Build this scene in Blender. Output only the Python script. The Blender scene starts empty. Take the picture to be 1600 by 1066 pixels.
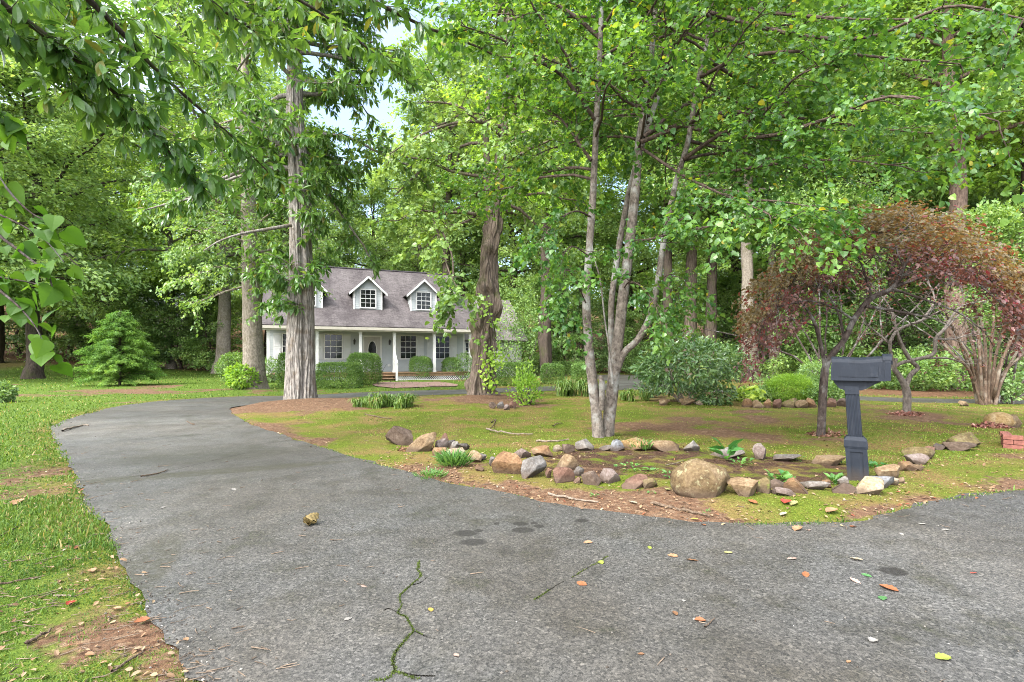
import bpy, bmesh, math, random
import numpy as np
from mathutils import Vector
from mathutils.geometry import delaunay_2d_cdt

SC = bpy.context.scene
COL = SC.collection
rng = np.random.default_rng(11)
random.seed(5)
F, U0, V0, CH = 800.0, 800.0, 560.0, 1.25      # focal length, principal point (1600 px frame) and eye height


def P(u, v, Y):
    return np.array([(u - U0) / F * Y, Y, CH - (v - V0) / F * Y])


def G(u, v):
    Y = F * CH / (v - V0)
    return ((u - U0) / F * Y, Y)


# ------------------------------------------------------------------ noise
def _h(ix, iy, iz, s):
    n = (ix * 374761393 + iy * 668265263 + iz * 1440662683 + s * 974126177) & 0xFFFFFFFF
    n = ((n ^ (n >> 13)) * 1274126177) & 0xFFFFFFFF
    n = ((n ^ (n >> 15)) * 2246822519) & 0xFFFFFFFF
    return ((n ^ (n >> 16)) & 0xFFFF) / 65535.0


def vnoise(p, s=0):
    p = np.asarray(p, float)
    i = np.floor(p).astype(np.int64)
    f = p - i
    f = f * f * (3 - 2 * f)
    out = 0
    for dx in (0, 1):
        wx = f[..., 0] if dx else 1 - f[..., 0]
        for dy in (0, 1):
            wy = f[..., 1] if dy else 1 - f[..., 1]
            for dz in (0, 1):
                wz = f[..., 2] if dz else 1 - f[..., 2]
                out = out + wx * wy * wz * _h(i[..., 0] + dx, i[..., 1] + dy, i[..., 2] + dz, s)
    return out * 2 - 1


def fbm(p, s=0, o=3):
    p = np.asarray(p, float)
    a, r = 1.0, 0
    for k in range(o):
        r = r + a * vnoise(p * 2 ** k, s + k * 17)
        a *= 0.5
    return r


def n2(x, y, sc, s=0, o=3):
    return fbm(np.stack([x * sc, y * sc, np.zeros_like(x)], -1), s, o)


def sstep(a, b, x):
    t = np.clip((x - a) / (b - a), 0, 1)
    return t * t * (3 - 2 * t)


# ------------------------------------------------------------------ meshes
def np_mesh(name, V, faces, mats=(), midx=None, smooth=False):
    V = np.asarray(V, np.float32)
    me = bpy.data.meshes.new(name)
    me.vertices.add(len(V))
    me.vertices.foreach_set('co', V.ravel())
    faces = [np.asarray(f, np.int32) for f in faces if len(f)]
    loops = np.concatenate([f.ravel() for f in faces])
    tot = np.concatenate([np.full(len(f), f.shape[1], np.int32) for f in faces])
    start = np.concatenate([[0], np.cumsum(tot)[:-1]]).astype(np.int32)
    me.loops.add(len(loops))
    me.loops.foreach_set('vertex_index', loops)
    me.polygons.add(len(tot))
    me.polygons.foreach_set('loop_start', start)
    me.polygons.foreach_set('loop_total', tot)
    for m in mats:
        me.materials.append(m)
    if midx is not None:
        me.polygons.foreach_set('material_index', np.asarray(midx, np.int32))
    me.polygons.foreach_set('use_smooth', np.full(len(tot), bool(smooth)))
    me.update(calc_edges=True)
    return me


class MB:
    """collects shapes into one mesh; faces as lists, material index per face"""

    def __init__(s):
        s.V, s.F, s.M, s.n = [], {3: [], 4: []}, {3: [], 4: []}, 0

    def add(s, V, faces, m=0):
        V = np.asarray(V, float).reshape(-1, 3)
        for f in faces:
            f = np.asarray(f, int)
            if f.size == 0:
                continue
            if f.ndim == 1:
                f = f[None]
            k = f.shape[1]
            s.F[k].append(f + s.n)
            s.M[k].append(np.full(len(f), m))
        s.V.append(V)
        s.n += len(V)

    def quad(s, a, b, c, d, m=0):
        s.add([a, b, c, d], [[0, 1, 2, 3]], m)

    def tri(s, a, b, c, m=0):
        s.add([a, b, c], [[0, 1, 2]], m)

    def box(s, x0, x1, y0, y1, z0, z1, m=0):
        V = [(x, y, z) for x in (x0, x1) for y in (y0, y1) for z in (z0, z1)]
        s.add(V, [[[0, 1, 3, 2], [4, 6, 7, 5], [0, 4, 5, 1], [2, 3, 7, 6], [0, 2, 6, 4], [1, 5, 7, 3]]], m)

    def prism(s, poly, axis, a, b, m=0):
        """extrude a polygon (2-D, convex-ish) along axis from a to b; poly in the two other axes in order"""
        n = len(poly)
        V = []
        for t in (a, b):
            for (p, q) in poly:
                c = [p, q]
                c.insert(axis, t)
                V.append(c)
        f = [[i, (i + 1) % n, n + (i + 1) % n, n + i] for i in range(n)]
        s.add(V, [f], m)
        ca = len(V)
        cen = np.mean(np.array(V[:n]), 0), np.mean(np.array(V[n:]), 0)
        s.add(list(V[:n]) + [cen[0]], [[[i, (i + 1) % n, n] for i in range(n)]], m)
        s.add(list(V[n:]) + [cen[1]], [[[(i + 1) % n, i, n] for i in range(n)]], m)

    def tube(s, pts, rad, k=8, m=0):
        V, f = tube(pts, rad, k)
        s.add(V, [f], m)

    def mesh(s, name, mats=(), smooth=False):
        V = np.concatenate(s.V)
        fs, ms = [], []
        for k in (4, 3):
            if s.F[k]:
                fs.append(np.concatenate(s.F[k]))
                ms.append(np.concatenate(s.M[k]))
        return np_mesh(name, V, fs, mats, np.concatenate(ms), smooth)


def obj(name, me, parent=None, mat=None, loc=None, rot=None):
    if isinstance(me, MB):
        me = me.mesh(name, (mat,) if not isinstance(mat, (tuple, list)) else mat)
    elif mat is not None and not me.materials:
        for m_ in (mat if isinstance(mat, (tuple, list)) else (mat,)):
            me.materials.append(m_)
    o = bpy.data.objects.new(name, me)
    COL.objects.link(o)
    if parent is not None:
        o.parent = parent
    if loc is not None:
        o.location = loc
    if rot is not None:
        o.rotation_euler = rot
    return o


def tag(o, label=None, cat=None, group=None, kind=None):
    if label:
        o['label'] = label
    if cat:
        o['category'] = cat
    if group:
        o['group'] = group
    if kind:
        o['kind'] = kind
    return o


def thing(name, label, cat, loc=(0, 0, 0), rotz=0.0, group=None):
    o = bpy.data.objects.new(name, None)
    o.empty_display_size = 0.2
    COL.objects.link(o)
    o.location = loc
    o.rotation_euler = (0, 0, rotz)
    return tag(o, label, cat, group)


def frames(pts):
    T = np.gradient(pts, axis=0)
    T /= np.linalg.norm(T, axis=1)[:, None] + 1e-9
    ref = np.array([1.0, 0, 0]) if abs(T[0][0]) < 0.8 else np.array([0, 1.0, 0])
    A = np.empty_like(T)
    a = ref
    for i in range(len(T)):
        a = a - T[i] * a.dot(T[i])
        a /= np.linalg.norm(a) + 1e-9
        A[i] = a
    return T, A, np.cross(T, A)


def tube(pts, rad, k=8):
    pts = np.asarray(pts, float)
    rad = np.broadcast_to(np.asarray(rad, float), (len(pts),))
    T, A, B = frames(pts)
    th = np.linspace(0, 2 * np.pi, k, endpoint=False)
    V = pts[:, None] + rad[:, None, None] * (np.cos(th)[None, :, None] * A[:, None] + np.sin(th)[None, :, None] * B[:, None])
    n = len(pts)
    i, j = np.meshgrid(np.arange(n - 1), np.arange(k), indexing='ij')
    j2 = (j + 1) % k
    f = np.stack([i * k + j, i * k + j2, (i + 1) * k + j2, (i + 1) * k + j], -1).reshape(-1, 4)
    return V.reshape(-1, 3), f


def smooth(pts, n):
    """Catmull-Rom through rows of any width (x, y, z, r ...)"""
    p = np.asarray(pts, float)
    if len(p) == 2:
        t = np.linspace(0, 1, n)[:, None]
        return p[0] * (1 - t) + p[1] * t
    q = np.vstack([2 * p[0] - p[1], p, 2 * p[-1] - p[-2]])
    m = len(p) - 1
    t = np.linspace(0, m - 1e-6, n)
    i = t.astype(int)
    f = (t - i)[:, None]
    a, b, c, d = q[i], q[i + 1], q[i + 2], q[i + 3]
    return 0.5 * (2 * b + (c - a) * f + (2 * a - 5 * b + 4 * c - d) * f * f + (3 * b - a - 3 * c + d) * f ** 3)


# ------------------------------------------------------------------ materials
def new_mat(name):
    m = bpy.data.materials.new(name)
    m.use_nodes = True
    nt = m.node_tree
    nt.nodes.clear()
    out = nt.nodes.new('ShaderNodeOutputMaterial')
    return m, nt, out


class NT:
    def __init__(s, name):
        s.m, s.t, s.out = new_mat(name)

    def n(s, typ, ins=None, **props):
        nd = s.t.nodes.new(typ)
        for k, v in props.items():
            setattr(nd, k, v)
        for k, v in (ins or {}).items():
            sock = nd.inputs[k]
            if isinstance(v, bpy.types.NodeSocket):
                s.t.links.new(v, sock)
            else:
                if sock.type == 'RGBA' and len(v) == 3:
                    v = (*v, 1)
                sock.default_value = v
        return nd

    def math(s, op, a, b=0.0, c=0.0, clamp=False):
        return s.n('ShaderNodeMath', {0: a, 1: b, 2: c}, operation=op, use_clamp=clamp).outputs[0]

    def noise(s, vec, scale, detail=4, rough=0.55, dist=0.0):
        return s.n('ShaderNodeTexNoise', {'Vector': vec, 'Scale': scale, 'Detail': detail, 'Roughness': rough, 'Distortion': dist}).outputs['Fac']

    def ramp(s, fac, stops):
        r = s.n('ShaderNodeValToRGB', {'Fac': fac})
        e = r.color_ramp.elements
        while len(e) < len(stops):
            e.new(0.5)
        for k, (p, c) in enumerate(stops):
            e[k].position = p
            e[k].color = (*c, 1) if len(c) == 3 else c
        return r.outputs['Color']

    def mix(s, fac, a, b, mode='MIX'):
        nd = s.n('ShaderNodeMix', data_type='RGBA', blend_type=mode)
        for idx, v in ((0, fac), (6, a), (7, b)):
            if isinstance(v, bpy.types.NodeSocket):
                s.t.links.new(v, nd.inputs[idx])
            else:
                nd.inputs[idx].default_value = (*v, 1) if hasattr(v, '__len__') and len(v) == 3 else v
        return nd.outputs[2]

    def maprange(s, v, a, b, c=0.0, d=1.0):
        return s.n('ShaderNodeMapRange', {0: v, 1: a, 2: b, 3: c, 4: d}).outputs[0]

    def bump(s, h, strength, dist=0.02):
        return s.n('ShaderNodeBump', {'Height': h, 'Strength': strength, 'Distance': dist}).outputs[0]

    def done(s, sh):
        s.t.links.new(sh, s.out.inputs[0])
        return s.m

    def princ(s, col, rough=0.7, spec=0.4, normal=None, metal=0.0):
        ins = {'Base Color': col, 'Roughness': rough, 'Specular IOR Level': spec, 'Metallic': metal}
        if normal is not None:
            ins['Normal'] = normal
        return s.n('ShaderNodeBsdfPrincipled', ins).outputs[0]

    def pos(s, scale=None, attr='Object'):
        v = s.n('ShaderNodeTexCoord').outputs[attr]
        if scale is not None:
            v = s.n('ShaderNodeMapping', {'Vector': v, 'Scale': scale}).outputs[0]
        return v


def leaf_mat(name, ca, cb, accent=None, trans=0.38, rough=0.42, spec=0.5, tcol=None, acc=0.985, k=1.45):
    ca, cb = tuple(min(1, c * k) for c in ca), tuple(min(1, c * k) for c in cb)
    trans = min(.55, trans + .06)
    t = NT(name)
    r = t.n('ShaderNodeNewGeometry').outputs['Random Per Island']
    col = t.ramp(r, [(0.0, ca), (acc - 0.02, cb)] + ([(acc, accent)] if accent else []))
    big = t.noise(t.pos(), 0.45, 2)  # shaded and bright clumps of the canopy, put into the leaf colour
    hs = t.n('ShaderNodeHueSaturation', {'Hue': t.maprange(big, 0.3, 0.7, 0.515, 0.487), 'Saturation': .96,
                                        'Value': t.maprange(big, 0.3, 0.7, 0.80, 1.25), 'Color': col}).outputs[0]
    p = t.princ(hs, rough, spec)
    tc = t.mix(1.0, hs, tcol or (1.35, 1.25, 0.6), 'MULTIPLY')
    tr = t.n('ShaderNodeBsdfTranslucent', {'Color': tc}).outputs[0]
    mx = t.n('ShaderNodeMixShader', {0: trans, 1: p, 2: tr}).outputs[0]
    return t.done(mx)


def bark_mat(name, c1, c2, zs=0.18, sc=14, moss=None, patch=None, bumpd=0.02):
    t = NT(name)
    v = t.pos((1, 1, zs))
    n1 = t.noise(v, sc, 6, 0.65)
    c1, c2 = tuple(x * .50 for x in c1), tuple(x * .66 for x in c2)
    col = t.ramp(n1, [(0.3, c1), (0.68, c2)])
    iso = t.noise(t.pos(), 3.0, 5, 0.6)
    if patch:
        patch = tuple(x * .6 for x in patch)
        col = t.mix(t.maprange(iso, 0.5, 0.62), col, patch)
    if moss:
        m2 = t.noise(t.pos(), 1.7, 5, 0.7)
        col = t.mix(t.math('MULTIPLY', t.maprange(m2, 0.52, 0.66), 0.8), col, moss)
    return t.done(t.princ(col, 0.9, 0.15, t.bump(n1, 1.0, bumpd)))


def plain(name, c, rough=0.6, spec=0.4, var=0.12, sc=6.0, metal=0.0, bump=0.0, k=.72):
    c = tuple(x * k for x in c)
    t = NT(name)
    n1 = t.noise(t.pos(), sc, 5, 0.6)
    k0, k1 = 1 - var, 1 + var
    col = t.ramp(n1, [(0.3, tuple(x * k0 for x in c)), (0.7, tuple(min(1, x * k1) for x in c))])
    return t.done(t.princ(col, rough, spec, t.bump(n1, bump, 0.01) if bump else None, metal))


# ------------------------------------------------------------------ leaves
L_DIAMOND = (np.array([(0, 0, 0), (.30, .42, .07), (0, 1, -.06), (-.30, .42, .07)], float),
             [np.array([[0, 1, 2], [0, 2, 3]])])
L_SLIM = (np.array([(0, 0, 0), (.09, .45, .02), (0, 1, -.12), (-.09, .45, .02)], float),
          [np.array([[0, 1, 2], [0, 2, 3]])])


def leaf_tpl(ws, droop=.18, fold=.08):
    ys = [.22, .58]
    V = [(0, 0, 0), (0, ys[0], -droop * .05), (0, ys[1], -droop * .35), (0, 1, -droop)]
    for sgn in (1, -1):
        for y, w in zip(ys, ws):
            V.append((sgn * w, y - (.06 if w > .4 and y < .3 else 0), fold - droop * y * y))
    fq = np.array([[1, 4, 5, 2], [2, 7, 6, 1]])
    ft = np.array([[0, 4, 1], [2, 5, 3], [1, 6, 0], [3, 7, 2]])
    return np.array(V, float), [fq, ft]


def leaf_fine(prof, droop=.2, fold=.05):
    """smoother leaf: prof = (y, half width) stations"""
    m = len(prof)
    V = [(0, 0, 0)] + [(0, y, -droop * y * y) for y, _ in prof] + [(0, 1, -droop)]
    for sgn in (1, -1):
        V += [(sgn * w_, y - .10 * w_ * (1 - y), fold * w_ * 3 - droop * y * y) for y, w_ in prof]
    fq, ft = [], []
    r0, l0 = m + 2, 2 * m + 2
    for i in range(m - 1):
        fq += [(1 + i, r0 + i, r0 + i + 1, 2 + i), (2 + i, l0 + i + 1, l0 + i, 1 + i)]
    ft = [(0, r0, 1), (m, r0 + m - 1, m + 1), (1, l0, 0), (m + 1, l0 + m - 1, m)]
    return np.array(V, float), [np.array(fq), np.array(ft)]


L_HEART_FINE = leaf_fine([(-.03, .22), (.06, .36), (.2, .44), (.38, .43), (.56, .34), (.74, .2), (.88, .09)], .22, .045)
L_LANCE_FINE = leaf_fine([(.12, .05), (.3, .11), (.5, .16), (.68, .17), (.84, .11)], .30, .06)
L_HEART = leaf_tpl((.44, .36), .2, .06)
L_OVAL = leaf_tpl((.22, .25), .22, .06)
L_LANCE = leaf_tpl((.11, .17), .30, .05)


def put_leaves(tpl, pos, d, nrm, size):
    """-> V, faces of one leaf template set at every pos, pointing along d with face normal nrm"""
    TV, TF = tpl
    d = d / (np.linalg.norm(d, axis=1)[:, None] + 1e-9)
    z = nrm - d * (nrm * d).sum(1)[:, None]
    z /= np.linalg.norm(z, axis=1)[:, None] + 1e-9
    x = np.cross(d, z)
    V = pos[:, None] + size[:, None, None] * (TV[None, :, 0:1] * x[:, None] + TV[None, :, 1:2] * d[:, None] + TV[None, :, 2:3] * z[:, None])
    n, k = len(pos), len(TV)
    fs = [(np.arange(n)[:, None, None] * k + f[None]).reshape(-1, f.shape[1]) for f in TF]
    return V.reshape(-1, 3), fs


UP = np.array([0, 0, 1.0])


def leaves_cloud(A, k, spread, size, tpl, R, up=1.0, outward=None, flat=0.6, droop=.35):
    A = np.repeat(A, k, 0)
    n = len(A)
    off = R.normal(size=(n, 3)) * spread * np.array([1, 1, flat])
    pos = A + off
    d = R.normal(size=(n, 3)) * np.array([1, 1, .5]) - UP * droop
    if outward is not None:
        d = d + outward.repeat(k, 0) * .8
    nrm = R.normal(size=(n, 3)) * .55 + UP * up
    return put_leaves(tpl, pos, d, nrm, size * R.uniform(.65, 1.25, n))


def leaves_alt(A, D, k, Lt, size, tpl, R, jit=.03):
    A, D = np.repeat(A, k, 0), np.repeat(D, k, 0)
    D = D / (np.linalg.norm(D, axis=1)[:, None] + 1e-9)
    n = len(A)
    t = R.uniform(.05, 1, n)
    side = np.where(np.arange(n) % 2, 1.0, -1.0)
    lat = np.cross(D, UP)
    lat /= np.linalg.norm(lat, axis=1)[:, None] + 1e-9
    pos = A + D * (t * Lt)[:, None] - UP * (t * t * Lt * .22)[:, None] + R.normal(size=(n, 3)) * jit
    d = lat * side[:, None] * .85 + D * .55 - UP * R.uniform(.1, .75, n)[:, None] + R.normal(size=(n, 3)) * .25
    nrm = UP + R.normal(size=(n, 3)) * .55
    return put_leaves(tpl, pos, d, nrm, size * R.uniform(.45, 1.3, n))


def leaves_whorl(A, D, k, size, tpl, R, droop=.45):
    m = len(A)
    D = D / (np.linalg.norm(D, axis=1)[:, None] + 1e-9)
    e1 = np.cross(D, UP + R.normal(size=(m, 3)) * .1)
    e1 /= np.linalg.norm(e1, axis=1)[:, None] + 1e-9
    e2 = np.cross(D, e1)
    ph = (np.arange(k) / k * 2 * np.pi)[None] + R.uniform(0, 6.28, m)[:, None] + R.normal(size=(m, k)) * .15
    d = np.cos(ph)[..., None] * e1[:, None] + np.sin(ph)[..., None] * e2[:, None] + D[:, None] * R.uniform(.2, .8, (m, k, 1))
    d = d - UP * R.uniform(droop * .5, droop * 1.5, (m, k, 1))
    pos = np.repeat(A[:, None], k, 1) + R.normal(size=(m, k, 3)) * .02 - D[:, None] * R.uniform(0, .12, (m, k, 1))
    nrm = UP + d * .1 + R.normal(size=(m, k, 3)) * .3
    n = m * k
    return put_leaves(tpl, pos.reshape(n, 3), d.reshape(n, 3), nrm.reshape(n, 3), size * R.uniform(.6, 1.15, n))


def grow(start, d, L, n, wob, grav, R):
    p = np.array(start, float)
    d = np.array(d, float)
    d /= np.linalg.norm(d) + 1e-9
    pts = [p]
    for _ in range(n):
        d = d + R.normal(size=3) * wob + UP * grav
        d /= np.linalg.norm(d)
        p = p + d * L / n
        pts.append(p)
    return np.array(pts)


def sub_branches(mb, limb, rad, ns, L, R, t0=.25, n_anchor=4, twig=True, horiz=.6, k=5, wob=.22, grav=-.02):
    """side branches off a limb; returns anchor points and directions along them"""
    A, D = [], []
    seg = np.linspace(t0, 1, ns)
    for q, t in enumerate(seg):
        x = t * (len(limb) - 1)
        i = min(int(x), len(limb) - 2)
        p = limb[i] + (limb[i + 1] - limb[i]) * (x - i)
        tan = limb[i + 1] - limb[i]
        tan = tan / (np.linalg.norm(tan) + 1e-9)
        lat = np.cross(tan, UP) * (1 if q % 2 else -1)
        d = tan * R.uniform(.4, 1.0) + lat * R.uniform(.5, 1.1) + R.normal(size=3) * np.array([.35, .35, .35 * (1 - horiz) + .1])
        ln = L * R.uniform(.6, 1.2) * (1.15 - .5 * t)
        b = grow(p, d, ln, 5, wob, grav, R)
        if twig:
            mb.tube(b, np.linspace(rad, rad * .25, len(b)), k)
        for a in np.linspace(.3, 1, n_anchor):
            y = a * (len(b) - 1)
            j = min(int(y), len(b) - 2)
            A.append(b[j] + (b[j + 1] - b[j]) * (y - j))
            D.append(b[j + 1] - b[j])
    return A, D


def trunk_hi(path, k=72, rows=200, disp=None, seed=0):
    """path rows (x, y, z, r); disp(theta, h, r) -> radial factor; returns V, faces"""
    q = smooth(path, rows)
    pts, rad = q[:, :3], q[:, 3]
    T, A, B = frames(pts)
    th = np.linspace(0, 2 * np.pi, k, endpoint=False)
    H = np.concatenate([[0], np.cumsum(np.linalg.norm(np.diff(pts, axis=0), axis=1))])
    TH, HH = np.meshgrid(th, H)
    f = disp(TH, HH, rad[:, None]) if disp else 1.0
    Rr = rad[:, None] * f
    V = pts[:, None] + Rr[..., None] * (np.cos(TH)[..., None] * A[:, None] + np.sin(TH)[..., None] * B[:, None])
    n = rows
    i, j = np.meshgrid(np.arange(n - 1), np.arange(k), indexing='ij')
    j2 = (j + 1) % k
    fs = np.stack([i * k + j, i * k + j2, (i + 1) * k + j2, (i + 1) * k + j], -1).reshape(-1, 4)
    return V.reshape(-1, 3), fs


def ring_noise(TH, HH, ks, hs, s, o=3):
    return fbm(np.stack([np.cos(TH) * ks, np.sin(TH) * ks, HH * hs], -1), s, o)
# ------------------------------------------------------------------ camera, sky, sun
cam = bpy.data.objects.new('camera', bpy.data.cameras.new('camera'))
COL.objects.link(cam)
cam.location = (0, 0, CH)
cam.rotation_euler = (math.radians(90), 0, 0)
cam.data.sensor_width = 36
cam.data.lens = 18
cam.data.shift_y = 27 / 1600
cam.data.clip_end = 1500
cam.data.clip_start = 0.05
SC.camera = cam
SUN_DIR = Vector((-0.60, -0.62, 0.92)).normalized()
el = math.asin(SUN_DIR.z)
az = math.atan2(SUN_DIR.x, SUN_DIR.y)
w = bpy.data.worlds.new('World')
SC.world = w
w.use_nodes = True
wt = w.node_tree
bg = wt.nodes['Background']
sky = wt.nodes.new('ShaderNodeTexSky')
sky.sky_type = 'NISHITA'
sky.sun_disc = False
sky.sun_elevation = el
sky.sun_rotation = az
sky.dust_density = 2.5
sky.air_density = 1.0
# soft broken cloud over the sky
tcw = wt.nodes.new('ShaderNodeTexCoord')
nz = wt.nodes.new('ShaderNodeTexNoise')
nz.inputs['Scale'].default_value = 3.2
nz.inputs['Detail'].default_value = 6
wt.links.new(tcw.outputs['Generated'], nz.inputs['Vector'])
mr = wt.nodes.new('ShaderNodeMapRange')
mr.inputs[1].default_value, mr.inputs[2].default_value = 0.40, 0.62
wt.links.new(nz.outputs['Fac'], mr.inputs[0])
mxw = wt.nodes.new('ShaderNodeMix')
mxw.data_type = 'RGBA'
mxw.inputs[7].default_value = (7.0, 7.4, 8.2, 1)
wt.links.new(mr.outputs[0], mxw.inputs[0])
dp = wt.nodes.new('ShaderNodeVectorMath')          # cloud is brighter towards the sun
dp.operation = 'DOT_PRODUCT'
dp.inputs[1].default_value = SUN_DIR
wt.links.new(tcw.outputs['Generated'], dp.inputs[0])
m2 = wt.nodes.new('ShaderNodeMapRange')
m2.inputs[1].default_value, m2.inputs[2].default_value = 0.15, 0.85
wt.links.new(dp.outputs['Value'], m2.inputs[0])
mc = wt.nodes.new('ShaderNodeMix')
mc.data_type = 'RGBA'
mc.inputs[6].default_value = (1.5, 1.8, 2.4, 1)
mc.inputs[7].default_value = (23, 23.2, 23.6, 1)
wt.links.new(m2.outputs[0], mc.inputs[0])
wt.links.new(mc.outputs[2], mxw.inputs[7])
wt.links.new(sky.outputs[0], mxw.inputs[6])
wt.links.new(mxw.outputs[2], bg.inputs[0])
bg.inputs[1].default_value = 0.15
sl = bpy.data.lights.new('sun', 'SUN')
sl.energy = 1.5
sl.angle = math.radians(11)
sl.color = (1, .97, .92)
so = bpy.data.objects.new('sun', sl)
COL.objects.link(so)
so.rotation_euler = SUN_DIR.to_track_quat('Z', 'Y').to_euler()
SC.view_settings.view_transform = 'Standard'
SC.view_settings.look = 'None'
SC.view_settings.exposure = 2.08
SC.cycles.filter_width = 1.0
SC.cycles.use_denoising = True
SC.cycles.denoising_prefilter = 'NONE'
SC.cycles.max_bounces = 10
SC.cycles.diffuse_bounces = 5
SC.cycles.glossy_bounces = 2
SC.cycles.transmission_bounces = 8
SC.cycles.sample_clamp_indirect = 8

# ------------------------------------------------------------------ driveway outline
def px(L):
    return [G(u, v) for u, v in L]


outer = [(-40, -12), (-40, -4), (-5, -2.6), (-1.75, -.6), (-1.35, .9)] + px([
    (318, 1110), (292, 1066), (262, 1010), (226, 962), (192, 902), (168, 850), (160, 826), (128, 790), (113, 742), (97, 708),
    (84, 690), (78, 674), (104, 657), (174, 638), (243, 628), (312, 623), (380, 620), (448, 619), (499, 617), (609, 612), (730, 609),
    (803, 606), (865, 604)]) + [(3.2, 23.5), (5.2, 27), (5.0, 38), (9.3, 38), (9.0, 33), (8.2, 27), (8.2, 22.3)] + px([
    (1200, 612), (1370, 621), (1600, 626)]) + [(26, 12.6), (44, 9), (44, -12)]
island = px([(358, 644), (362, 638), (400, 632), (450, 628), (496, 626), (567, 622), (730, 616), (803, 613), (865, 611), (946, 610),
             (1014, 609), (1050, 609), (1100, 612), (1370, 627.5), (1600, 632)]) + [(19.5, 11.8), (20.5, 10.6), (17, 9.2), (10.5, 6.8)] + px([
    (1600, 765), (1560, 770), (1480, 781), (1400, 797), (1330, 815), (1240, 821), (1150, 820), (1050, 814), (960, 802), (850, 784),
    (700, 754), (590, 727), (500, 699), (420, 674), (372, 653)])
outer, island = np.array(outer), np.array(island)


def inside(poly, x, y):
    r = np.zeros(x.shape, bool)
    n = len(poly)
    for i in range(n):
        (x1, y1), (x2, y2) = poly[i], poly[(i + 1) % n]
        if y1 == y2:
            continue
        c = ((y1 > y) != (y2 > y)) & (x < (x2 - x1) * (y - y1) / (y2 - y1) + x1)
        r ^= c
    return r


def pdist(poly, x, y):
    d = np.full(x.shape, 1e9)
    n = len(poly)
    for i in range(n):
        (x1, y1), (x2, y2) = poly[i], poly[(i + 1) % n]
        dx, dy = x2 - x1, y2 - y1
        t = np.clip(((x - x1) * dx + (y - y1) * dy) / (dx * dx + dy * dy + 1e-9), 0, 1)
        d = np.minimum(d, np.hypot(x - x1 - t * dx, y - y1 - t * dy))
    return d


def drive_sd(x, y):
    """signed distance to the driveway: negative on it"""
    x, y = np.asarray(x, float), np.asarray(y, float)
    on = inside(outer, x, y) & ~inside(island, x, y)
    d = np.minimum(pdist(outer, x, y), pdist(island, x, y))
    return np.where(on, -d, d)


def Hraw(x, y, sd):
    k = sstep(.0, .35, sd)
    z = -.03 + sstep(-.14, .02, sd) * .039 + k * (.012 + .02 * n2(x, y, .9, 3, 2)) + sstep(.3, 3, sd) * .05 * (n2(x, y, .22, 9, 2) + .4)
    z = z + sstep(.2, 1.0, sd) * .012 * n2(x, y, 4.0, 31, 2)
    r = np.hypot(x, y)
    z = z + sstep(42, 140, r) * 14
    z = z - 1.2 * np.exp(-(((x + 39) / 9) ** 2 + ((y - 56) / 7) ** 2))
    for (tx, ty, rr, hh) in MOUNDS:
        z = z + hh * np.exp(-((x - tx) ** 2 + (y - ty) ** 2) / rr ** 2) * sstep(0, .5, sd)
    return z


MOUNDS = [(*G(470, 630), 1.5, .10), (*G(750, 627), 1.3, .09), (*G(940, 690), .9, .06), (*G(397, 612), 1.1, .07), (*G(1100, 760), 1.0, .035)]


def H(x, y):
    x, y = np.atleast_1d(np.asarray(x, float)), np.atleast_1d(np.asarray(y, float))
    return Hraw(x, y, drive_sd(x, y))


def H1(x, y):
    return float(H(x, y)[0])


# ------------------------------------------------------------------ ground sheet
nx, ny = 460, 460
tx = np.linspace(-math.asinh(230 / 2.6), math.asinh(230 / 2.6), nx)
ty = np.linspace(-math.asinh(22 / 2.6), math.asinh(240 / 2.6), ny)
gx, gy = np.meshgrid(2.6 * np.sinh(tx), 3.2 + 2.6 * np.sinh(ty))
gx, gy = gx.ravel(), gy.ravel()
sd = drive_sd(gx, gy)
gz = Hraw(gx, gy, sd)
ii, jj = np.meshgrid(np.arange(ny - 1), np.arange(nx - 1), indexing='ij')
gf = np.stack([ii * nx + jj, ii * nx + jj + 1, (ii + 1) * nx + jj + 1, (ii + 1) * nx + jj], -1).reshape(-1, 4)

bed_poly = np.array(px([(800, 742), (832, 722), (900, 707), (1010, 700), (1110, 706), (1200, 713), (1320, 722), (1350, 740), (1330, 762), (1240, 768),
                        (1140, 770), (1010, 757), (930, 748), (860, 745)]))
back_bed = np.array(px([(1000, 618), (1040, 608), (1180, 612), (1330, 618), (1340, 636), (1160, 636), (1010, 632)]))


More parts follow.
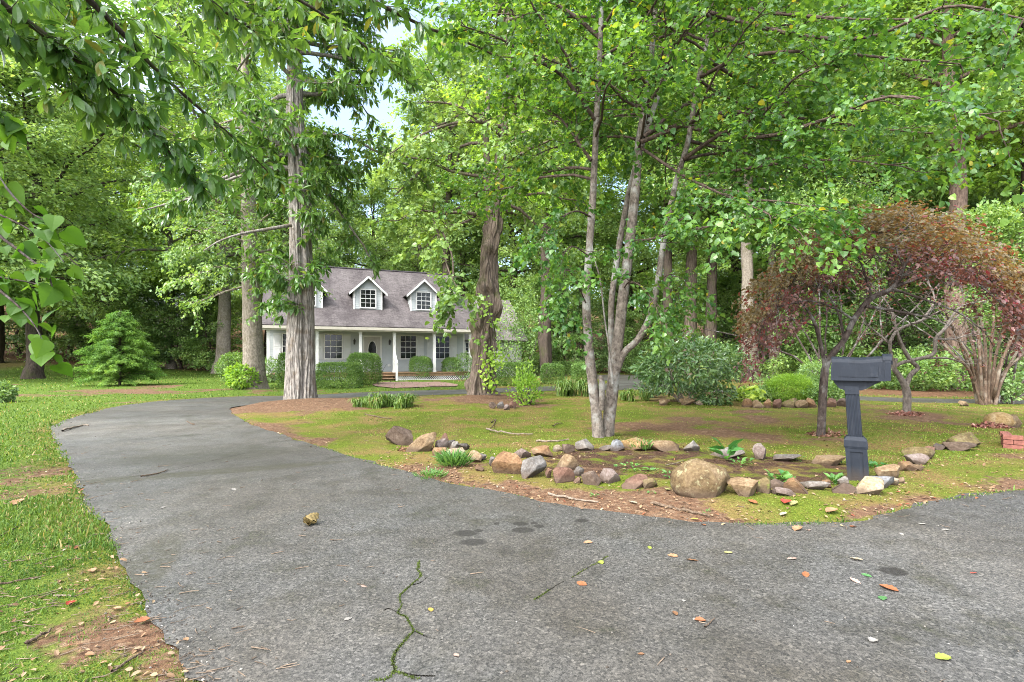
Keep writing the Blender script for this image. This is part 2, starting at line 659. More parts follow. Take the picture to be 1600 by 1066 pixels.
def masks(x, y, sd):
    r = np.hypot(x, y)
    isl = inside(island, x, y)
    lawn_left = (~isl) & (x < -1.2) & (y > 0)
    green = np.where(isl, .80, 1.05) + .50 * n2(x, y, .55, 5, 3) + .30 * n2(x, y, 2.2, 8, 2)
    green = green - np.where(isl, .36 * np.exp(-(sd / .22) ** 2), .15 * np.exp(-(sd / .15) ** 2))
    for (cx, cy, rr, k) in [(*G(470, 634), 1.9, 1.1), (*G(750, 630), 1.5, .8), (*G(395, 640), 1.3, .7), (*G(940, 690), .8, .35),
                            (*G(200, 612), 2.6, .7), (*G(290, 617), 2.2, .5), (*G(1420, 655), 1.2, .3), (*G(1285, 682), .6, .3),
                            (*G(60, 850), .30, .3), (*G(200, 1010), .2, .3), (*G(60, 1000), .2, .2), (*G(150, 890), .2, .3), (*G(1080, 800), .5, .5),
                            (*G(900, 800), .5, .5), (*G(1200, 690), .9, .5), (*G(1050, 668), 1.1, .35), (*G(1350, 652), 1.0, .4), (*G(1180, 660), .8, .35), (*G(800, 690), .8, .3)]:
        green = green - k * np.exp(-((x - cx) ** 2 + (y - cy) ** 2) / rr ** 2)
    for (cx, cy, rr, k) in [(*G(1240, 805), .45, .7), (*G(1460, 730), .75, .5), (*G(1450, 765), .4, .5), (*G(40, 690), 1.2, .5), (*G(60, 650), 2.2, .4),
                            (*G(600, 700), .9, .25), (*G(690, 660), 2.0, .3)]:
        green = green + k * np.exp(-((x - cx) ** 2 + (y - cy) ** 2) / rr ** 2)
    bed = np.where(inside(bed_poly, x, y), 1.0, 0) * sstep(0, .12, pdist(bed_poly, x, y))
    bed = np.maximum(bed, np.where(inside(back_bed, x, y), .9, 0) * sstep(0, .6, pdist(back_bed, x, y)))
    # the house stands in a clearing; the wood's floor is leaf mould
    wood = sstep(41, 44, y + 1.2 * n2(x, y, .3, 4, 2)) + sstep(0, .8, sd) * (~isl) * sstep(0, 4, x - 9.5) * sstep(15, 17, y)
    wood = np.clip(wood + sstep(36, 38, -x) * .6, 0, 1)
    return np.clip(green, 0, 1), np.clip(bed, 0, 1), wood


green, bed, wood = masks(gx, gy, sd)

t = NT('ground_cover')
at = {k: t.n('ShaderNodeAttribute', attribute_name=k).outputs['Fac'] for k in ('green', 'bed', 'wood', 'lawn')}
v = t.pos()
nA, nB, nC = t.noise(v, 9, 6, .7), t.noise(v, 55, 4, .7), t.noise(v, 1.3, 4)
dirt = t.ramp(nA, [(.25, (.050, .033, .022)), (.5, (.115, .078, .052)), (.75, (.19, .14, .098))])
litter = t.n('ShaderNodeTexVoronoi', {'Vector': v, 'Scale': 30.0, 'Randomness': 1.0}).outputs['Color']
sepl = t.n('ShaderNodeSeparateColor', {'Color': litter}).outputs[0]
litc = t.ramp(sepl, [(.0, (.07, .040, .026)), (.35, (.13, .075, .048)), (.6, (.19, .125, .08)), (.8, (.09, .06, .042)), (1., (.30, .23, .16))])
dirt = t.mix(t.maprange(nB, .4, .6, .15, .85), dirt, litc)
moss = t.ramp(nB, [(.25, (.035, .055, .008)), (.5, (.085, .125, .014)), (.75, (.16, .21, .03))])
moss2 = t.ramp(nB, [(.25, (.07, .055, .022)), (.5, (.15, .12, .045)), (.75, (.25, .20, .09))])
moss = t.mix(t.maprange(nC, .42, .62), moss, moss2)
lawnc = t.ramp(nB, [(.25, (.03, .06, .008)), (.5, (.07, .13, .018)), (.75, (.13, .2, .03))])
moss = t.mix(at['lawn'], moss, lawnc)
gm = t.maprange(t.math('ADD', at['green'], t.math('MULTIPLY', t.math('SUBTRACT', nA, .5), 1.1)), .36, .58)
col = t.mix(gm, dirt, moss)
mul = t.ramp(nB, [(.3, (.018, .011, .008)), (.52, (.060, .038, .027)), (.72, (.16, .105, .075))])
nD = t.noise(v, 4.2, 5, .65)
col = t.mix(t.maprange(t.math('ADD', t.math('MULTIPLY', at['bed'], .66), t.math('MULTIPLY', t.math('SUBTRACT', nD, .5), 2.6)), .35, .75), col, mul)
wd = t.mix(t.maprange(nA, .35, .65), (.075, .042, .026), (.16, .10, .06))
col = t.mix(at['wood'], col, wd)
col = t.mix(1.0, col, (.86, .76, .68), 'MULTIPLY')
hb = t.math('ADD', t.math('MULTIPLY', nB, .6), nA)
ground_mat = t.done(t.princ(col, .95, .1, t.bump(hb, .8, .03)))

gme = np_mesh('ground', np.stack([gx, gy, gz], -1), [gf], (ground_mat,), smooth=True)
lawn = np.clip(((gx < -.8) & ~inside(island, gx, gy)) * sstep(0, .5, sd), 0, 1)
for k, a in (('green', green), ('bed', bed), ('wood', wood), ('lawn', lawn)):
    gme.attributes.new(k, 'FLOAT', 'POINT').data.foreach_set('value', a.astype(np.float32))
tag(obj('ground', gme), kind='structure')

# ------------------------------------------------------------------ driveway sheet
def refine(poly, near=.05):
    out = []
    n = len(poly)
    sm = smooth(np.vstack([poly, poly[:1]]), n * 8)[:-1]
    for i in range(len(sm)):
        a, b = sm[i], sm[(i + 1) % len(sm)]
        L = np.hypot(*(b - a))
        st = max(near, .012 * np.hypot(*a))
        m = max(1, int(L / st))
        for q in range(m):
            out.append(a + (b - a) * q / m)
    out = np.array(out)
    nrm = np.roll(out, -1, 0) - np.roll(out, 1, 0)
    nrm = np.stack([nrm[:, 1], -nrm[:, 0]], -1) / (np.linalg.norm(nrm, axis=1)[:, None] + 1e-9)
    r = np.hypot(out[:, 0], out[:, 1])
    j = n2(out[:, 0], out[:, 1], 2.3, 3, 3) * .05 + n2(out[:, 0], out[:, 1], 11., 6, 3) * .014
    return out + nrm * (j * sstep(0, 1, 1.0) * np.where(r > 30, 0, 1))[:, None]


po, pi_ = refine(outer), refine(island)
allp = np.vstack([po, pi_])
edges = [(i, (i + 1) % len(po)) for i in range(len(po))] + [(len(po) + i, len(po) + (i + 1) % len(pi_)) for i in range(len(pi_))]
rv, re_, rf, *_ = delaunay_2d_cdt([Vector(p) for p in allp], edges, [], 0, 1e-5)
rvx = np.array([(p.x, p.y) for p in rv])
tri = np.array([f for f in rf if len(f) == 3])
cen = rvx[tri].mean(1)
keep = inside(po, cen[:, 0], cen[:, 1]) & ~inside(pi_, cen[:, 0], cen[:, 1])
tri = tri[keep]

t = NT('old_asphalt')
v = t.pos()
vor = t.n('ShaderNodeTexVoronoi', {'Vector': v, 'Scale': 85.0})
agg = t.n('ShaderNodeSeparateColor', {'Color': vor.outputs['Color']}).outputs[0]
vor2 = t.n('ShaderNodeTexVoronoi', {'Vector': v, 'Scale': 170.0})
agg2 = t.n('ShaderNodeSeparateColor', {'Color': vor2.outputs['Color']}).outputs[1]
n1 = t.noise(v, .55, 5, .6)
n2_ = t.noise(v, 2.4, 6, .65)
n3 = t.noise(v, 14, 5, .7)
base = t.ramp(agg, [(0, (.018, .0175, .017)), (.3, (.055, .0535, .051)), (.75, (.105, .102, .097)), (.94, (.16, .155, .147)), (1, (.24, .232, .22))])
fine = t.ramp(agg2, [(0, (.022, .0215, .021)), (.6, (.083, .081, .077)), (1, (.16, .155, .148))])
base = t.mix(.45, base, fine)
n0 = t.noise(v, .42, 4, .65, .4)
base = t.mix(t.maprange(n0, .30, .52, .9, 0), base, t.mix(1.0, base, (1.5, 1.48, 1.45), 'MULTIPLY'))
base = t.mix(t.maprange(n1, .38, .60, 0, .8), base, t.mix(1.0, base, (.70, .62, .50), 'MULTIPLY'))      # brown film of soil
base = t.mix(t.maprange(n2_, .48, .64, 0, .75), base, t.mix(1.0, base, (.56, .53, .44), 'MULTIPLY'))       # dirty patches
base = t.mix(t.maprange(n2_, .28, .42, .35, 0), base, t.mix(1.0, base, (1.5, 1.5, 1.52), 'MULTIPLY'))      # worn, pale patches
sep = t.n('ShaderNodeSeparateXYZ', {'Vector': v})
X, Y = sep.outputs[0], sep.outputs[1]
wob = t.math('MULTIPLY', t.math('SUBTRACT', n3, .5), .9)


def spot(cx, cy, ax, ay, ang=0.0):
    ca, sa = math.cos(ang), math.sin(ang)
    dx, dy = t.math('SUBTRACT', X, cx), t.math('SUBTRACT', Y, cy)
    a = t.math('DIVIDE', t.math('ADD', t.math('MULTIPLY', dx, ca), t.math('MULTIPLY', dy, sa)), ax)
    b = t.math('DIVIDE', t.math('SUBTRACT', t.math('MULTIPLY', dy, ca), t.math('MULTIPLY', dx, sa)), ay)
    d = t.math('SQRT', t.math('ADD', t.math('MULTIPLY', a, a), t.math('MULTIPLY', b, b)))
    return t.maprange(t.math('ADD', d, wob), .85, 1.15, 1, 0)


def spx(u, v_, wpx, hpx, ang=0.0):
    x, y = G(u, v_)
    y0, y1 = G(u, v_ + hpx / 2)[1], G(u, v_ - hpx / 2)[1]
    return spot(x, y, wpx / 2 / F * y, (y1 - y0) / 2, ang)


dark = None
for a in [(728, 836, 37, 10), (739, 850, 44, 10), (748, 832, 16, 5), (813, 821, 24, 6), (817, 831, 34, 9), (842, 825, 17, 5), (834, 820, 12, 4), (776, 821, 9, 4),
          (909, 816, 22, 6), (1395, 896, 42, 14), (790, 862, 34, 14)]:
    s_ = spx(*a)
    if a == (790, 862, 34, 14):
        s_ = t.math('MULTIPLY', s_, .35)
    dark = s_ if dark is None else t.math('MAXIMUM', dark, s_)
base = t.mix(t.math('MULTIPLY', dark, .82), base, (.016, .013, .011))
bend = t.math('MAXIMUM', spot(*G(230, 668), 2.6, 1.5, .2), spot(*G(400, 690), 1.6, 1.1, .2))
base = t.mix(t.math('MULTIPLY', bend, .8), base, t.mix(1.0, base, (1.45, 1.43, 1.40), 'MULTIPLY'))      # pale sheen on the bend, painted into the asphalt colour
# a band of soil and moss film across the drive (old patch seam), and a mossy tint at some places
soil = spot(*G(300, 742), 1.6, .16, .42)
soil = t.math('MAXIMUM', soil, t.math('MULTIPLY', spot(*G(330, 712), 1.1, .55, .3), .6))
soil = t.math('MAXIMUM', soil, t.math('MULTIPLY', spot(*G(215, 900), .16, .75, .35), .7))
soil = t.math('MULTIPLY', soil, t.maprange(n3, .3, .55))
base = t.mix(t.math('MULTIPLY', soil, .9), base, (.040, .036, .018))
mossf = t.math('MULTIPLY', t.maprange(n2_, .60, .74), t.maprange(n3, .45, .6))
base = t.mix(t.math('MULTIPLY', mossf, .45), base, (.045, .058, .014))
base = t.mix(1.0, base, (.64, .632, .62), 'MULTIPLY')
hgt = t.math('ADD', t.math('MULTIPLY', agg, .6), t.math('MULTIPLY', n3, .6))
rough = t.maprange(n1, .3, .7, .48, .72)
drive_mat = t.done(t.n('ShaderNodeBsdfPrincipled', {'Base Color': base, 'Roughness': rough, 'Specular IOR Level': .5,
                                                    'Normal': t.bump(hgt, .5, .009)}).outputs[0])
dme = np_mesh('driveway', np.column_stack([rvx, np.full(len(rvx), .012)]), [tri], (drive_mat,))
bm = bmesh.new()
bm.from_mesh(dme)
bmesh.ops.recalc_face_normals(bm, faces=bm.faces)
if sum(f.normal.z for f in bm.faces) < 0:
    bmesh.ops.reverse_faces(bm, faces=bm.faces)
bm.to_mesh(dme)
bm.free()
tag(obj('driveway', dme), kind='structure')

# ------------------------------------------------------------------ short grass, moss and weeds as stuff
def blades(x, y, z, h, wid, R, lean=.5):
    n = len(x)
    p = np.stack([x, y, z], -1)
    a = R.uniform(0, 6.283, n)
    s = np.stack([np.cos(a), np.sin(a), np.zeros(n)], -1)
    d = UP + R.normal(size=(n, 3)) * lean
    d[:, 2] = np.abs(d[:, 2])
    d /= np.linalg.norm(d, axis=1)[:, None]
    tip = p + d * h[:, None]
    mid = p + (d * .55 + UP * .12) * h[:, None] * .95
    q = R.uniform(.7, 1.3, n)[:, None] * wid[:, None]
    V = np.stack([p - s * q, p + s * q, mid - s * q * .7, mid + s * q * .7, tip - np.array([0, 0, .25]) * h[:, None] * R.uniform(0, 1, n)[:, None]], 1).reshape(-1, 3)
    i = np.arange(n)[:, None] * 5
    return V, [i + np.array([[0, 1, 3, 2]]), i + np.array([[2, 3, 4]])]


def scatter(n, ymin, ymax, R, umin=-60, umax=1660, pw=1.0):
    """points on the ground, thinning with distance"""
    iv = R.uniform(ymax ** -pw, ymin ** -pw, n)
    y = iv ** (-1 / pw)
    x = (R.uniform(umin, umax, n) - U0) / F * y
    return x, y


R = np.random.default_rng(3)
x, y = scatter(420000, 1.55, 42, R)
sdx = drive_sd(x, y)
gr, bd, wo = masks(x, y, sdx)
dens = gr + .35 * n2(x, y, 7, 2, 2)
isl = inside(island, x, y)
ok = (sdx > -.05) & (wo < .5) & (bd + .5 * n2(x, y, 4, 41, 2) < .5) & (dens > R.uniform(.30, .75, len(x)))
house_zone = ((x > -14) & (x < 3) & (y > 26.2 + (x + 12.8) * .39))
ok &= ~house_zone
x, y, isl, sdx, gr = x[ok], y[ok], isl[ok], sdx[ok], gr[ok]
z = Hraw(x, y, sdx)
lush = np.where(isl, .55, 1.0) * (.6 + .5 * sstep(.4, 1, gr))
dist = np.hypot(x, y)
hh = R.uniform(.014, .042, len(x)) * lush * (1 + .035 * dist)
hh = hh * np.where(~isl & (y < 3.3), .5, 1.0)
hh = hh * np.where(isl & (sdx < .9), .55, 1.0) * np.where(~isl & (R.uniform(size=len(x)) < .04), 2.2, 1.0)
ww = .0011 + .00062 * dist
grass_mat = leaf_mat('grass_blade', (.028, .062, .009), (.092, .148, .022), (.30, .24, .10), trans=.3, rough=.6, spec=.2, acc=.93)
moss_mat = leaf_mat('moss_blade', (.045, .080, .010), (.145, .19, .028), (.20, .14, .06), trans=.25, rough=.7, spec=.15, acc=.9)
for nm, sel, mt, lb in (('grass', ~isl, grass_mat, 'short bright green grass along the left verge and lawn'),
                        ('moss', isl, moss_mat, 'yellow green moss and thin grass covering the island')):
    V, fs = blades(x[sel], y[sel], z[sel] - .004, hh[sel], ww[sel], R, .55 if nm == 'grass' else .9)
    tag(obj(nm, np_mesh(nm, V, fs, (mt,))), lb, nm, kind='stuff')

# dense fine moss cushions along the island's asphalt edge near the mailbox and in the asphalt's cracks
CP, CW = [], []
for path, wd in (([(655, 880), (653, 893), (657, 903), (640, 920), (625, 935), (627, 950), (622, 962), (634, 968), (640, 978), (646, 990), (637, 1000), (627, 1012),
                   (617, 1025), (614, 1040), (616, 1053), (604, 1066), (580, 1068)], .013),
                 ([(650, 990), (660, 997)], .008), ([(616, 1053), (640, 1062), (655, 1066)], .012),
                 ([(950, 872), (935, 882), (920, 890), (905, 899), (893, 906)], .014), ([(860, 925), (845, 935), (835, 941)], .010)):
    p = np.array(px(path))
    s_ = smooth(p, 900)
    L = np.concatenate([[0], np.cumsum(np.hypot(*np.diff(s_, axis=0).T))])
    m = int(L[-1] * 2000)
    q = R.uniform(0, L[-1], m)
    cx, cy = np.interp(q, L, s_[:, 0]), np.interp(q, L, s_[:, 1])
    br = n2(cx, cy, 6, 77, 2)
    k_ = br > R.uniform(-1.1, .1, m)
    off = R.normal(size=(m, 2)) * wd * .36 * (.55 + .5 * sstep(-.2, .8, br))[:, None]
    CP.append(np.stack([cx, cy], -1)[k_] + off[k_])
cp = np.vstack(CP)
V, fs = blades(cp[:, 0], cp[:, 1], np.full(len(cp), .010), R.uniform(.004, .012, len(cp)), np.full(len(cp), .0022), R, .8)
tag(obj('crack_moss', np_mesh('crack_moss', V, fs, (leaf_mat('crack_moss_green', (.022, .032, .006), (.060, .085, .012), None, .2, .7, .1),))),
    'dark green moss growing in the cracks of the asphalt', 'moss', kind='stuff')

ck = MB()
for path in ([(655, 880), (653, 893), (657, 903), (640, 920), (625, 935), (627, 950), (622, 962), (634, 968), (640, 978), (646, 990), (637, 1000), (627, 1012), (617, 1025), (614, 1040), (616, 1053), (604, 1066), (580, 1085)],
             [(640, 918), (655, 915), (668, 905)], [(622, 962), (608, 955), (600, 958)], [(646, 990), (668, 1000), (690, 1004)], [(950, 872), (920, 890), (893, 906), (870, 918), (835, 941)], [(616, 1053), (645, 1060), (680, 1062)],
             [(130, 760), (200, 748), (262, 738), (330, 722), (400, 706)]):
    p = np.array(px(path))
    s_ = smooth(p, 40 * len(path))
    s_ = s_ + R.normal(size=s_.shape) * .0022
    d_ = np.gradient(s_, axis=0)
    nn_ = np.stack([-d_[:, 1], d_[:, 0]], -1) / (np.linalg.norm(d_, axis=1)[:, None] + 1e-9)
    wv = (.0017 + .0016 * n2(s_[:, 0], s_[:, 1], 14, 8, 2))[:, None]
    V = np.concatenate([np.column_stack([s_ + nn_ * wv, np.full(len(s_), .0138)]), np.column_stack([s_ - nn_ * wv, np.full(len(s_), .0138)])])
    m = len(s_)
    i_ = np.arange(m - 1)
    ck.add(V, [np.stack([i_ + m, i_ + m + 1, i_ + 1, i_], -1)])
tag(obj('driveway_cracks', ck, None, plain('crack_soil', (.018, .016, .012), .95, .1)), kind='structure')

# leaf litter: dead leaves nobody could count
x, y = scatter(15000, 1.6, 24, R, pw=.6)
sdx = drive_sd(x, y)
gr, bd, wo = masks(x, y, sdx)
pr = np.where(sdx > 0, .26 + .4 * np.exp(-(sdx / .4) ** 2) - .2 * gr, .6 * np.exp(-(sdx / .07) ** 2))
pr = pr * np.where((x < -.8) & (y < 4), .55, 1)
ok = (R.uniform(0, 1, len(x)) < pr) & (x > -6 - .2 * y)
x, y, sdx = x[ok], y[ok], sdx[ok]
x2, y2 = R.uniform(-1.6, 7, 16000), R.uniform(3.6, 7.6, 16000)
s2 = drive_sd(x2, y2)
in2 = inside(island, x2, y2)
p2 = np.exp(-(s2 / .42) ** 2) * .55 * (.55 + .6 * n2(x2, y2, 1.8, 51, 2)) + .05
ok = in2 & (s2 > 0) & (R.uniform(0, 1, len(x2)) < p2)
x, y, sdx = np.concatenate([x, x2[ok]]), np.concatenate([y, y2[ok]]), np.concatenate([sdx, s2[ok]])
n = len(x)
z = np.maximum(Hraw(x, y, sdx), .012) + .012
d = R.normal(size=(n, 3)) * np.array([1, 1, .22])
V, fs = put_leaves(L_OVAL, np.stack([x, y, z], -1), d, UP + R.normal(size=(n, 3)) * .28, R.uniform(.016, .05, n) * (.75 + .03 * y))
t = NT('dead_leaf')
r = t.n('ShaderNodeNewGeometry').outputs['Random Per Island']
cr = t.ramp(r, [(0, (.12, .08, .04)), (.3, (.26, .15, .08)), (.5, (.34, .22, .13)), (.74, (.28, .21, .13)), (.82, (.22, .09, .04)), (.88, (.18, .05, .025)), (.95, (.32, .26, .13)), (1, (.42, .36, .28))])
cr = t.mix(1.0, cr, (.68, .66, .64), 'MULTIPLY')
dead_mat = t.done(t.princ(cr, .7, .25))
tag(obj('leaf_litter', np_mesh('leaf_litter', V, fs, (dead_mat,))), 'small dead leaves scattered over the island and verge', 'leaf litter', kind='stuff')

# twigs, bark crumbs and grit: small debris nobody could count
R = np.random.default_rng(14)
x, y = scatter(5200, 1.6, 16, R, pw=.8)
sdx = drive_sd(x, y)
pr = np.where(sdx > 0, np.where(x < -.8, .5, .16), .35 * np.exp(-(sdx / .25) ** 2) + np.where((x < -.8) & (y < 7.5), .10, .006))
ok = R.uniform(0, 1, len(x)) < pr
x, y, sdx = x[ok], y[ok], sdx[ok]
z = np.maximum(Hraw(x, y, sdx), .012) + .004
tw = MB()
for k in range(len(x)):
    L = R.uniform(.015, .09) * (1 + .05 * y[k])
    a = R.normal() * .7 if x[k] < 0 else R.uniform(0, 6.28)
    d = np.array([math.cos(a), math.sin(a), R.uniform(0, .12)]) * L
    p = np.array([x[k], y[k], z[k]])
    tw.tube(np.array([p, p + d * .5 + R.normal(size=3) * L * .08 * np.array([1, 1, .3]), p + d]), R.uniform(.0012, .0032) * np.array([1, .9, .5]), 4)
tag(obj('twig_litter', tw, None, bark_mat('twig_litter', (.06, .042, .03), (.28, .21, .15), .5, 9)), 'fine twigs and bark crumbs on the verge and driveway edge', 'twig litter', kind='stuff')
x, y = scatter(16000, 1.6, 13, R, pw=.8)
sdx = drive_sd(x, y)
ok = (R.uniform(0, 1, len(x)) < np.where(sdx < 0, np.exp(-(sdx / .12) ** 2) * .75 + .012, .12 * np.exp(-(sdx / .2) ** 2)))
x, y, sdx = x[ok], y[ok], sdx[ok]
n = len(x)
o8 = np.array([(1, 0, 0), (0, 1, 0), (-1, 0, 0), (0, -1, 0), (0, 0, 1), (0, 0, -1)], float)
f8 = np.array([[0, 1, 4], [1, 2, 4], [2, 3, 4], [3, 0, 4], [1, 0, 5], [2, 1, 5], [3, 2, 5], [0, 3, 5]])
V = o8[None] * R.uniform(.6, 1.3, (n, 6, 1)) * (R.uniform(.0018, .0065, n) * (1 + .06 * y))[:, None, None] + np.stack([x, y, np.maximum(Hraw(x, y, sdx), .012) + .002], -1)[:, None]
t = NT('grit')
r = t.n('ShaderNodeNewGeometry').outputs['Random Per Island']
gm_ = t.done(t.princ(t.ramp(r, [(0, (.03, .025, .02)), (.5, (.08, .065, .05)), (.85, (.13, .12, .105)), (1, (.3, .28, .25))]), .9, .2))
tag(obj('grit', np_mesh('grit', V.reshape(-1, 3), [(np.arange(n)[:, None, None] * 6 + f8[None]).reshape(-1, 3)], (gm_,))), 'loose grit and soil crumbs along the asphalt edge', 'grit', kind='stuff')
# ------------------------------------------------------------------ stones
def stone_mat(name, cols, lichen=None, rough=.85):
    t = NT(name)
    rnd = t.n('ShaderNodeObjectInfo').outputs['Random']
    v = t.n('ShaderNodeVectorMath', {0: t.pos(), 1: t.n('ShaderNodeCombineXYZ', {0: t.math('MULTIPLY', rnd, 40), 1: rnd, 2: 0.}).outputs[0]}, operation='ADD').outputs[0]
    cols = [tuple(x * .50 for x in c_) for c_ in cols]
    a, b, c = t.noise(v, 7, 6, .65, .6), t.noise(v, 40, 5, .7), t.noise(v, 16, 4, .7)
    col = t.ramp(a, [(.28, cols[0]), (.5, cols[1]), (.7, cols[2])])
    col = t.mix(t.maprange(b, .35, .62, .0, .8), col, t.mix(1.0, col, (.45, .38, .32), 'MULTIPLY'))
    if lichen:
        col = t.mix(t.math('MULTIPLY', t.maprange(c, .56, .64), .8), col, lichen)
    # soil splashed on the foot of the stone
    sz = t.n('ShaderNodeSeparateXYZ', {'Vector': t.pos()}).outputs[2]
    soil = t.math('MULTIPLY', t.maprange(t.math('ADD', sz, t.math('MULTIPLY', c, .05)), .05, .11, 1, 0), .75)
    col = t.mix(soil, col, (.06, .04, .027))
    return t.done(t.princ(col, rough, .25, t.bump(t.math('ADD', a, t.math('MULTIPLY', b, .4)), .8, .012)))


SM = {
    'tan': stone_mat('tan_stone', [(.20, .13, .07), (.36, .25, .14), (.50, .39, .25)]),
    'orange': stone_mat('orange_stone', [(.17, .09, .045), (.35, .205, .10), (.47, .33, .19)]),
    'red': stone_mat('red_stone', [(.14, .07, .05), (.26, .145, .10), (.36, .23, .165)]),
    'grey': stone_mat('grey_stone', [(.13, .12, .11), (.24, .225, .21), (.38, .36, .34)]),
    'pink': stone_mat('pinkish_grey_stone', [(.20, .15, .13), (.34, .27, .24), (.46, .40, .36)]),
    'white': stone_mat('pale_stone', [(.20, .185, .165), (.35, .33, .30), (.52, .50, .46)]),
    'cream': stone_mat('cream_stone', [(.34, .24, .12), (.55, .45, .30), (.68, .62, .50)]),
    'brown': stone_mat('brown_stone', [(.09, .062, .045), (.19, .135, .10), (.30, .23, .18)]),
    'dark': stone_mat('dark_stone', [(.05, .045, .042), (.11, .10, .095), (.20, .18, .16)]),
    'blue': stone_mat('blue_grey_stone', [(.14, .15, .16), (.25, .265, .285), (.40, .41, .42)]),
    'mossy': stone_mat('mossy_stone', [(.12, .09, .04), (.26, .20, .09), (.36, .30, .17)], (.10, .12, .02)),
    'boulder': stone_mat('lichen_boulder', [(.14, .10, .05), (.25, .175, .085), (.34, .25, .15)], (.20, .18, .10)),
    'yellow': stone_mat('yellow_stone', [(.36, .22, .08), (.55, .38, .17), (.66, .52, .30)]),
}
_b = bmesh.new()
bmesh.ops.create_icosphere(_b, subdivisions=5, radius=1)
_b.verts.ensure_lookup_table()
ICO_V = np.array([v.co[:] for v in _b.verts])
ICO_F = np.array([[v.index for v in f.verts] for f in _b.faces])
_b.free()


def rock_verts(seed, cuts=9, lo=.55, hi=.9, rough=.05, box=0.0):
    R = np.random.default_rng(seed)
    if lo < .7:
        cuts, lo, hi = int(cuts * 1.7) + 3, lo - .17, hi - .08
    V = ICO_V.copy()
    if box:                                    # squarer start for block-like stones
        V = V / (np.abs(V) ** 4).sum(1)[:, None] ** (.25 * box)
    for _ in range(cuts):
        n = R.normal(size=3) * np.array([1, 1, .9])
        n /= np.linalg.norm(n)
        off = R.uniform(lo, hi)
        d = V @ n - off
        V = V - n * np.clip(d, 0, None)[:, None] * .97
    V = V * (1 + rough * fbm(V * 2.2 + seed, seed, 4)[:, None] + .018 * np.abs(fbm(V * 7 + seed, seed + 5, 3))[:, None])
    V = (V - V.min(0)) / (V.max(0) - V.min(0)) - .5
    return V


def rock(name, label, u0, v0, u1, v1, mat, seed, cuts=9, lo=.55, hi=.9, rough=.05, box=0., depth=.8, rz=0., tilt=0., group=None, sink=.32, flat=1.0):
    y = G(0, v1)[1]
    wd, ht = (u1 - u0) / F * y * 1.10, (v1 - v0) / F * y * 1.12
    dp = wd * depth
    # the top face seen from above adds to the height in the picture
    ht = max(ht - dp * .5 * (v1 - V0) / F * .9, ht * .55)
    V = rock_verts(seed, cuts, lo, hi, rough, box)
    V = V * np.array([wd * (1 if flat == 1 else 1.08), dp, ht * (1 + sink) * flat])
    if tilt:
        c, s = math.cos(tilt), math.sin(tilt)
        V = V @ np.array([[c, 0, s], [0, 1, 0], [-s, 0, c]])
    x = ((u0 + u1) / 2 - U0) / F * (y + dp * .35)
    V[:, 2] -= V[:, 2].min() + ht * sink
    me = np_mesh(name, V, [ICO_F], (SM[mat],), smooth=True)
    o = obj(name, me, loc=(x, y + dp * .35, max(H1(x, y + dp * .3), .0)), rot=(0, 0, rz))
    tag(o, label, 'rock', group)
    return o


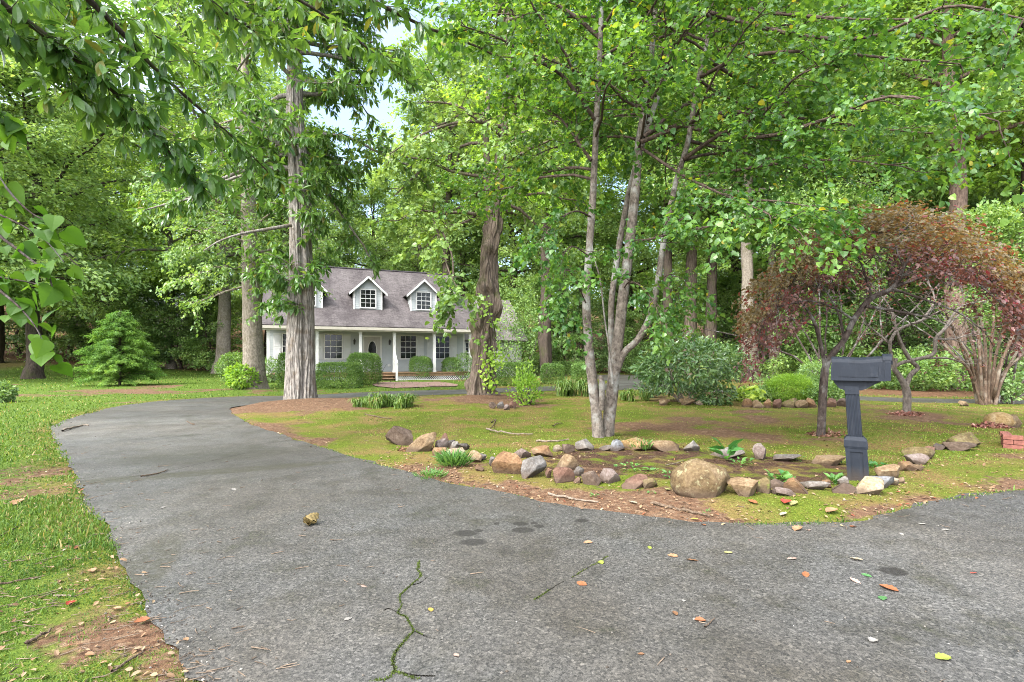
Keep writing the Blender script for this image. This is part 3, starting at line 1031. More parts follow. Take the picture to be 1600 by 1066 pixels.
GS = 'stones edging the front bed'
GB = 'stones edging the shrub bed'
ROCKS = [
    ('stone', 'dark weathered boulder at the far left end of the stone edging', 603, 668, 647, 698, 'brown', dict(cuts=6)),
    ('stone', 'large slanting tan boulder beside the dark boulder at the left end', 634, 669, 685, 710, 'tan', dict(cuts=8, tilt=.62, depth=.5, flat=.55)),
    ('stone', 'small reddish stone behind the grey stones near the slanting boulder', 689, 680, 701, 692, 'red', {}),
    ('stone', 'mauve grey stone just right of the slanting tan boulder', 680, 690, 700, 707, 'pink', {}),
    ('stone', 'flat orange brown stone below the mauve grey stone', 675, 704, 699, 718, 'orange', dict(cuts=10)),
    ('stone', 'upright white stone in the small heap above the green tuft', 704, 694, 717, 707, 'white', {}),
    ('stone', 'beige rounded stone directly above the bright green grass tuft', 700, 704, 726, 719, 'cream', dict(cuts=5)),
    ('stone', 'dark grey stone behind the upright white stone', 698, 690, 711, 702, 'dark', {}),
    ('stone', 'dark flat stone right of the upright white stone', 714, 697, 733, 708, 'dark', {}),
    ('stone', 'tan slab leaning at the right side of the green grass tuft', 729, 709, 752, 727, 'tan', dict(tilt=-.3)),
    ('stone', 'small grey stone right of the leaning tan slab', 744, 713, 760, 724, 'grey', {}),
    ('stone', 'small orange stone between the green tuft and the tan slab', 719, 714, 731, 724, 'orange', {}),
    ('stone', 'lone small orange stone low on the bank near the asphalt', 743, 732, 756, 742, 'orange', dict(cuts=4)),
    ('stone', 'big orange tan block, largest left of the bed', 770, 713, 815, 746, 'orange', dict(cuts=8, box=.6)),
    ('stone', 'grey stone tucked behind the left side of the big orange block', 764, 719, 777, 734, 'grey', {}),
    ('stone', 'grey pointed slab right of the big orange block', 815, 721, 853, 752, 'grey', dict(cuts=10, lo=.4, hi=.75)),
    ('stone', 'pale pinkish stone behind the big orange block', 802, 707, 829, 722, 'pink', {}),
    ('stone', 'orange stone at the left start of the back row', 831, 702, 863, 719, 'orange', dict(cuts=8)),
    ('stone', 'small cream stone in the back row beside the orange stone', 864, 701, 880, 711, 'cream', {}),
    ('stone', 'low brown stone in the back row before the pale green slab', 879, 701, 898, 714, 'brown', {}),
    ('stone', 'small reddish chip between the grey slab and the red block', 852, 740, 862, 753, 'red', {}),
    ('stone', 'round tan brown stone resting above the red block', 869, 717, 904, 741, 'tan', dict(cuts=3)),
    ('stone', 'red orange block at the left of the front row', 865, 736, 897, 759, 'red', dict(cuts=7, box=.8)),
    ('stone', 'small grey squared stone right of the red orange block', 895, 738, 912, 752, 'grey', dict(box=.6)),
    ('stone', 'small red stone under the small grey squared stone', 896, 750, 908, 760, 'red', {}),
    ('stone', 'brown grey block in the middle of the front row', 909, 741, 940, 763, 'brown', dict(cuts=6, box=.8)),
    ('stone', 'pale grey boulder in the front row left of the flat orange slab', 939, 739, 969, 761, 'pink', dict(cuts=8)),
    ('stone', 'flat orange tan slab in the front row left of the great boulder', 971, 749, 1013, 769, 'red', dict(cuts=8, box=.5)),
    ('stone', 'moss covered low stone at the end of the orange slab', 1003, 753, 1027, 769, 'mossy', dict(cuts=4)),
    ('boulder', 'great rounded brown boulder with white lichen spots, the largest rock', 1052, 729, 1137, 785, 'boulder', dict(cuts=5, lo=.72, hi=.92, depth=.72, rough=.035)),
    ('stone', 'white and green slab at the foot of the multi stemmed tree', 899, 692, 928, 710, 'white', dict(cuts=9)),
    ('stone', 'low grey stone touching the roots of the multi stemmed tree', 937, 701, 958, 710, 'grey', {}),
    ('stone', 'blue grey stone in the back row just right of the tree roots', 953, 694, 975, 710, 'blue', {}),
    ('stone', 'yellowish tan stone in the back row with grass before it', 973, 691, 1017, 709, 'yellow', dict(cuts=6)),
    ('stone', 'long flat tan stone in the middle of the back row', 1015, 693, 1064, 710, 'tan', dict(cuts=7, box=.4)),
    ('stone', 'grey white stone right of the long flat tan stone', 1067, 694, 1093, 711, 'white', {}),
    ('stone', 'pale slab in the back row behind the broad leaved plant', 1110, 700, 1159, 718, 'white', dict(cuts=8)),
    ('stone', 'pinkish upright stone right of the broad leaved plant', 1177, 697, 1198, 720, 'pink', {}),
    ('stone', 'flat grey stone in the back row left of the flat tan stone', 1207, 710, 1251, 723, 'grey', dict(cuts=6)),
    ('stone', 'flat tan stone in the back row left of the mailbox post', 1270, 713, 1318, 730, 'tan', dict(cuts=9)),
    ('stone', 'squared tan block right of the great boulder', 1136, 759, 1184, 787, 'tan', dict(cuts=6, box=.8)),
    ('stone', 'round olive stone right of the squared tan block', 1183, 758, 1205, 782, 'mossy', dict(cuts=3)),
    ('stone', 'brown wedge stone lying behind the low flat brown stone', 1199, 759, 1228, 774, 'brown', {}),
    ('stone', 'low flat brown stone in front of the brown wedge', 1208, 770, 1239, 785, 'pink', dict(cuts=7)),
    ('stone', 'rounded orange stone right of the brown wedge', 1228, 758, 1260, 781, 'orange', dict(cuts=5)),
    ('stone', 'grey white slab between the rounded orange stone and the post', 1254, 758, 1290, 774, 'white', {}),
    ('stone', 'small pink orange stone at the end of the grey white slab', 1282, 757, 1298, 769, 'orange', {}),
    ('stone', 'brown grey flat stone left of the mailbox base', 1294, 761, 1330, 778, 'brown', dict(cuts=6)),
    ('stone', 'white angular stone standing at the left of the mailbox base', 1310, 751, 1327, 768, 'white', {}),
    ('stone', 'large cream stone leaning against the front of the mailbox base', 1329, 749, 1376, 779, 'cream', dict(cuts=7, tilt=.2)),
    ('stone', 'blue grey stone right of the large cream stone', 1362, 748, 1392, 768, 'blue', {}),
    ('stone', 'small cream stone right of the blue grey stone', 1386, 751, 1405, 764, 'cream', {}),
    ('stone', 'big tan slab leaning behind the blue grey stone', 1373, 728, 1407, 756, 'tan', dict(cuts=9, tilt=.35, depth=.5)),
    ('stone', 'brown stone between the mailbox base and the big tan slab', 1367, 740, 1386, 755, 'brown', {}),
    ('stone', 'small tan pebble at the right end by the mailbox stones', 1402, 751, 1414, 761, 'tan', {}),
    ('stone', 'mossy round backed tan stone on the moss right of the mailbox', 1419, 702, 1458, 721, 'mossy', dict(cuts=4)),
    ('stone', 'pinkish flat stone in front of the mossy round backed stone', 1415, 713, 1446, 730, 'pink', dict(cuts=6)),
    ('stone', 'orange stone below the pinkish flat stone', 1406, 727, 1430, 742, 'orange', {}),
    ('stone', 'tan grey stone right of the orange stone on the moss', 1424, 730, 1441, 740, 'tan', {}),
    ('stone', 'thin orange red stone lying left of the small dark stone', 1443, 701, 1463, 712, 'red', {}),
    ('stone', 'small dark grey stone between the red stone and the flat slab', 1459, 697, 1473, 707, 'dark', {}),
    ('stone', 'flat grey brown slab in front of the mossy curved stone', 1474, 695, 1516, 709, 'brown', dict(cuts=5)),
    ('stone', 'long mossy hollow backed stone between the slab and the bricks', 1487, 681, 1528, 704, 'mossy', dict(cuts=6)),
    ('boulder', 'smooth yellow log shaped boulder behind the brick stack', 1543, 648, 1581, 671, 'yellow', dict(cuts=3, lo=.8, hi=.95, rough=.03)),
    ('boulder', 'grey tan boulder leaning behind the yellow boulder', 1569, 651, 1596, 671, 'tan', dict(cuts=5)),
]
for k, (nm, lb, a, b, c, d, m, kw) in enumerate(ROCKS):
    rock(nm, lb, a, b, c, d, m, 100 + k, group=GS, **kw)
for k, (a, b, c, d, m, lb) in enumerate([
        (1160, 627, 1176, 640, 'orange', 'orange stone at the left end of the shrub bed edging, by the yellow hosta'),
        (1176, 629, 1191, 641, 'tan', 'tan stone second along the shrub bed edging'),
        (1192, 628, 1204, 641, 'orange', 'rusty stone third along the shrub bed edging'),
        (1206, 628, 1223, 642, 'red', 'reddish stone below the left side of the bright green mound'),
        (1222, 627, 1243, 641, 'mossy', 'mossy stone below the middle of the bright green mound'),
        (1243, 630, 1261, 642, 'tan', 'tan stone below the right side of the bright green mound'),
        (1261, 628, 1278, 642, 'orange', 'orange stone left of the maple trunk in the shrub bed edging'),
        (1290, 628, 1306, 642, 'red', 'reddish stone between the maple trunk and the mailbox in the shrub bed edging'),
        (1308, 629, 1324, 641, 'brown', 'brown stone just left of the mailbox post in the shrub bed edging'),
        (1030, 627, 1046, 637, 'tan', 'tan stone under the left side of the big glossy shrub'),
        (1062, 626, 1084, 637, 'tan', 'pale tan stone below the stems of the big glossy shrub'),
        (1088, 628, 1100, 637, 'cream', 'cream stone below the stems of the big glossy shrub')]):
    rock('stone', lb, a, b, c, d, m, 300 + k, group=GB, cuts=5)
for k, (a, b, c, d, m, lb) in enumerate([
        (764, 633, 776, 642, 'brown', 'small brown stone at the left of the little heap by the yellow green shrub'),
        (777, 632, 789, 642, 'grey', 'small grey stone second in the little heap by the yellow green shrub'),
        (787, 635, 796, 643, 'pink', 'small pinkish stone in the middle of the little heap by the yellow green shrub'),
        (795, 631, 807, 641, 'red', 'small red stone in the little heap nearest the yellow green shrub'),
        (1500, 628, 1512, 636, 'tan', 'tan stone beside the right driveway under the pine trunk')]):
    rock('stone', lb, a, b, c, d, m, 330 + k, group='small stones on the lawn')

# pale lichen spots on the great boulder are in its own mesh colour; a few raised crusts
# ------------------------------------------------------------------ leaves and sticks lying on the asphalt and verge
LC = {'orange': (.25, .09, .035), 'tan': (.28, .155, .08), 'yellow': (.34, .24, .05), 'pale': (.32, .31, .12), 'white': (.24, .225, .2), 'pink': (.32, .22, .175),
      'brown': (.17, .085, .04), 'green': (.06, .16, .05), 'lime': (.19, .22, .035), 'red': (.36, .05, .03), 'cream': (.30, .26, .18)}
LM = {k: plain(k + '_dry_leaf', c, .65, .3, .25, 30) for k, c in LC.items()}


def curled_leaf(seed, L, wd, curl):
    R = np.random.default_rng(seed)
    m, n = 9, 7
    V = []
    for i in range(m):
        s = i / (m - 1)
        prof = math.sin(math.pi * min(1, s * .96 + .03)) ** .75 * (1 + .12 * (-1) ** i)
        for j in range(n):
            q = (j / (n - 1) - .5) * 2
            x = q * wd * .5 * prof
            z = abs(q) ** 1.6 * wd * .5 * prof * curl + curl * .25 * L * (s - .5) ** 2 * 2 + R.normal() * .012 * L
            V.append((x, (s - .5) * L, z + .003))
    F_ = [[i * n + j, i * n + j + 1, (i + 1) * n + j + 1, (i + 1) * n + j] for i in range(m - 1) for j in range(n - 1)]
    V = np.array(V)
    V[:, 2] -= V[:, 2].min()
    return V, np.array(F_)


LEAVES = [
    (919, 851, 'tan', 11, 'tan leaf on the asphalt right of the dark wet spots'), (909, 916, 'orange', 14, 'orange leaf on the asphalt below the short mossy crack'),
    (673, 957, 'yellow', 10, 'yellow leaf beside the long mossy crack'), (544, 971, 'white', 12, 'crumpled whitish leaf left of the long mossy crack'),
    (713, 1029, 'pink', 10, 'pinkish leaf near the bottom edge right of the mossy crack'), (568, 920, 'pink', 8, 'small pink brown leaf left of the top of the mossy crack'),
    (939, 883, 'lime', 10, 'lime leaf at the upper end of the short mossy crack'), (1015, 859, 'lime', 8, 'small lime leaf at mid road below the flat orange slab'),
    (1051, 872, 'tan', 13, 'tan orange leaf on the road left of the brown crumpled leaf'), (1082, 879, 'brown', 14, 'brown crumpled leaf on the road left of the pale yellow leaf'),
    (1138, 867, 'pale', 13, 'pale yellow leaf on the road below the great boulder'), (1099, 823, 'orange', 9, 'orange leaf at the asphalt edge just below the great boulder'),
    (1246, 830, 'tan', 17, 'long tan leaf at the asphalt edge left of the pink leaf'), (1263, 831, 'pink', 9, 'pink leaf at the asphalt edge below the rounded orange stone'),
    (1333, 826, 'orange', 13, 'orange leaf on the asphalt straight below the mailbox'), (1238, 877, 'pink', 12, 'pinkish leaf mid road left of the cream leaf'),
    (1338, 878, 'cream', 14, 'thin cream leaf on the road left of the dark oval stain'), (1259, 902, 'orange', 15, 'orange brown leaf left of the green leaf'),
    (1354, 903, 'green', 12, 'green leaf just left of the dark oval stain'), (1336, 912, 'pink', 14, 'pink leaf left of the green leaf by the oval stain'),
    (1389, 924, 'orange', 21, 'largest orange leaf, below the dark oval stain'), (1379, 939, 'green', 14, 'narrow green leaf below the largest orange leaf'),
    (1521, 899, 'red', 8, 'small red brown leaf at the far right of the road'), (1068, 943, 'white', 7, 'small white petal like leaf above the brown leaf pair'),
    (1055, 963, 'brown', 13, 'brown folded leaf left of the upright orange brown leaf'), (1094, 974, 'orange', 14, 'orange brown leaf beside the short twig'),
    (1085, 972, 'white', 7, 'tiny white fleck beside the orange brown leaf and twig'), (1364, 1006, 'white', 14, 'white grey leaf low on the right part of the road'),
    (1326, 1039, 'tan', 10, 'tan leaf near the bottom edge with moss beside it'), (1474, 1034, 'lime', 20, 'long lime leaf near the bottom right corner'),
    (1002, 1027, 'brown', 9, 'dark brown leaf scrap near the bottom edge at mid road'), (1477, 831, 'white', 9, 'small white leaf on the road right of the mailbox'),
    (1409, 838, 'white', 9, 'whitish leaf on the road below the right end stones'), (1441, 822, 'white', 8, 'tiny white leaf near the moss edge right of the mailbox'),
    (222, 978, 'orange', 17, 'orange folded leaf at the left edge of the asphalt'), (111, 950, 'red', 16, 'red leaf on the left verge'),
    (183, 958, 'tan', 14, 'tan leaf on the mossy left verge near the asphalt'), (27, 790, 'tan', 20, 'tan leaf in the bright grass at the far left'),
    (144, 898, 'tan', 14, 'tan leaf on the bare soil of the left verge'), (365, 767, 'white', 8, 'white fleck on the driveway left of the slanting boulder'),
    (254, 796, 'white', 8, 'white fleck on the driveway near the left grass'), (1085, 815, 'yellow', 9, 'small yellow leaf at the soil edge below the great boulder'),
    (989, 790, 'cream', 13, 'cream leaf on the soil below the flat orange slab'), (1043, 774, 'pale', 12, 'pale yellow leaf at the left foot of the great boulder'),
    (1240, 797, 'pale', 17, 'pale yellow leaf on the moss below the rounded orange stone'), (1224, 810, 'cream', 14, 'cream leaf at the moss edge below the brown wedge stone'),
    (1300, 806, 'tan', 20, 'broad tan lobed leaf on the moss edge below the mailbox'), (1176, 796, 'orange', 14, 'orange leaf below the squared tan block'),
    (1228, 796, 'red', 17, 'red orange leaf left of the pale yellow leaf on the moss'),
]
for k, (u, v_, c, wpx, lb) in enumerate(LEAVES):
    x, y = G(u, v_)
    L = wpx / F * y * 1.25
    V, F_ = curled_leaf(500 + k, L, L * random.uniform(.45, .75), random.uniform(.12, .5))
    z = max(.0125, H1(x, y) + .012)
    o = obj('fallen_leaf', np_mesh('fallen_leaf', V, [F_], (LM[c],), smooth=True), loc=(x, y, z), rot=(random.uniform(-.15, .15), random.uniform(-.15, .15), random.uniform(0, 6.28)))
    tag(o, lb, 'leaf', 'fallen leaves on the asphalt and its edge')

# crumpled dry husk: three overlapping curled leaves in one body
x, y = G(486, 822)
husk = MB()
for k in range(4):
    V, F_ = curled_leaf(700 + k, .11, .085, 1.15)
    a = [0.3, 1.0, -.5, 2.6][k]
    c, s_ = math.cos(a), math.sin(a)
    V = V @ np.array([[c, s_, 0], [-s_, c, 0], [0, 0, 1]])
    if k == 3:
        V[:, 2] = .075 - V[:, 2]
    husk.add(V + np.array([random.uniform(-.012, .012), random.uniform(-.012, .012), .004 * k]), [F_])
tag(obj('dry_husk', husk, None, plain('dry_husk', (.22, .16, .06), .7, .3, .45, 25), loc=(x, y, .013)), 'crumpled yellow brown dry husk lying alone on the driveway', 'husk')

stick_mat = bark_mat('dead_stick', (.07, .045, .03), (.22, .16, .11), .4, 30)
pale_stick = bark_mat('pale_stick', (.16, .12, .09), (.36, .29, .22), .4, 30)
STICKS = [
    ([(1017, 792), (1050, 799), (1080, 806), (1110, 812)], 5, stick_mat, 'dark root like stick along the soil below the great boulder'),
    ([(858, 776), (880, 781), (905, 785), (935, 789)], 4, pale_stick, 'long pale stick at the asphalt edge below the red block'),
    ([(761, 673), (775, 676), (800, 680), (832, 681)], 3, pale_stick, 'pale bare stick on the moss between the two large trunks'),
    ([(768, 662), (775, 657), (770, 668), (764, 673)], 2, stick_mat, 'bent dark twig on the moss above the pale bare stick'),
    ([(838, 694), (870, 696), (890, 695)], 3, pale_stick, 'grey stick on the moss left of the multi stemmed tree'),
    ([(864, 668), (871, 664), (879, 663)], 2, stick_mat, 'short dark stick on the moss at mid island'),
    ([(292, 660), (299, 664), (304, 666)], 1.5, stick_mat, 'small forked twig on the driveway bend'),
    ([(220, 748), (240, 744), (262, 738)], 2.5, stick_mat, 'thin dark stick on the soil seam across the driveway'),
    ([(0, 922), (30, 916), (58, 910)], 3, stick_mat, 'dark stick lying level on the mossy left verge'),
    ([(40, 1012), (60, 1003), (80, 992)], 6, stick_mat, 'thick dark stick on the left verge near the bottom corner'),
    ([(175, 1062), (200, 1043), (225, 1025)], 5, stick_mat, 'dark stick at the bottom of the verge beside the asphalt'),
    ([(84, 936), (100, 936), (112, 937)], 2.5, pale_stick, 'short pale stick on the mossy left verge'),
    ([(115, 862), (128, 858), (142, 851)], 4, pale_stick, 'curved whitish bark strip on the left verge'),
    ([(0, 843), (15, 836), (28, 828)], 3, stick_mat, 'brown stick in the soil at the left frame edge'),
    ([(1101, 986), (1109, 979), (1117, 972)], 2.5, stick_mat, 'short brown twig on the road beside the orange brown leaf'),
    ([(1040, 734), (1055, 729), (1068, 724)], 1.5, pale_stick, 'thin pale twig on the dark bed behind the great boulder'),
    ([(1190, 762), (1203, 768), (1215, 771)], 1.5, stick_mat, 'thin twig on the bed behind the round olive stone'),
    ([(570, 652), (590, 655), (612, 657)], 2, stick_mat, 'dark twig on the moss in front of the lily tufts'),
    ([(96, 676), (125, 668), (140, 667)], 3, pale_stick, 'pale broken stick at the inner bend of the driveway edge'),
]
for pts, wpx, mt, lb in STICKS:
    g = np.array(px(pts))
    y0 = g[:, 1].mean()
    r = wpx / 2 / F * y0
    g3 = np.column_stack([g, np.maximum(H(g[:, 0], g[:, 1]), .012) + r * .8 + .004])
    q = smooth(g3, 14)
    q += np.random.default_rng(int(pts[0][0] * 7 + pts[0][1])).normal(size=q.shape) * r * .35
    mb = MB()
    org = q[0].copy()
    mb.tube(q - org, np.linspace(r, r * .55, 14), 7)
    if 'forked' in lb or 'root' in lb:
        mb.tube(grow(q[6] - org, q[9] - q[6] + np.array([.02, .05, .02]), y0 * .012, 4, .2, 0, rng), np.linspace(r * .7, r * .3, 5), 6)
    tag(obj('stick', mb, None, mt, loc=org), lb, 'stick', 'sticks lying on the ground')

# ------------------------------------------------------------------ mailbox
t = NT('slate_plastic')
n1 = t.noise(t.pos(), 7, 6, .7)
n9 = t.noise(t.pos((1, 1, .25)), 26, 5, .7)
cs = t.ramp(n1, [(.3, (.0078, .0102, .0155)), (.7, (.0130, .0168, .0238))])
cs = t.mix(t.maprange(n9, .52, .72, 0, .45), cs, (.035, .037, .043))                   # chalky weathering and scuffs
zz = t.n('ShaderNodeSeparateXYZ', {'Vector': t.pos()}).outputs[2]
cs = t.mix(t.math('MULTIPLY', t.maprange(t.math('ADD', zz, t.math('MULTIPLY', n9, .18)), .10, .24, 1, 0), .6), cs, (.055, .040, .028))   # splashed soil on the foot
slate = t.done(t.princ(cs, t.maprange(n9, .3, .7, .5, .7), .18, t.bump(n9, .15, .004)))
mx, my = G(1341, 753)
mail = thing('mailbox', 'dark slate blue mailbox on a leaning fluted pedestal post at the road edge', 'mailbox', (mx, my, H1(mx, my)), math.radians(-33))
mail.scale = (.80, .80, 1)
S = my / F      # metres per pixel at the mailbox
lean = -.075


def lz(z):
    return lean * z


def slab(mb, z0, z1, w0, w1, d0, d1):
    """tapered block following the post's lean"""
    V = []
    for z, w_, d_ in ((z0, w0, d0), (z1, w1, d1)):
        for sx, sy in ((-1, -1), (1, -1), (1, 1), (-1, 1)):
            V.append((lz(z) + sx * w_ / 2, sy * d_ / 2, z))
    mb.add(V, [[[0, 1, 5, 4], [1, 2, 6, 5], [2, 3, 7, 6], [3, 0, 4, 7], [4, 5, 6, 7], [3, 2, 1, 0]]])


mb = MB()
slab(mb, -.08, .335, .205, .200, .205, .200)
fr = .034
for (a0, a1, b0, b1) in ((-.100, -.100 + fr, .0, .325), (.100 - fr, .100, .0, .325)):
    for sy in (-1, 1):
        V = [(lz(z) + x_, sy * yy, z) for z in (b0, b1) for x_ in (a0, a1) for yy in (.1, .118)]
        mb.add(V, [[[0, 1, 3, 2], [4, 6, 7, 5], [0, 4, 5, 1], [2, 3, 7, 6], [0, 2, 6, 4], [1, 5, 7, 3]]])
for (b0, b1) in ((0, .035), (.292, .325)):
    for sy in (-1, 1):
        V = [(lz(z) + x_, sy * yy, z) for z in (b0, b1) for x_ in (-.1 + fr, .1 - fr) for yy in (.1, .116)]
        mb.add(V, [[[0, 1, 3, 2], [4, 6, 7, 5], [0, 4, 5, 1], [2, 3, 7, 6], [0, 2, 6, 4], [1, 5, 7, 3]]])
for sx in (-1, 1):
    for (b0, b1, y0, y1) in ((0, .325, -.118, -.07), (0, .325, .07, .118), (0, .035, -.07, .07), (.292, .325, -.07, .07)):
        V = [(lz(z) + sx * xx, yy, z) for z in (b0, b1) for xx in (.1, .115) for yy in (y0, y1)]
        mb.add(V, [[[0, 1, 3, 2], [4, 6, 7, 5], [0, 4, 5, 1], [2, 3, 7, 6], [0, 2, 6, 4], [1, 5, 7, 3]]])
obj('pedestal', mb, mail, slate)
mb = MB()
slab(mb, .325, .345, .24, .25, .24, .25)
slab(mb, .345, .405, .252, .246, .252, .246)
slab(mb, .405, .440, .246, .180, .246, .180)
obj('collar', mb, mail, slate)
mb = MB()
slab(mb, .43, .945, .138, .128, .138, .128)
slab(mb, .865, .945, .156, .152, .156, .152)
for q in range(4):          # raised reeds between the flutes
    for side in range(4):
        c0 = -.048 + q * .032
        rr = .0105
        pts = np.array([(c0, -.0675, .45), (c0 * .95, -.0640, .86)])
        a = side * math.pi / 2
        rm = np.array([[math.cos(a), math.sin(a), 0], [-math.sin(a), math.cos(a), 0], [0, 0, 1]])
        pts = pts @ rm
        pts[:, 0] += lz(pts[:, 2])
        pp = smooth(pts, 3)
        mb.tube(pp, rr, 8)
obj('fluted_post', mb, mail, slate)
mb = MB()
zt = .945
cx0 = lz(zt)
prof = [(-.205, .065), (-.18, .02), (-.13, -.03), (-.085, -.045), (.10, -.045), (.15, -.03), (.22, .01), (.30, .048), (.33, .065)]
mb.prism([(cx0 + a, zt + .005 + b) for a, b in prof], 1, -.055, .055)
obj('bracket', mb, mail, slate)
ang = math.radians(-3)
mb = MB()
bx0, bx1, zb = cx0 - .215, cx0 + .345, zt + .07
Wd = .118
sec = [(-Wd, 0), (-Wd, .172)] + [(-Wd * .97 * math.cos(a), .180 + .050 * math.sin(a)) for a in np.linspace(.2, math.pi - .2, 9)] + [(Wd, .172), (Wd, 0)]
n = len(sec)
st = np.linspace(bx0, bx1, 14)
V, Fq = [], []
for i, x_ in enumerate(st):
    sag = -.012 * math.exp(-((x_ - (bx0 + .31)) / .13) ** 2)
    for j, (yy, zz) in enumerate(sec):
        V.append((x_, yy * (1 + .02 * math.sin(i)), zb + zz + (sag if zz > .16 else 0) + .006 * (i / 13)))
for i in range(13):
    for j in range(n):
        Fq.append((i * n + j, i * n + (j + 1) % n, (i + 1) * n + (j + 1) % n, (i + 1) * n + j))
mb.add(V, [np.array(Fq)])
for i in (0, 13):
    cen_ = np.mean(np.array(V[i * n:(i + 1) * n]), 0)
    mb.add(V[i * n:(i + 1) * n] + [cen_], [np.array([[j, (j + 1) % n, n] for j in range(n)])])
# base tray lip and embossed side panels
mb.box(bx0 - .006, bx1 + .004, -Wd - .008, Wd + .008, zb - .012, zb + .012)
for sy in (-1, 1):
    y0, y1 = sorted((sy * Wd, sy * (Wd + .0075)))
    mb.box(bx0 + .085, bx1 - .075, y0, y1, zb + .028, zb + .138)
    mb.box(bx0 - .004, bx0 + .022, y0, y1, zb + .012, zb + .150)
obj('box_body', mb, mail, slate)
mb = MB()
sec2 = [(p * 1.06, z_ * 1.05) for p, z_ in sec]
mb.prism([(yy, zb - .008 + zz) for yy, zz in sec2], 0, bx1 - .012, bx1 + .052)
mb.box(bx1 + .052, bx1 + .075, -.03, .03, zb + .15, zb + .19)
mb.prism([(yy * 1.03, zb + .135 + (zz - .13) * 1.1) for yy, zz in sec2[1:-1]], 0, bx1 - .03, bx1 + .062)
obj('door', mb, mail, slate)
mb = MB()
mb.tube(np.array([(cx0 - .02, -.0760, .905), (cx0 - .02, -.0820, .905)]), .007, 8)
mb.tube(np.array([(cx0 - .02, -.0820, .905), (cx0 - .02, -.0840, .905)]), .004, 8)
obj('screw_head', mb, mail, plain('pale_screw', (.5, .5, .5), .4))

# ------------------------------------------------------------------ brick stack at the right edge
brick_mat = plain('red_paver', (.24, .095, .072), .85, .2, .35, 18, bump=.3)
bx, by = G(1567, 704)
k = 0
names = {0: 'bottom', 1: 'middle', 2: 'top'}
for course in range(3):
    zc = .0 + course * .062
    lay = []
    if course == 0:
        lay = [(0, 0, 0, 'left front'), (.215, .0, 0, 'right front'), (0.0, .215, 1, 'left back')]
    elif course == 1:
        lay = [(.0, .0, 1, 'left front'), (.11, .0, 0, 'middle front'), (.325, .0, 0, 'right front'), (.0, .215, 1, 'left back')]
    else:
        lay = [(0, 0, 0, 'left front'), (.215, .0, 0, 'right front'), (.0, .11, 1, 'left side'), (.0, .325, 1, 'left back'), (.43, 0, 0, 'outermost front')]
    for dx, dy, o90, wh in lay:
        b = bmesh.new()
        bmesh.ops.create_cube(b, size=1)
        L_, W_ = (.2, .1)
        sx, sy = (W_, L_) if o90 else (L_, W_)
        for vv in b.verts:
            vv.co = (vv.co.x * sx + sx / 2, vv.co.y * sy + sy / 2, vv.co.z * .057 + .0285)
        bmesh.ops.bevel(b, geom=list(b.edges), offset=.006, segments=2, profile=.6, affect='EDGES')
        me = bpy.data.meshes.new('brick')
        b.to_mesh(me)
        b.free()
        me.materials.append(brick_mat)
        ca_, sa_ = math.cos(math.radians(-40)), math.sin(math.radians(-40))
        o = obj('brick', me, loc=(bx + dx * ca_ - dy * sa_ + random.uniform(-.004, .004), by + dx * sa_ + dy * ca_ + random.uniform(-.004, .004), H1(bx, by) - .008 + zc), rot=(0, 0, math.radians(-40) + random.uniform(-.02, .02)))
        tag(o, f'red brick, {wh} of the {names[course]} course, stack by yellow boulder', 'brick', 'red bricks stacked at the edge of the lawn')

# dry maple leaves heaped against the boulder and at the maple's foot
def leaf_heap(u, v_, w_, d_, n, mt, label, sz=.05, ht=.05):
    R = np.random.default_rng(int(u))
    x, y = G(u, v_)
    a, r = R.uniform(0, 6.28, n), np.sqrt(R.uniform(0, 1, n))
    xx, yy = x + np.cos(a) * r * w_, y + np.sin(a) * r * d_
    zz = H(xx, yy) + R.uniform(.0, 1, n) * ht * (1.05 - r) + .008
    V, fs = put_leaves(L_OVAL, np.stack([xx, yy, zz], -1), R.normal(size=(n, 3)) * np.array([1, 1, .5]), UP + R.normal(size=(n, 3)) * .6, R.uniform(.6, 1.3, n) * sz)
    tag(obj('leaf_heap', np_mesh('leaf_heap', V, fs, (mt,))), label, 'leaf heap', kind='stuff')


mdl = leaf_mat('dry_maple_leaf', (.05, .018, .012), (.16, .06, .04), (.28, .15, .10), trans=.1, rough=.6, acc=.8)
leaf_heap(1549, 672, .33, .14, 260, mdl, 'heap of dry maroon leaves against the yellow boulder', .06, .10)
leaf_heap(1415, 652, .35, .25, 260, mdl, 'dry maroon leaves around the second maple trunk', .06, .06)
leaf_heap(1290, 681, .28, .22, 200, mdl, 'dry maroon leaves around the leaning maple trunk', .06, .08)
leaf_heap(655, 706, .30, .14, 220, LM['brown'], 'brown leaves under the slanting tan boulder', .05, .05)

# ------------------------------------------------------------------ weeds and small plants
def small_plant(name, label, cat, u, v_, hpx, n, tpl, mt, spread=.4, L=.5, up=.8, group=None):
    R = np.random.default_rng(int(u * 3 + v_))
    x, y = G(u, v_)
    hgt_ = hpx / F * y
    a = R.uniform(0, 6.28, n)
    d = np.stack([np.cos(a), np.sin(a), R.uniform(.3, 1.6, n) * up], -1)
    p = np.stack([np.cos(a) * hgt_ * spread * R.uniform(0, 1, n), np.sin(a) * hgt_ * spread * R.uniform(0, 1, n), hgt_ * R.uniform(.0, .55, n)], -1)
    V, fs = put_leaves(tpl, p, d, UP + R.normal(size=(n, 3)) * .3 - d * .3, hgt_ * L * R.uniform(.6, 1.2, n))
    tag(obj(name, np_mesh(name, V, fs, (mt,)), loc=(x, y, max(H1(x, y), 0) - .003)), label, cat, group)


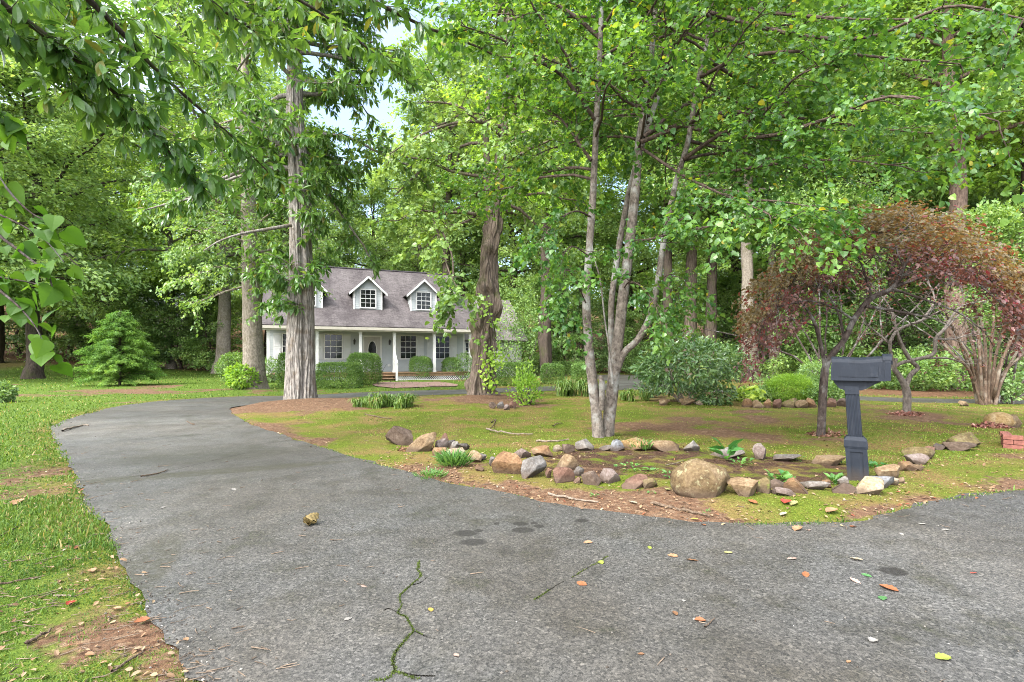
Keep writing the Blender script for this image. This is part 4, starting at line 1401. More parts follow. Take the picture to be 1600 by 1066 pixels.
weed = leaf_mat('weed_leaf', (.035, .095, .016), (.085, .17, .03), None, .3, .5)
broad = leaf_mat('broad_weed_leaf', (.03, .105, .022), (.065, .18, .04), None, .35, .35)
GW = 'weeds in and around the stone bed'
small_plant('weed', 'largest broad leaved weed in front of the pale slab', 'weed', 1135, 722, 32, 10, L_OVAL, broad, .25, .9, .9, GW)
small_plant('weed', 'low bright weed right of the broad leaved weed', 'weed', 1158, 729, 14, 30, L_OVAL, weed, 1.4, .6, .6, GW)
small_plant('weed', 'weed above the brown wedge stone in the bed', 'weed', 1216, 758, 22, 18, L_HEART, weed, .6, .5, .9, GW)
small_plant('weed', 'round leaved weed just above the rounded orange stone', 'weed', 1232, 756, 18, 14, L_HEART, broad, .6, .6, .9, GW)
small_plant('weed', 'weed at the left of the white angular stone by the mailbox', 'weed', 1304, 762, 20, 22, L_OVAL, weed, .35, .6, 1.0, GW)
small_plant('weed', 'fern like weed behind the orange slab and the great boulder', 'weed', 1022, 748, 11, 24, L_OVAL, weed, 1.6, .6, .5, GW)
small_plant('weed', 'weed patch behind the pale grey boulder', 'weed', 985, 742, 16, 40, L_OVAL, weed, 2.0, .5, .5, GW)
small_plant('weed', 'tiny weed on the soil below the red orange block', 'weed', 929, 779, 9, 14, L_OVAL, weed, .8, .6, .7, GW)
small_plant('weed', 'tiny weed on the soil below the flat orange slab', 'weed', 1018, 777, 7, 14, L_OVAL, weed, 1.2, .6, .5, GW)
small_plant('weed', 'weed under the great boulder at the asphalt edge', 'weed', 1104, 806, 9, 14, L_LANCE, weed, .8, .6, .9, GW)
small_plant('weed', 'weed on the left slope of the great boulder', 'weed', 1050, 757, 18, 20, L_OVAL, weed, .6, .5, .9, GW)
small_plant('weed', 'pale green sprig at the back row right of the pinkish upright stone', 'weed', 1241, 720, 12, 22, L_OVAL, broad, 1.2, .5, .7, GW)
small_plant('weed', 'weed patch by the left edge of the mailbox pedestal', 'weed', 1321, 727, 12, 18, L_HEART, broad, .8, .5, .7, GW)
small_plant('weed', 'weed on the moss right behind the mailbox pedestal', 'weed', 1370, 735, 14, 24, L_HEART, broad, .9, .5, .7, GW)
small_plant('grass_tuft', 'bright green grass tuft between the small stones at the left of the edging', 'grass tuft', 708, 733, 20, 260, L_SLIM, weed, 1.1, 1.0, 1.5)
small_plant('grass_tuft', 'thin grass tuft before the yellowish tan stone in the back row', 'grass tuft', 1003, 708, 15, 70, L_SLIM, weed, 1.0, 1.0, 1.5)
small_plant('grass_tuft', 'grass tuft at the asphalt edge below the slanting boulder', 'grass tuft', 672, 747, 10, 180, L_SLIM, weed, 2.6, 1.0, 1.3)

# day-lily and liriope clumps
def strap_clump(label, u0, u1, v_, hpx, n, mt, w_=.012):
    R = np.random.default_rng(int(u0))
    y = G(0, v_)[1]
    x0, x1 = (u0 - U0) / F * y, (u1 - U0) / F * y
    hg = hpx / F * y
    mb = MB()
    nc = max(3, n // 45)
    ccx, ccy, cch = R.uniform(.06, .94, nc) * (x1 - x0), R.uniform(-.35, .35, nc) * min(1.4, x1 - x0), R.uniform(.55, 1.1, nc)
    ci = R.integers(0, nc, n)
    bx, byy = ccx[ci] + R.normal(size=n) * .05, ccy[ci] + R.normal(size=n) * .05
    a = R.uniform(0, 6.28, n)
    L = hg * R.uniform(.6, 1.25, n) * 1.25 * cch[ci]
    s_ = np.stack([-np.sin(a), np.cos(a), np.zeros(n)], -1) * w_
    d = np.stack([np.cos(a), np.sin(a), np.zeros(n)], -1)
    p0 = np.stack([bx, byy, np.zeros(n)], -1)
    V = []
    for q, (f, zz) in enumerate(((0, 0), (.10, .45), (.32, .74), (.66, .72), (.95, .42))):
        c = p0 + d * (f * L * R.uniform(.6, 1.1, n))[:, None] + UP * (zz * L)[:, None]
        ww = (1.0, 1.0, .9, .6, .1)[q]
        V += [c - s_ * ww, c + s_ * ww]
    V = np.stack(V, 1).reshape(-1, 3)
    i = np.arange(n)[:, None] * 10
    fs = np.concatenate([i + np.array([[2 * q, 2 * q + 1, 2 * q + 3, 2 * q + 2]]) for q in range(4)])
    tag(obj('lily_clump', np_mesh('lily_clump', V, [fs], (mt,)), loc=(x0, y, H1((x0 + x1) / 2, y))), label, 'plant', 'strap leaved clumps on the island')


strap = leaf_mat('strap_leaf', (.048, .098, .014), (.105, .17, .026), (.28, .22, .09), .3, .45, acc=.92)
strap_clump('wide low clump of strap leaves in front of the entrance hedges', 582, 646, 640, 20, 700, strap)
strap_clump('small clump of strap leaves left of the wide low clump', 554, 580, 640, 15, 260, strap)
strap_clump('lily clump by the back drive left of the multi stemmed tree', 872, 925, 622, 26, 700, strap, .014)
strap_clump('thin strap leaved patch right of the multi stemmed tree', 962, 1015, 628, 16, 300, strap)
# ------------------------------------------------------------------ house
def shingle_mat(name, a, b, c):
    t = NT(name)
    v = t.pos()
    br = t.n('ShaderNodeTexBrick', {'Vector': t.pos((1, 1, 1), 'UV'), 'Color1': (.35, .35, .35), 'Color2': (.75, .75, .75), 'Mortar': (.1, .1, .1), 'Scale': 1.0,
                                    'Mortar Size': .008, 'Brick Width': .30, 'Row Height': .14})
    g = t.n('ShaderNodeSeparateColor', {'Color': br.outputs['Color']}).outputs[0]
    big = t.noise(t.pos((1, .35, .35)), 1.1, 6, .65)
    f = t.math('ADD', t.math('MULTIPLY', g, .35), t.math('MULTIPLY', t.noise(v, 9, 5, .7), .75))
    col = t.ramp(f, [(.3, a), (.55, b), (.8, c)])
    col = t.mix(t.maprange(big, .42, .66, 0, .75), col, t.mix(1.0, col, (.42, .40, .42), 'MULTIPLY'))    # algae streaks
    return t.done(t.princ(col, .9, .15, t.bump(g, .5, .012)))


roof_mat = shingle_mat('weathered_shingle', (.040, .034, .034), (.084, .073, .072), (.135, .120, .117))
wing_roof_mat = shingle_mat('pale_shingle', (.10, .09, .088), (.165, .148, .142), (.22, .20, .19))
siding_mat = plain('pale_grey_siding', (.45, .475, .47), .6, .3, .06, 3)
trim_mat = plain('white_trim', (.68, .665, .63), .5, .3, .06, 4)
cream_mat = plain('cream_gutter', (.50, .46, .38), .5, .35, .08, 5)
shut_mat = plain('white_shutter', (.62, .62, .60), .5, .3, .04, 5)
wood_mat = plain('brown_deck_board', (.30, .19, .11), .8, .2, .3, 10, bump=.2)
door_mat = plain('grey_door', (.42, .40, .37), .5, .4, .05)
black_metal = plain('black_lantern', (.03, .028, .026), .45, .5, .2)
t = NT('window_glass')
nn = t.noise(t.pos(), 2.5, 3)
glass_mat = t.done(t.princ(t.ramp(nn, [(.35, (.004, .005, .005)), (.7, (.018, .021, .02))]), .06, .4))


class HMB(MB):
    """same collector, with strip siding"""

    def siding(s, x0, x1, y, z0, z1, m=0, axis=0, st=.13, out=-1, top=None):
        """lap boards on a vertical wall; axis 0: wall along x at y, axis 1: wall along y at x = y; top(z) trims to a gable"""
        z = z0
        while z < z1 - .001:
            za, zb_ = z, min(z + st, z1)
            a, b = x0, x1
            if top:
                a, b = top(za, zb_)
                if b - a < .03:
                    break
            lo, hi = y + out * .020, y + out * .004
            if axis == 0:
                s.quad((a, lo, za), (b, lo, za), (b, hi, zb_), (a, hi, zb_), m)
                s.quad((a, hi, za), (b, hi, za), (b, lo, za), (a, lo, za), m)
            else:
                s.quad((lo, a, za), (lo, b, za), (hi, b, zb_), (hi, a, zb_), m)
                s.quad((hi, a, za), (hi, b, za), (lo, b, za), (lo, a, za), m)
            z += st


def roof_mesh(name, quads, mat, thick=.12):
    """roof planes with thickness and UVs in metres along eave and slope"""
    b = bmesh.new()
    uvl = b.loops.layers.uv.new('uv')
    for qd in quads:
        q = [Vector(p) for p in qd]
        e = (q[1] - q[0]).normalized()
        n = (q[1] - q[0]).cross(q[-1] - q[0]).normalized()
        if n.z < 0:
            n = -n
        sl_ = n.cross(e)
        top = [b.verts.new(p + n * .0) for p in q]
        bot = [b.verts.new(p - n * thick) for p in q]
        f = [b.faces.new(top), b.faces.new(bot[::-1])]
        m = len(q)
        for i in range(m):
            f.append(b.faces.new((top[i], bot[i], bot[(i + 1) % m], top[(i + 1) % m])))
        for fc in f:
            for lp in fc.loops:
                d = lp.vert.co - q[0]
                lp[uvl].uv = (d.dot(e), d.dot(sl_))
    bmesh.ops.recalc_face_normals(b, faces=b.faces)
    me = bpy.data.meshes.new(name)
    b.to_mesh(me)
    b.free()
    me.materials.append(mat)
    return me


HX, HY = -12.8, 26.6
HANG = math.atan2(4.1, 10.4)
house = thing('house', 'pale grey one and a half storey house with full front porch and three dormers', 'house', (HX, HY, 0), HANG)
LW, DP, FLZ, EAVE = 11.2, 9.6, .45, 3.02
PORCH = 1.85
KZ = 4.05           # roof height over the porch wall
RZ, RY = 7.2, 6.0   # ridge

# main walls (front wall stands back under the porch roof)
mb = HMB()
mb.box(.02, LW - .02, PORCH + .02, DP, .1, EAVE + .35)
mb.siding(.0, LW, PORCH, FLZ, EAVE + .2)
mb.siding(PORCH, DP, .0, .25, EAVE + .5, axis=1, out=-1)
mb.siding(PORCH, DP, LW, .25, EAVE + .5, axis=1, out=1)


def gable(za, zb_):
    k = (zb_ - (EAVE + .5)) / (RZ - EAVE - .5)
    return PORCH + (RY - PORCH) * k, DP - (DP - RY) * k


mb.siding(PORCH, DP, .0, EAVE + .5, RZ - .3, axis=1, out=-1, top=gable)
mb.siding(PORCH, DP, LW, EAVE + .5, RZ - .3, axis=1, out=1, top=gable)
obj('wall', mb, house, siding_mat)
mb = MB()
for x_ in (.0, LW):
    mb.box(x_ - .05, x_ + .05, PORCH - .03, PORCH + .09, .3, EAVE + .1)
obj('corner_trim', mb, house, trim_mat)
# roof: shallow porch slope, steep main slope, back slope
ov = .35
rq = [[(-ov, -.28, EAVE - .02), (LW + ov, -.28, EAVE - .02), (LW + ov, PORCH, KZ), (-ov, PORCH, KZ)],
      [(-ov, PORCH, KZ), (LW + ov, PORCH, KZ), (LW + ov, RY, RZ), (-ov, RY, RZ)],
      [(LW + ov, DP + .4, EAVE), (-ov, DP + .4, EAVE), (-ov, RY, RZ), (LW + ov, RY, RZ)]]
rf_ = obj('roof', roof_mesh('roof', rq, roof_mat), house)
mb = MB()
mb.box(-ov, LW + ov, RY - .12, RY + .12, RZ - .02, RZ + .035)
obj('ridge_cap', mb, rf_, plain('ridge_cap', (.09, .08, .085), .9))
mb = MB()
mb.box(-ov, LW + ov, -.40, -.285, EAVE - .22, EAVE - .07)       # gutter
obj('gutter', mb, house, cream_mat)
mb = MB()
mb.box(-ov + .05, LW + ov - .05, -.24, -.10, EAVE - .30, EAVE - .06)
obj('porch_beam', mb, house, cream_mat)
mb = MB()
mb.box(-.2, LW + .2, -.1, PORCH - .02, EAVE - .10, EAVE - .06)
obj('porch_ceiling', mb, house, plain('porch_ceiling', (.5, .48, .43), .6))
# porch deck, rim and lattice
mb = MB()
for i in range(13):
    mb.box(-.02, LW + .02, -.12 + i * .15, .022 + i * .15, FLZ - .04, FLZ)
mb.box(.0, LW, -.05, .0, FLZ - .22, FLZ - .045)
mb.box(.0, .05, .0, PORCH, FLZ - .22, FLZ - .045)
obj('porch_deck', mb, house, wood_mat)


def lattice(x0, x1, z0, z1):
    b = MB()
    st, w_ = .125, .018
    hgt_ = z1 - z0
    i = x0 - hgt_
    while i < x1:
        for sgn in (1, -1):
            a0, a1 = (i, i + hgt_) if sgn == 1 else (i + hgt_, i)
            t0, t1 = 0., 1.
            # clip to the bay
            for (edge, sg) in ((x0, 1), (x1, -1)):
                da, db = (a0 - edge) * sg, (a1 - edge) * sg
                if da < 0 and db < 0:
                    t1 = -1
                elif da < 0:
                    t0 = max(t0, da / (da - db))
                elif db < 0:
                    t1 = min(t1, da / (da - db))
            if t1 > t0:
                p, q = a0 + (a1 - a0) * t0, a0 + (a1 - a0) * t1
                za, zb_ = z0 + hgt_ * t0, z0 + hgt_ * t1
                y = -.028 if sgn == 1 else -.020
                V = [(p - w_, y, za), (p + w_, y, za), (q + w_, y, zb_), (q - w_, y, zb_)]
                V2 = [(a, yy + .006, c) for a, yy, c in V]
                b.add(V + V2, [[[0, 1, 2, 3], [7, 6, 5, 4], [0, 4, 5, 1], [3, 2, 6, 7], [0, 3, 7, 4], [1, 5, 6, 2]]])
        i += st
    b.box(x0, x1, -.034, -.010, z0 - .02, z0 + .02)
    return b


for x0, x1 in ((.05, 4.7), (6.7, LW - .05)):
    obj('lattice', lattice(x0, x1, .02, FLZ - .22), house, trim_mat)
mb = MB()
mb.box(.06, LW - .06, PORCH * .5, PORCH * .5 + .05, -.05, FLZ - .23)
obj('skirt_backing', mb, house, plain('dark_crawl_space', (.035, .028, .024), .9))
for x_ in (.12, 2.5, 4.75, 6.6, 8.9, LW - .12):
    mb = MB()
    mb.box(x_ - .075, x_ + .075, -.02, .13, FLZ, EAVE - .30)
    mb.box(x_ - .095, x_ + .095, -.04, .15, FLZ, FLZ + .10)
    mb.box(x_ - .09, x_ + .09, -.035, .145, EAVE - .40, EAVE - .31)
    obj('porch_post', mb, house, trim_mat)
for k, (yy, zz) in enumerate(((-.42, .145), (-.12 - .0, .30))):
    mb = MB()
    mb.box(4.75, 6.55, yy - .14, yy + .14, zz - .04, zz)
    mb.box(4.78, 6.52, yy + .10, yy + .13, zz - .16, zz - .045)
    obj('step', mb, house, wood_mat)
rail = obj('handrail', (lambda b: (b.box(-.055, .055, -.055, .055, -.02, .95), b.box(-.075, .075, -.075, .075, .95, .985), b)[-1])(MB()), house, trim_mat, loc=(6.62, -.72, 0))
mb = MB()
V = [(x_, y_, z_) for (y_, z_) in ((0, .88), (.72, 1.32)) for x_ in (-.05, .05) for z_ in (z_, z_ + .09)]
mb.add(V, [[[0, 1, 3, 2], [4, 6, 7, 5], [0, 4, 5, 1], [2, 3, 7, 6], [0, 2, 6, 4], [1, 5, 7, 3]]])
obj('sloping_rail', mb, rail, trim_mat)


def window(parent, x, y, z0, w_, h_, cols=3, rows=4, name='window'):
    """double hung sash window standing proud of the wall at y (outside is -y)"""
    f = MB()
    t_ = .07
    f.box(x - w_ / 2 - t_, x - w_ / 2, y - .055, y, z0 - t_, z0 + h_ + t_)
    f.box(x + w_ / 2, x + w_ / 2 + t_, y - .055, y, z0 - t_, z0 + h_ + t_)
    f.box(x - w_ / 2, x + w_ / 2, y - .055, y, z0 + h_, z0 + h_ + t_)
    f.box(x - w_ / 2, x + w_ / 2, y - .075, y, z0 - t_, z0)
    f.box(x - w_ / 2, x + w_ / 2, y - .050, y - .029, z0 + h_ / 2 - .022, z0 + h_ / 2 + .022)
    for i in range(1, cols):
        xx = x - w_ / 2 + w_ * i / cols
        f.box(xx - .011, xx + .011, y - .044, y - .029, z0, z0 + h_ / 2 - .022)
        f.box(xx - .011, xx + .011, y - .044, y - .029, z0 + h_ / 2 + .022, z0 + h_)
    for j in range(1, rows):
        zz = z0 + h_ * j / rows
        if abs(zz - (z0 + h_ / 2)) > .05:
            for i in range(cols):
                f.box(x - w_ / 2 + w_ * i / cols + .011, x - w_ / 2 + w_ * (i + 1) / cols - .011, y - .044, y - .029, zz - .011, zz + .011)
    o = obj(name, f, parent, trim_mat)
    if parent.parent is None:
        g = MB()
        g.quad((x - w_ / 2, y - .0265, z0), (x + w_ / 2, y - .0265, z0), (x + w_ / 2, y - .0265, z0 + h_), (x - w_ / 2, y - .0265, z0 + h_))
        obj('pane', g, o, glass_mat)
    else:
        g = MB()
        g.quad((x - w_ / 2, y - .0265, z0), (x + w_ / 2, y - .0265, z0), (x + w_ / 2, y - .0265, z0 + h_), (x - w_ / 2, y - .0265, z0 + h_))
        obj('pane', g, parent, glass_mat)
    return o


def shutter(x, z0, h_):
    b = MB()
    w_ = .20
    b.box(x - w_, x + w_, PORCH - .045, PORCH - .02, z0, z0 + h_)
    for (za, zb_) in ((z0 + .06, z0 + h_ * .46), (z0 + h_ * .52, z0 + h_ - .06)):
        k = int((zb_ - za) / .06)
        for i in range(k):
            z = za + i * .06
            b.add([(x - w_ + .05, PORCH - .062, z), (x + w_ - .05, PORCH - .062, z), (x + w_ - .05, PORCH - .046, z + .05), (x - w_ + .05, PORCH - .046, z + .05)], [[[0, 1, 2, 3]]])
    obj('shutter', b, house, shut_mat)


WZ, WH = FLZ + .80, 1.36
for x_ in (1.2, 3.4, 7.7, 9.8):
    window(house, x_, PORCH, WZ, .92, WH)
    shutter(x_ - .75, WZ - .06, WH + .1)
    shutter(x_ + .75, WZ - .06, WH + .1)
# front door with oval glass
DX = 5.58
mb = MB()
mb.box(DX - .46, DX + .46, PORCH - .03, PORCH - .0, FLZ + .02, FLZ + 2.06)
door = obj('front_door', mb, house, door_mat)
mb = MB()
for a, b_, c, d_ in ((DX - .55, DX - .465, FLZ, FLZ + 2.15), (DX + .465, DX + .55, FLZ, FLZ + 2.15)):
    mb.box(a, b_, PORCH - .06, PORCH, c, d_)
mb.box(DX - .465, DX + .465, PORCH - .06, PORCH, FLZ + 2.065, FLZ + 2.15)
obj('door_frame', mb, door, trim_mat)
th = np.linspace(0, 2 * np.pi, 33)[:-1]
mb = MB()
ring = [(DX + .23 * math.cos(a), FLZ + 1.28 + .52 * math.sin(a)) for a in th]
mb.add([(a, PORCH - .034, c) for a, c in ring] + [(DX, PORCH - .034, FLZ + 1.28)], [[[i, (i + 1) % 32, 32] for i in range(32)]])
obj('oval_glass', mb, door, glass_mat)
mb = MB()
mb.tube(np.array([(DX + .25 * math.cos(a), PORCH - .036, FLZ + 1.28 + .545 * math.sin(a)) for a in np.linspace(0, 2 * np.pi, 40)]), .022, 6)
obj('oval_rim', mb, door, trim_mat)
mb = MB()
mb.tube(np.array([(DX - .38, PORCH - .03, FLZ + 1.0), (DX - .38, PORCH - .09, FLZ + 1.0)]), [.012, .03], 8)
obj('door_knob', mb, door, plain('brass_knob', (.5, .36, .12), .3, .5, .1, 5, 1.0))
for x_ in (DX - 1.02, DX + 1.0):
    mb = MB()
    mb.box(x_ - .05, x_ + .05, PORCH - .05, PORCH - .02, FLZ + 1.62, FLZ + 1.86)
    mb.tube(np.array([(x_, PORCH - .05, FLZ + 1.84), (x_, PORCH - .13, FLZ + 1.95), (x_, PORCH - .15, FLZ + 1.92)]), .012, 6)
    for zz, r0, r1 in ((1.60, .03, .065), (1.80, .07, .07)):
        mb.tube(np.array([(x_, PORCH - .15, FLZ + zz), (x_, PORCH - .15, FLZ + zz + (.20 if zz < 1.7 else .03))]), [r0, r1], 6)
    mb.tube(np.array([(x_, PORCH - .15, FLZ + 1.83), (x_, PORCH - .15, FLZ + 1.93)]), [.075, .012], 6)
    obj('wall_lantern', mb, house, black_metal)
mb = MB()
mb.tube(np.array([(DX + .98, PORCH - .015, FLZ + .38), (DX + .98, PORCH - .045, FLZ + .38)]), [.085, .075], 16)
mb.add([(DX + .98 + .075 * math.cos(a), PORCH - .045, FLZ + .38 + .075 * math.sin(a)) for a in th] + [(DX + .98, PORCH - .045, FLZ + .38)], [[[i, (i + 1) % 32, 32] for i in range(32)]])
obj('round_vent', mb, house, trim_mat)

# dormers
for xc in (2.0, 5.35, 8.67):
    y0, z0, zw, zp, hw = PORCH + .15, 3.98, 5.28, 6.02, .80
    yb = RY - .4
    d = HMB()
    d.box(xc - hw + .02, xc + hw - .02, y0 + .02, yb, z0 - .1, zw)
    d.siding(xc - hw, xc + hw, y0, z0, zw, st=.11)
    d.siding(xc - hw, xc + hw, y0, zw, zp, st=.11, top=lambda a, b: (xc - hw * (zp - b) / (zp - zw), xc + hw * (zp - b) / (zp - zw)))
    d.siding(y0, yb, xc - hw, z0, zw, axis=1, out=-1, st=.11)
    d.siding(y0, yb, xc + hw, z0, zw, axis=1, out=1, st=.11)
    d.add([(xc - hw, y0 + .01, zw), (xc + hw, y0 + .01, zw), (xc, y0 + .01, zp)], [[[0, 1, 2]]])
    dm = obj('dormer', d, house, siding_mat)
    o_ = .28
    sl2 = (zp - zw) / hw
    ez = zw - o_ * sl2 + .10
    rq = [[(xc - hw - o_, y0 - .32, ez), (xc, y0 - .32, zp + .12), (xc, yb, zp + .12), (xc - hw - o_, yb - .9, ez)],
          [(xc + hw + o_, y0 - .32, ez), (xc + hw + o_, yb - .9, ez), (xc, yb, zp + .12), (xc, y0 - .32, zp + .12)]]
    obj('dormer_roof', roof_mesh('dormer_roof', rq, roof_mat, .07), dm)
    f = MB()
    for sg in (-1, 1):     # white rake boards
        a = Vector((xc + sg * (hw + o_ + .01), y0 - .345, ez - .03))
        b = Vector((xc, y0 - .345, zp + .09))
        up = Vector((0, 0, -.15))
        f.add([a, b, b + up, a + up] + [p + Vector((0, .022, 0)) for p in (a, b, b + up, a + up)],
              [[[0, 1, 2, 3], [7, 6, 5, 4], [0, 4, 5, 1], [3, 2, 6, 7], [0, 3, 7, 4]]])
    f.box(xc - hw - .03, xc - hw + .06, y0 - .035, y0 + .02, z0, zw - .02)
    f.box(xc + hw - .06, xc + hw + .03, y0 - .035, y0 + .02, z0, zw - .02)
    f.box(xc - hw + .06, xc + hw - .06, y0 - .03, y0, z0 - .02, z0 + .09)
    obj('rake_board', f, dm, trim_mat)
    window(dm, xc, y0 - .015, z0 + .30, .82, 1.02, 3, 4)

# garage wing to the right, lower roof
WX0, WX1, WY0, WY1, WE, WR = LW + .06, 15.6, 2.9, 9.0, 2.55, 5.55
d = HMB()
d.box(WX0, WX1 - .02, WY0 + .02, WY1, 0, WE + .1)
d.siding(WX0, WX1, WY0, .1, WE + .05)
d.siding(WY0, WY1, WX1, .1, WE + .05, axis=1, out=1)
d.siding(WY0, WY1, WX1, WE + .05, WR - .1, axis=1, out=1, top=lambda a, b: (WY0 + (WY1 - WY0) / 2 * (b - WE) / (WR - WE), WY1 - (WY1 - WY0) / 2 * (b - WE) / (WR - WE)))
obj('wing_wall', d, house, siding_mat)
ym = (WY0 + WY1) / 2
obj('wing_roof', roof_mesh('wing_roof', [[(WX0 + .02, WY0 - .45, WE - .1), (WX1 + .3, WY0 - .45, WE - .1), (WX1 + .3, ym, WR), (WX0 + .02, ym, WR)],
                                         [(WX1 + .3, WY1 + .4, WE - .1), (WX0 + .02, WY1 + .4, WE - .1), (WX0 + .02, ym, WR), (WX1 + .3, ym, WR)]], wing_roof_mat), house)
window(house, WX0 + .75, WY0 - .01, 1.0, .75, 1.25, 2, 4)
mb = MB()
mb.box(WX0 + 2.0, WX0 + 4.2, WY0 - .05, WY0, .05, 2.15)
for j in range(4):
    for i in range(4):
        mb.box(WX0 + 2.1 + i * .53, WX0 + 2.5 + i * .53, WY0 - .065, WY0 - .05, .15 + j * .5, .5 + j * .5)
obj('garage_door', mb, house, trim_mat)
mb = MB()
mb.tube(np.array([(11.15, 2.6, 4.3), (11.15, 2.5, 4.75)]), .025, 6)
prof = [(r, .35 * r * r) for r in np.linspace(0, .27, 7)]
V, Fq = [], []
for r, z_ in prof:
    for a in np.linspace(0, 2 * np.pi, 21)[:-1]:
        V.append((11.15 + r * math.cos(a), 2.42 - z_ * 1.2, 4.82 + r * math.sin(a)))
for i in range(6):
    for j in range(20):
        Fq.append((i * 20 + j, i * 20 + (j + 1) % 20, (i + 1) * 20 + (j + 1) % 20, (i + 1) * 20 + j))
mb.add(V, [np.array(Fq)])
obj('roof_dish', mb, house, plain('dark_dish', (.06, .075, .06), .5))

# brick front walk and planting soil before the porch
def sheet(name, pts, mat, z=.02, kind='structure', jit=.05):
    p = np.array(pts, float)
    s_ = smooth(np.vstack([p, p[:1]]), len(p) * 10)[:-1]
    s_ = s_ + np.stack([n2(s_[:, 0], s_[:, 1], 3, 1, 2), n2(s_[:, 0], s_[:, 1], 3, 2, 2)], -1) * jit
    V, fs = [], []
    m = len(s_)
    cen_ = s_.mean(0)
    for q in np.linspace(0, 1, 8):
        r_ = cen_ + (s_ - cen_) * q
        V.append(np.column_stack([r_, H(r_[:, 0], r_[:, 1]) + z]))
    V = np.concatenate(V)
    f = [[i * m + j, i * m + (j + 1) % m, (i + 1) * m + (j + 1) % m, (i + 1) * m + j] for i in range(7) for j in range(m)]
    o = obj(name, np_mesh(name, V, [np.array(f)], (mat,), smooth=True))
    tag(o, kind=kind)
    return o


t = NT('brick_walk')
br = t.n('ShaderNodeTexBrick', {'Vector': t.pos(), 'Color1': (.15, .085, .068), 'Color2': (.22, .13, .105), 'Mortar': (.14, .11, .09), 'Scale': 1.0, 'Brick Width': .2, 'Row Height': .1, 'Mortar Size': .008})
c = t.mix(t.maprange(t.noise(t.pos(), 5, 5, .7), .4, .65, 0, .6), br.outputs['Color'], (.16, .12, .09))
walk_mat = t.done(t.princ(c, .9, .15))
sheet('path', px([(592, 607), (620, 608), (690, 606), (716, 603), (690, 597.5), (640, 598), (600, 599), (582, 603)]), walk_mat, .03)

# ------------------------------------------------------------------ neighbours half hidden in the trees
def plain_house(name, label, loc, rz, L, D, E, Rr, wm, rm, base=0.0):
    h = thing(name, label, 'house', loc, rz)
    b = HMB()
    b.box(.02, L - .02, .02, D - .02, base, E)
    b.siding(0, L, 0, base, E, st=.2)
    b.siding(0, D, 0, base, E, axis=1, out=-1, st=.2)
    b.siding(0, D, 0, E, Rr - .1, axis=1, out=-1, st=.2, top=lambda a, c: (D / 2 * (c - E) / (Rr - E), D - D / 2 * (c - E) / (Rr - E)))
    obj('wall', b, h, wm)
    obj('roof', roof_mesh('roof', [[(-.4, -.4, E - .2), (L + .4, -.4, E - .2), (L + .4, D / 2, Rr), (-.4, D / 2, Rr)], [(L + .4, D + .4, E - .2), (-.4, D + .4, E - .2), (-.4, D / 2, Rr), (L + .4, D / 2, Rr)]], rm, .2), h)
    for x_ in np.arange(1.5, L - 1, 2.6):
        window(h, x_, -.02, 1.0, .9, 1.3, 2, 2)
    return h


dark_roof = shingle_mat('dark_shingle', (.03, .028, .03), (.06, .055, .06), (.10, .095, .10))
plain_house('neighbour_house', 'dim green white house behind the right hand trees', (17.6, 42, -.1), math.radians(-8), 7.5, 6, 2.6, 4.2, plain('green_white_siding', (.40, .46, .42), .6), dark_roof, -.3)
plain_house('hillside_house', 'grey roofed house up the slope behind the left trees', (-46.5, 60, 4.2), math.radians(10), 9, 6, 3.4, 5.0, plain('brown_wall', (.12, .09, .07), .7), shingle_mat('grey_shingle', (.14, .14, .16), (.22, .22, .25), (.3, .3, .34)), -4)
pv = thing('pavilion', 'low blue grey roofed pavilion far back at the left', 'pavilion', (-44.3, 53.5, -1.1), math.radians(4))
obj('roof', roof_mesh('roof', [[(0, 0, 2.3), (7.4, 0, 2.3), (5.6, 2, 3.3), (1.8, 2, 3.3)], [(7.4, 0, 2.3), (7.4, 4, 2.3), (5.6, 2, 3.3)], [(7.4, 4, 2.3), (0, 4, 2.3), (1.8, 2, 3.3), (5.6, 2, 3.3)], [(0, 4, 2.3), (0, 0, 2.3), (1.8, 2, 3.3)]],
                          plain('blue_grey_metal_roof', (.20, .27, .31), .4, .5, .15, 3), .1), pv)
for x_, y_ in ((.3, .3), (2.6, .3), (4.8, .3), (7.1, .3), (.3, 3.7), (7.1, 3.7)):
    mb = MB()
    mb.box(x_ - .09, x_ + .09, y_ - .09, y_ + .09, -.3, 2.2)
    mb.box(x_ - .14, x_ + .14, y_ - .14, y_ + .14, -.3, .25)
    obj('post', mb, pv, wood_mat)
mb = MB()
mb.box(3.2, 6.2, 2.6, 3.0, -.3, 1.1)
mb.box(3.1, 6.3, 2.55, 3.05, 1.1, 1.18)
obj('brick_counter', mb, pv, plain('orange_brick', (.42, .17, .09), .8, .2, .25, 8))
# ------------------------------------------------------------------ foliage materials
lm_mag = leaf_mat('whorled_leaf', (.034, .085, .014), (.088, .165, .028), (.17, .17, .03), .34, .33, .55)
lm_heart = leaf_mat('heart_leaf', (.024, .074, .015), (.088, .17, .028), (.36, .32, .03), .46, .38, .5, (1.5, 1.35, .45), acc=.996)
lm_oak = leaf_mat('broad_leaf', (.062, .12, .022), (.15, .23, .048), None, .38, .42, .5)
lm_pale = leaf_mat('pale_leaf', (.075, .145, .035), (.18, .27, .075), None, .40, .36, .6)
lm_dark = leaf_mat('dark_leaf', (.060, .12, .030), (.14, .21, .062), None, .28, .40, .5)
lm_mid = leaf_mat('mid_leaf', (.055, .115, .020), (.14, .22, .048), None, .36, .42, .5)
lm_lime = leaf_mat('lime_leaf', (.085, .17, .015), (.20, .31, .035), None, .42, .45, .4)
lm_red = leaf_mat('red_maple_leaf', (.058, .030, .030), (.15, .078, .066), (.20, .03, .035), .36, .40, .5, (1.5, .9, .6), acc=.95)
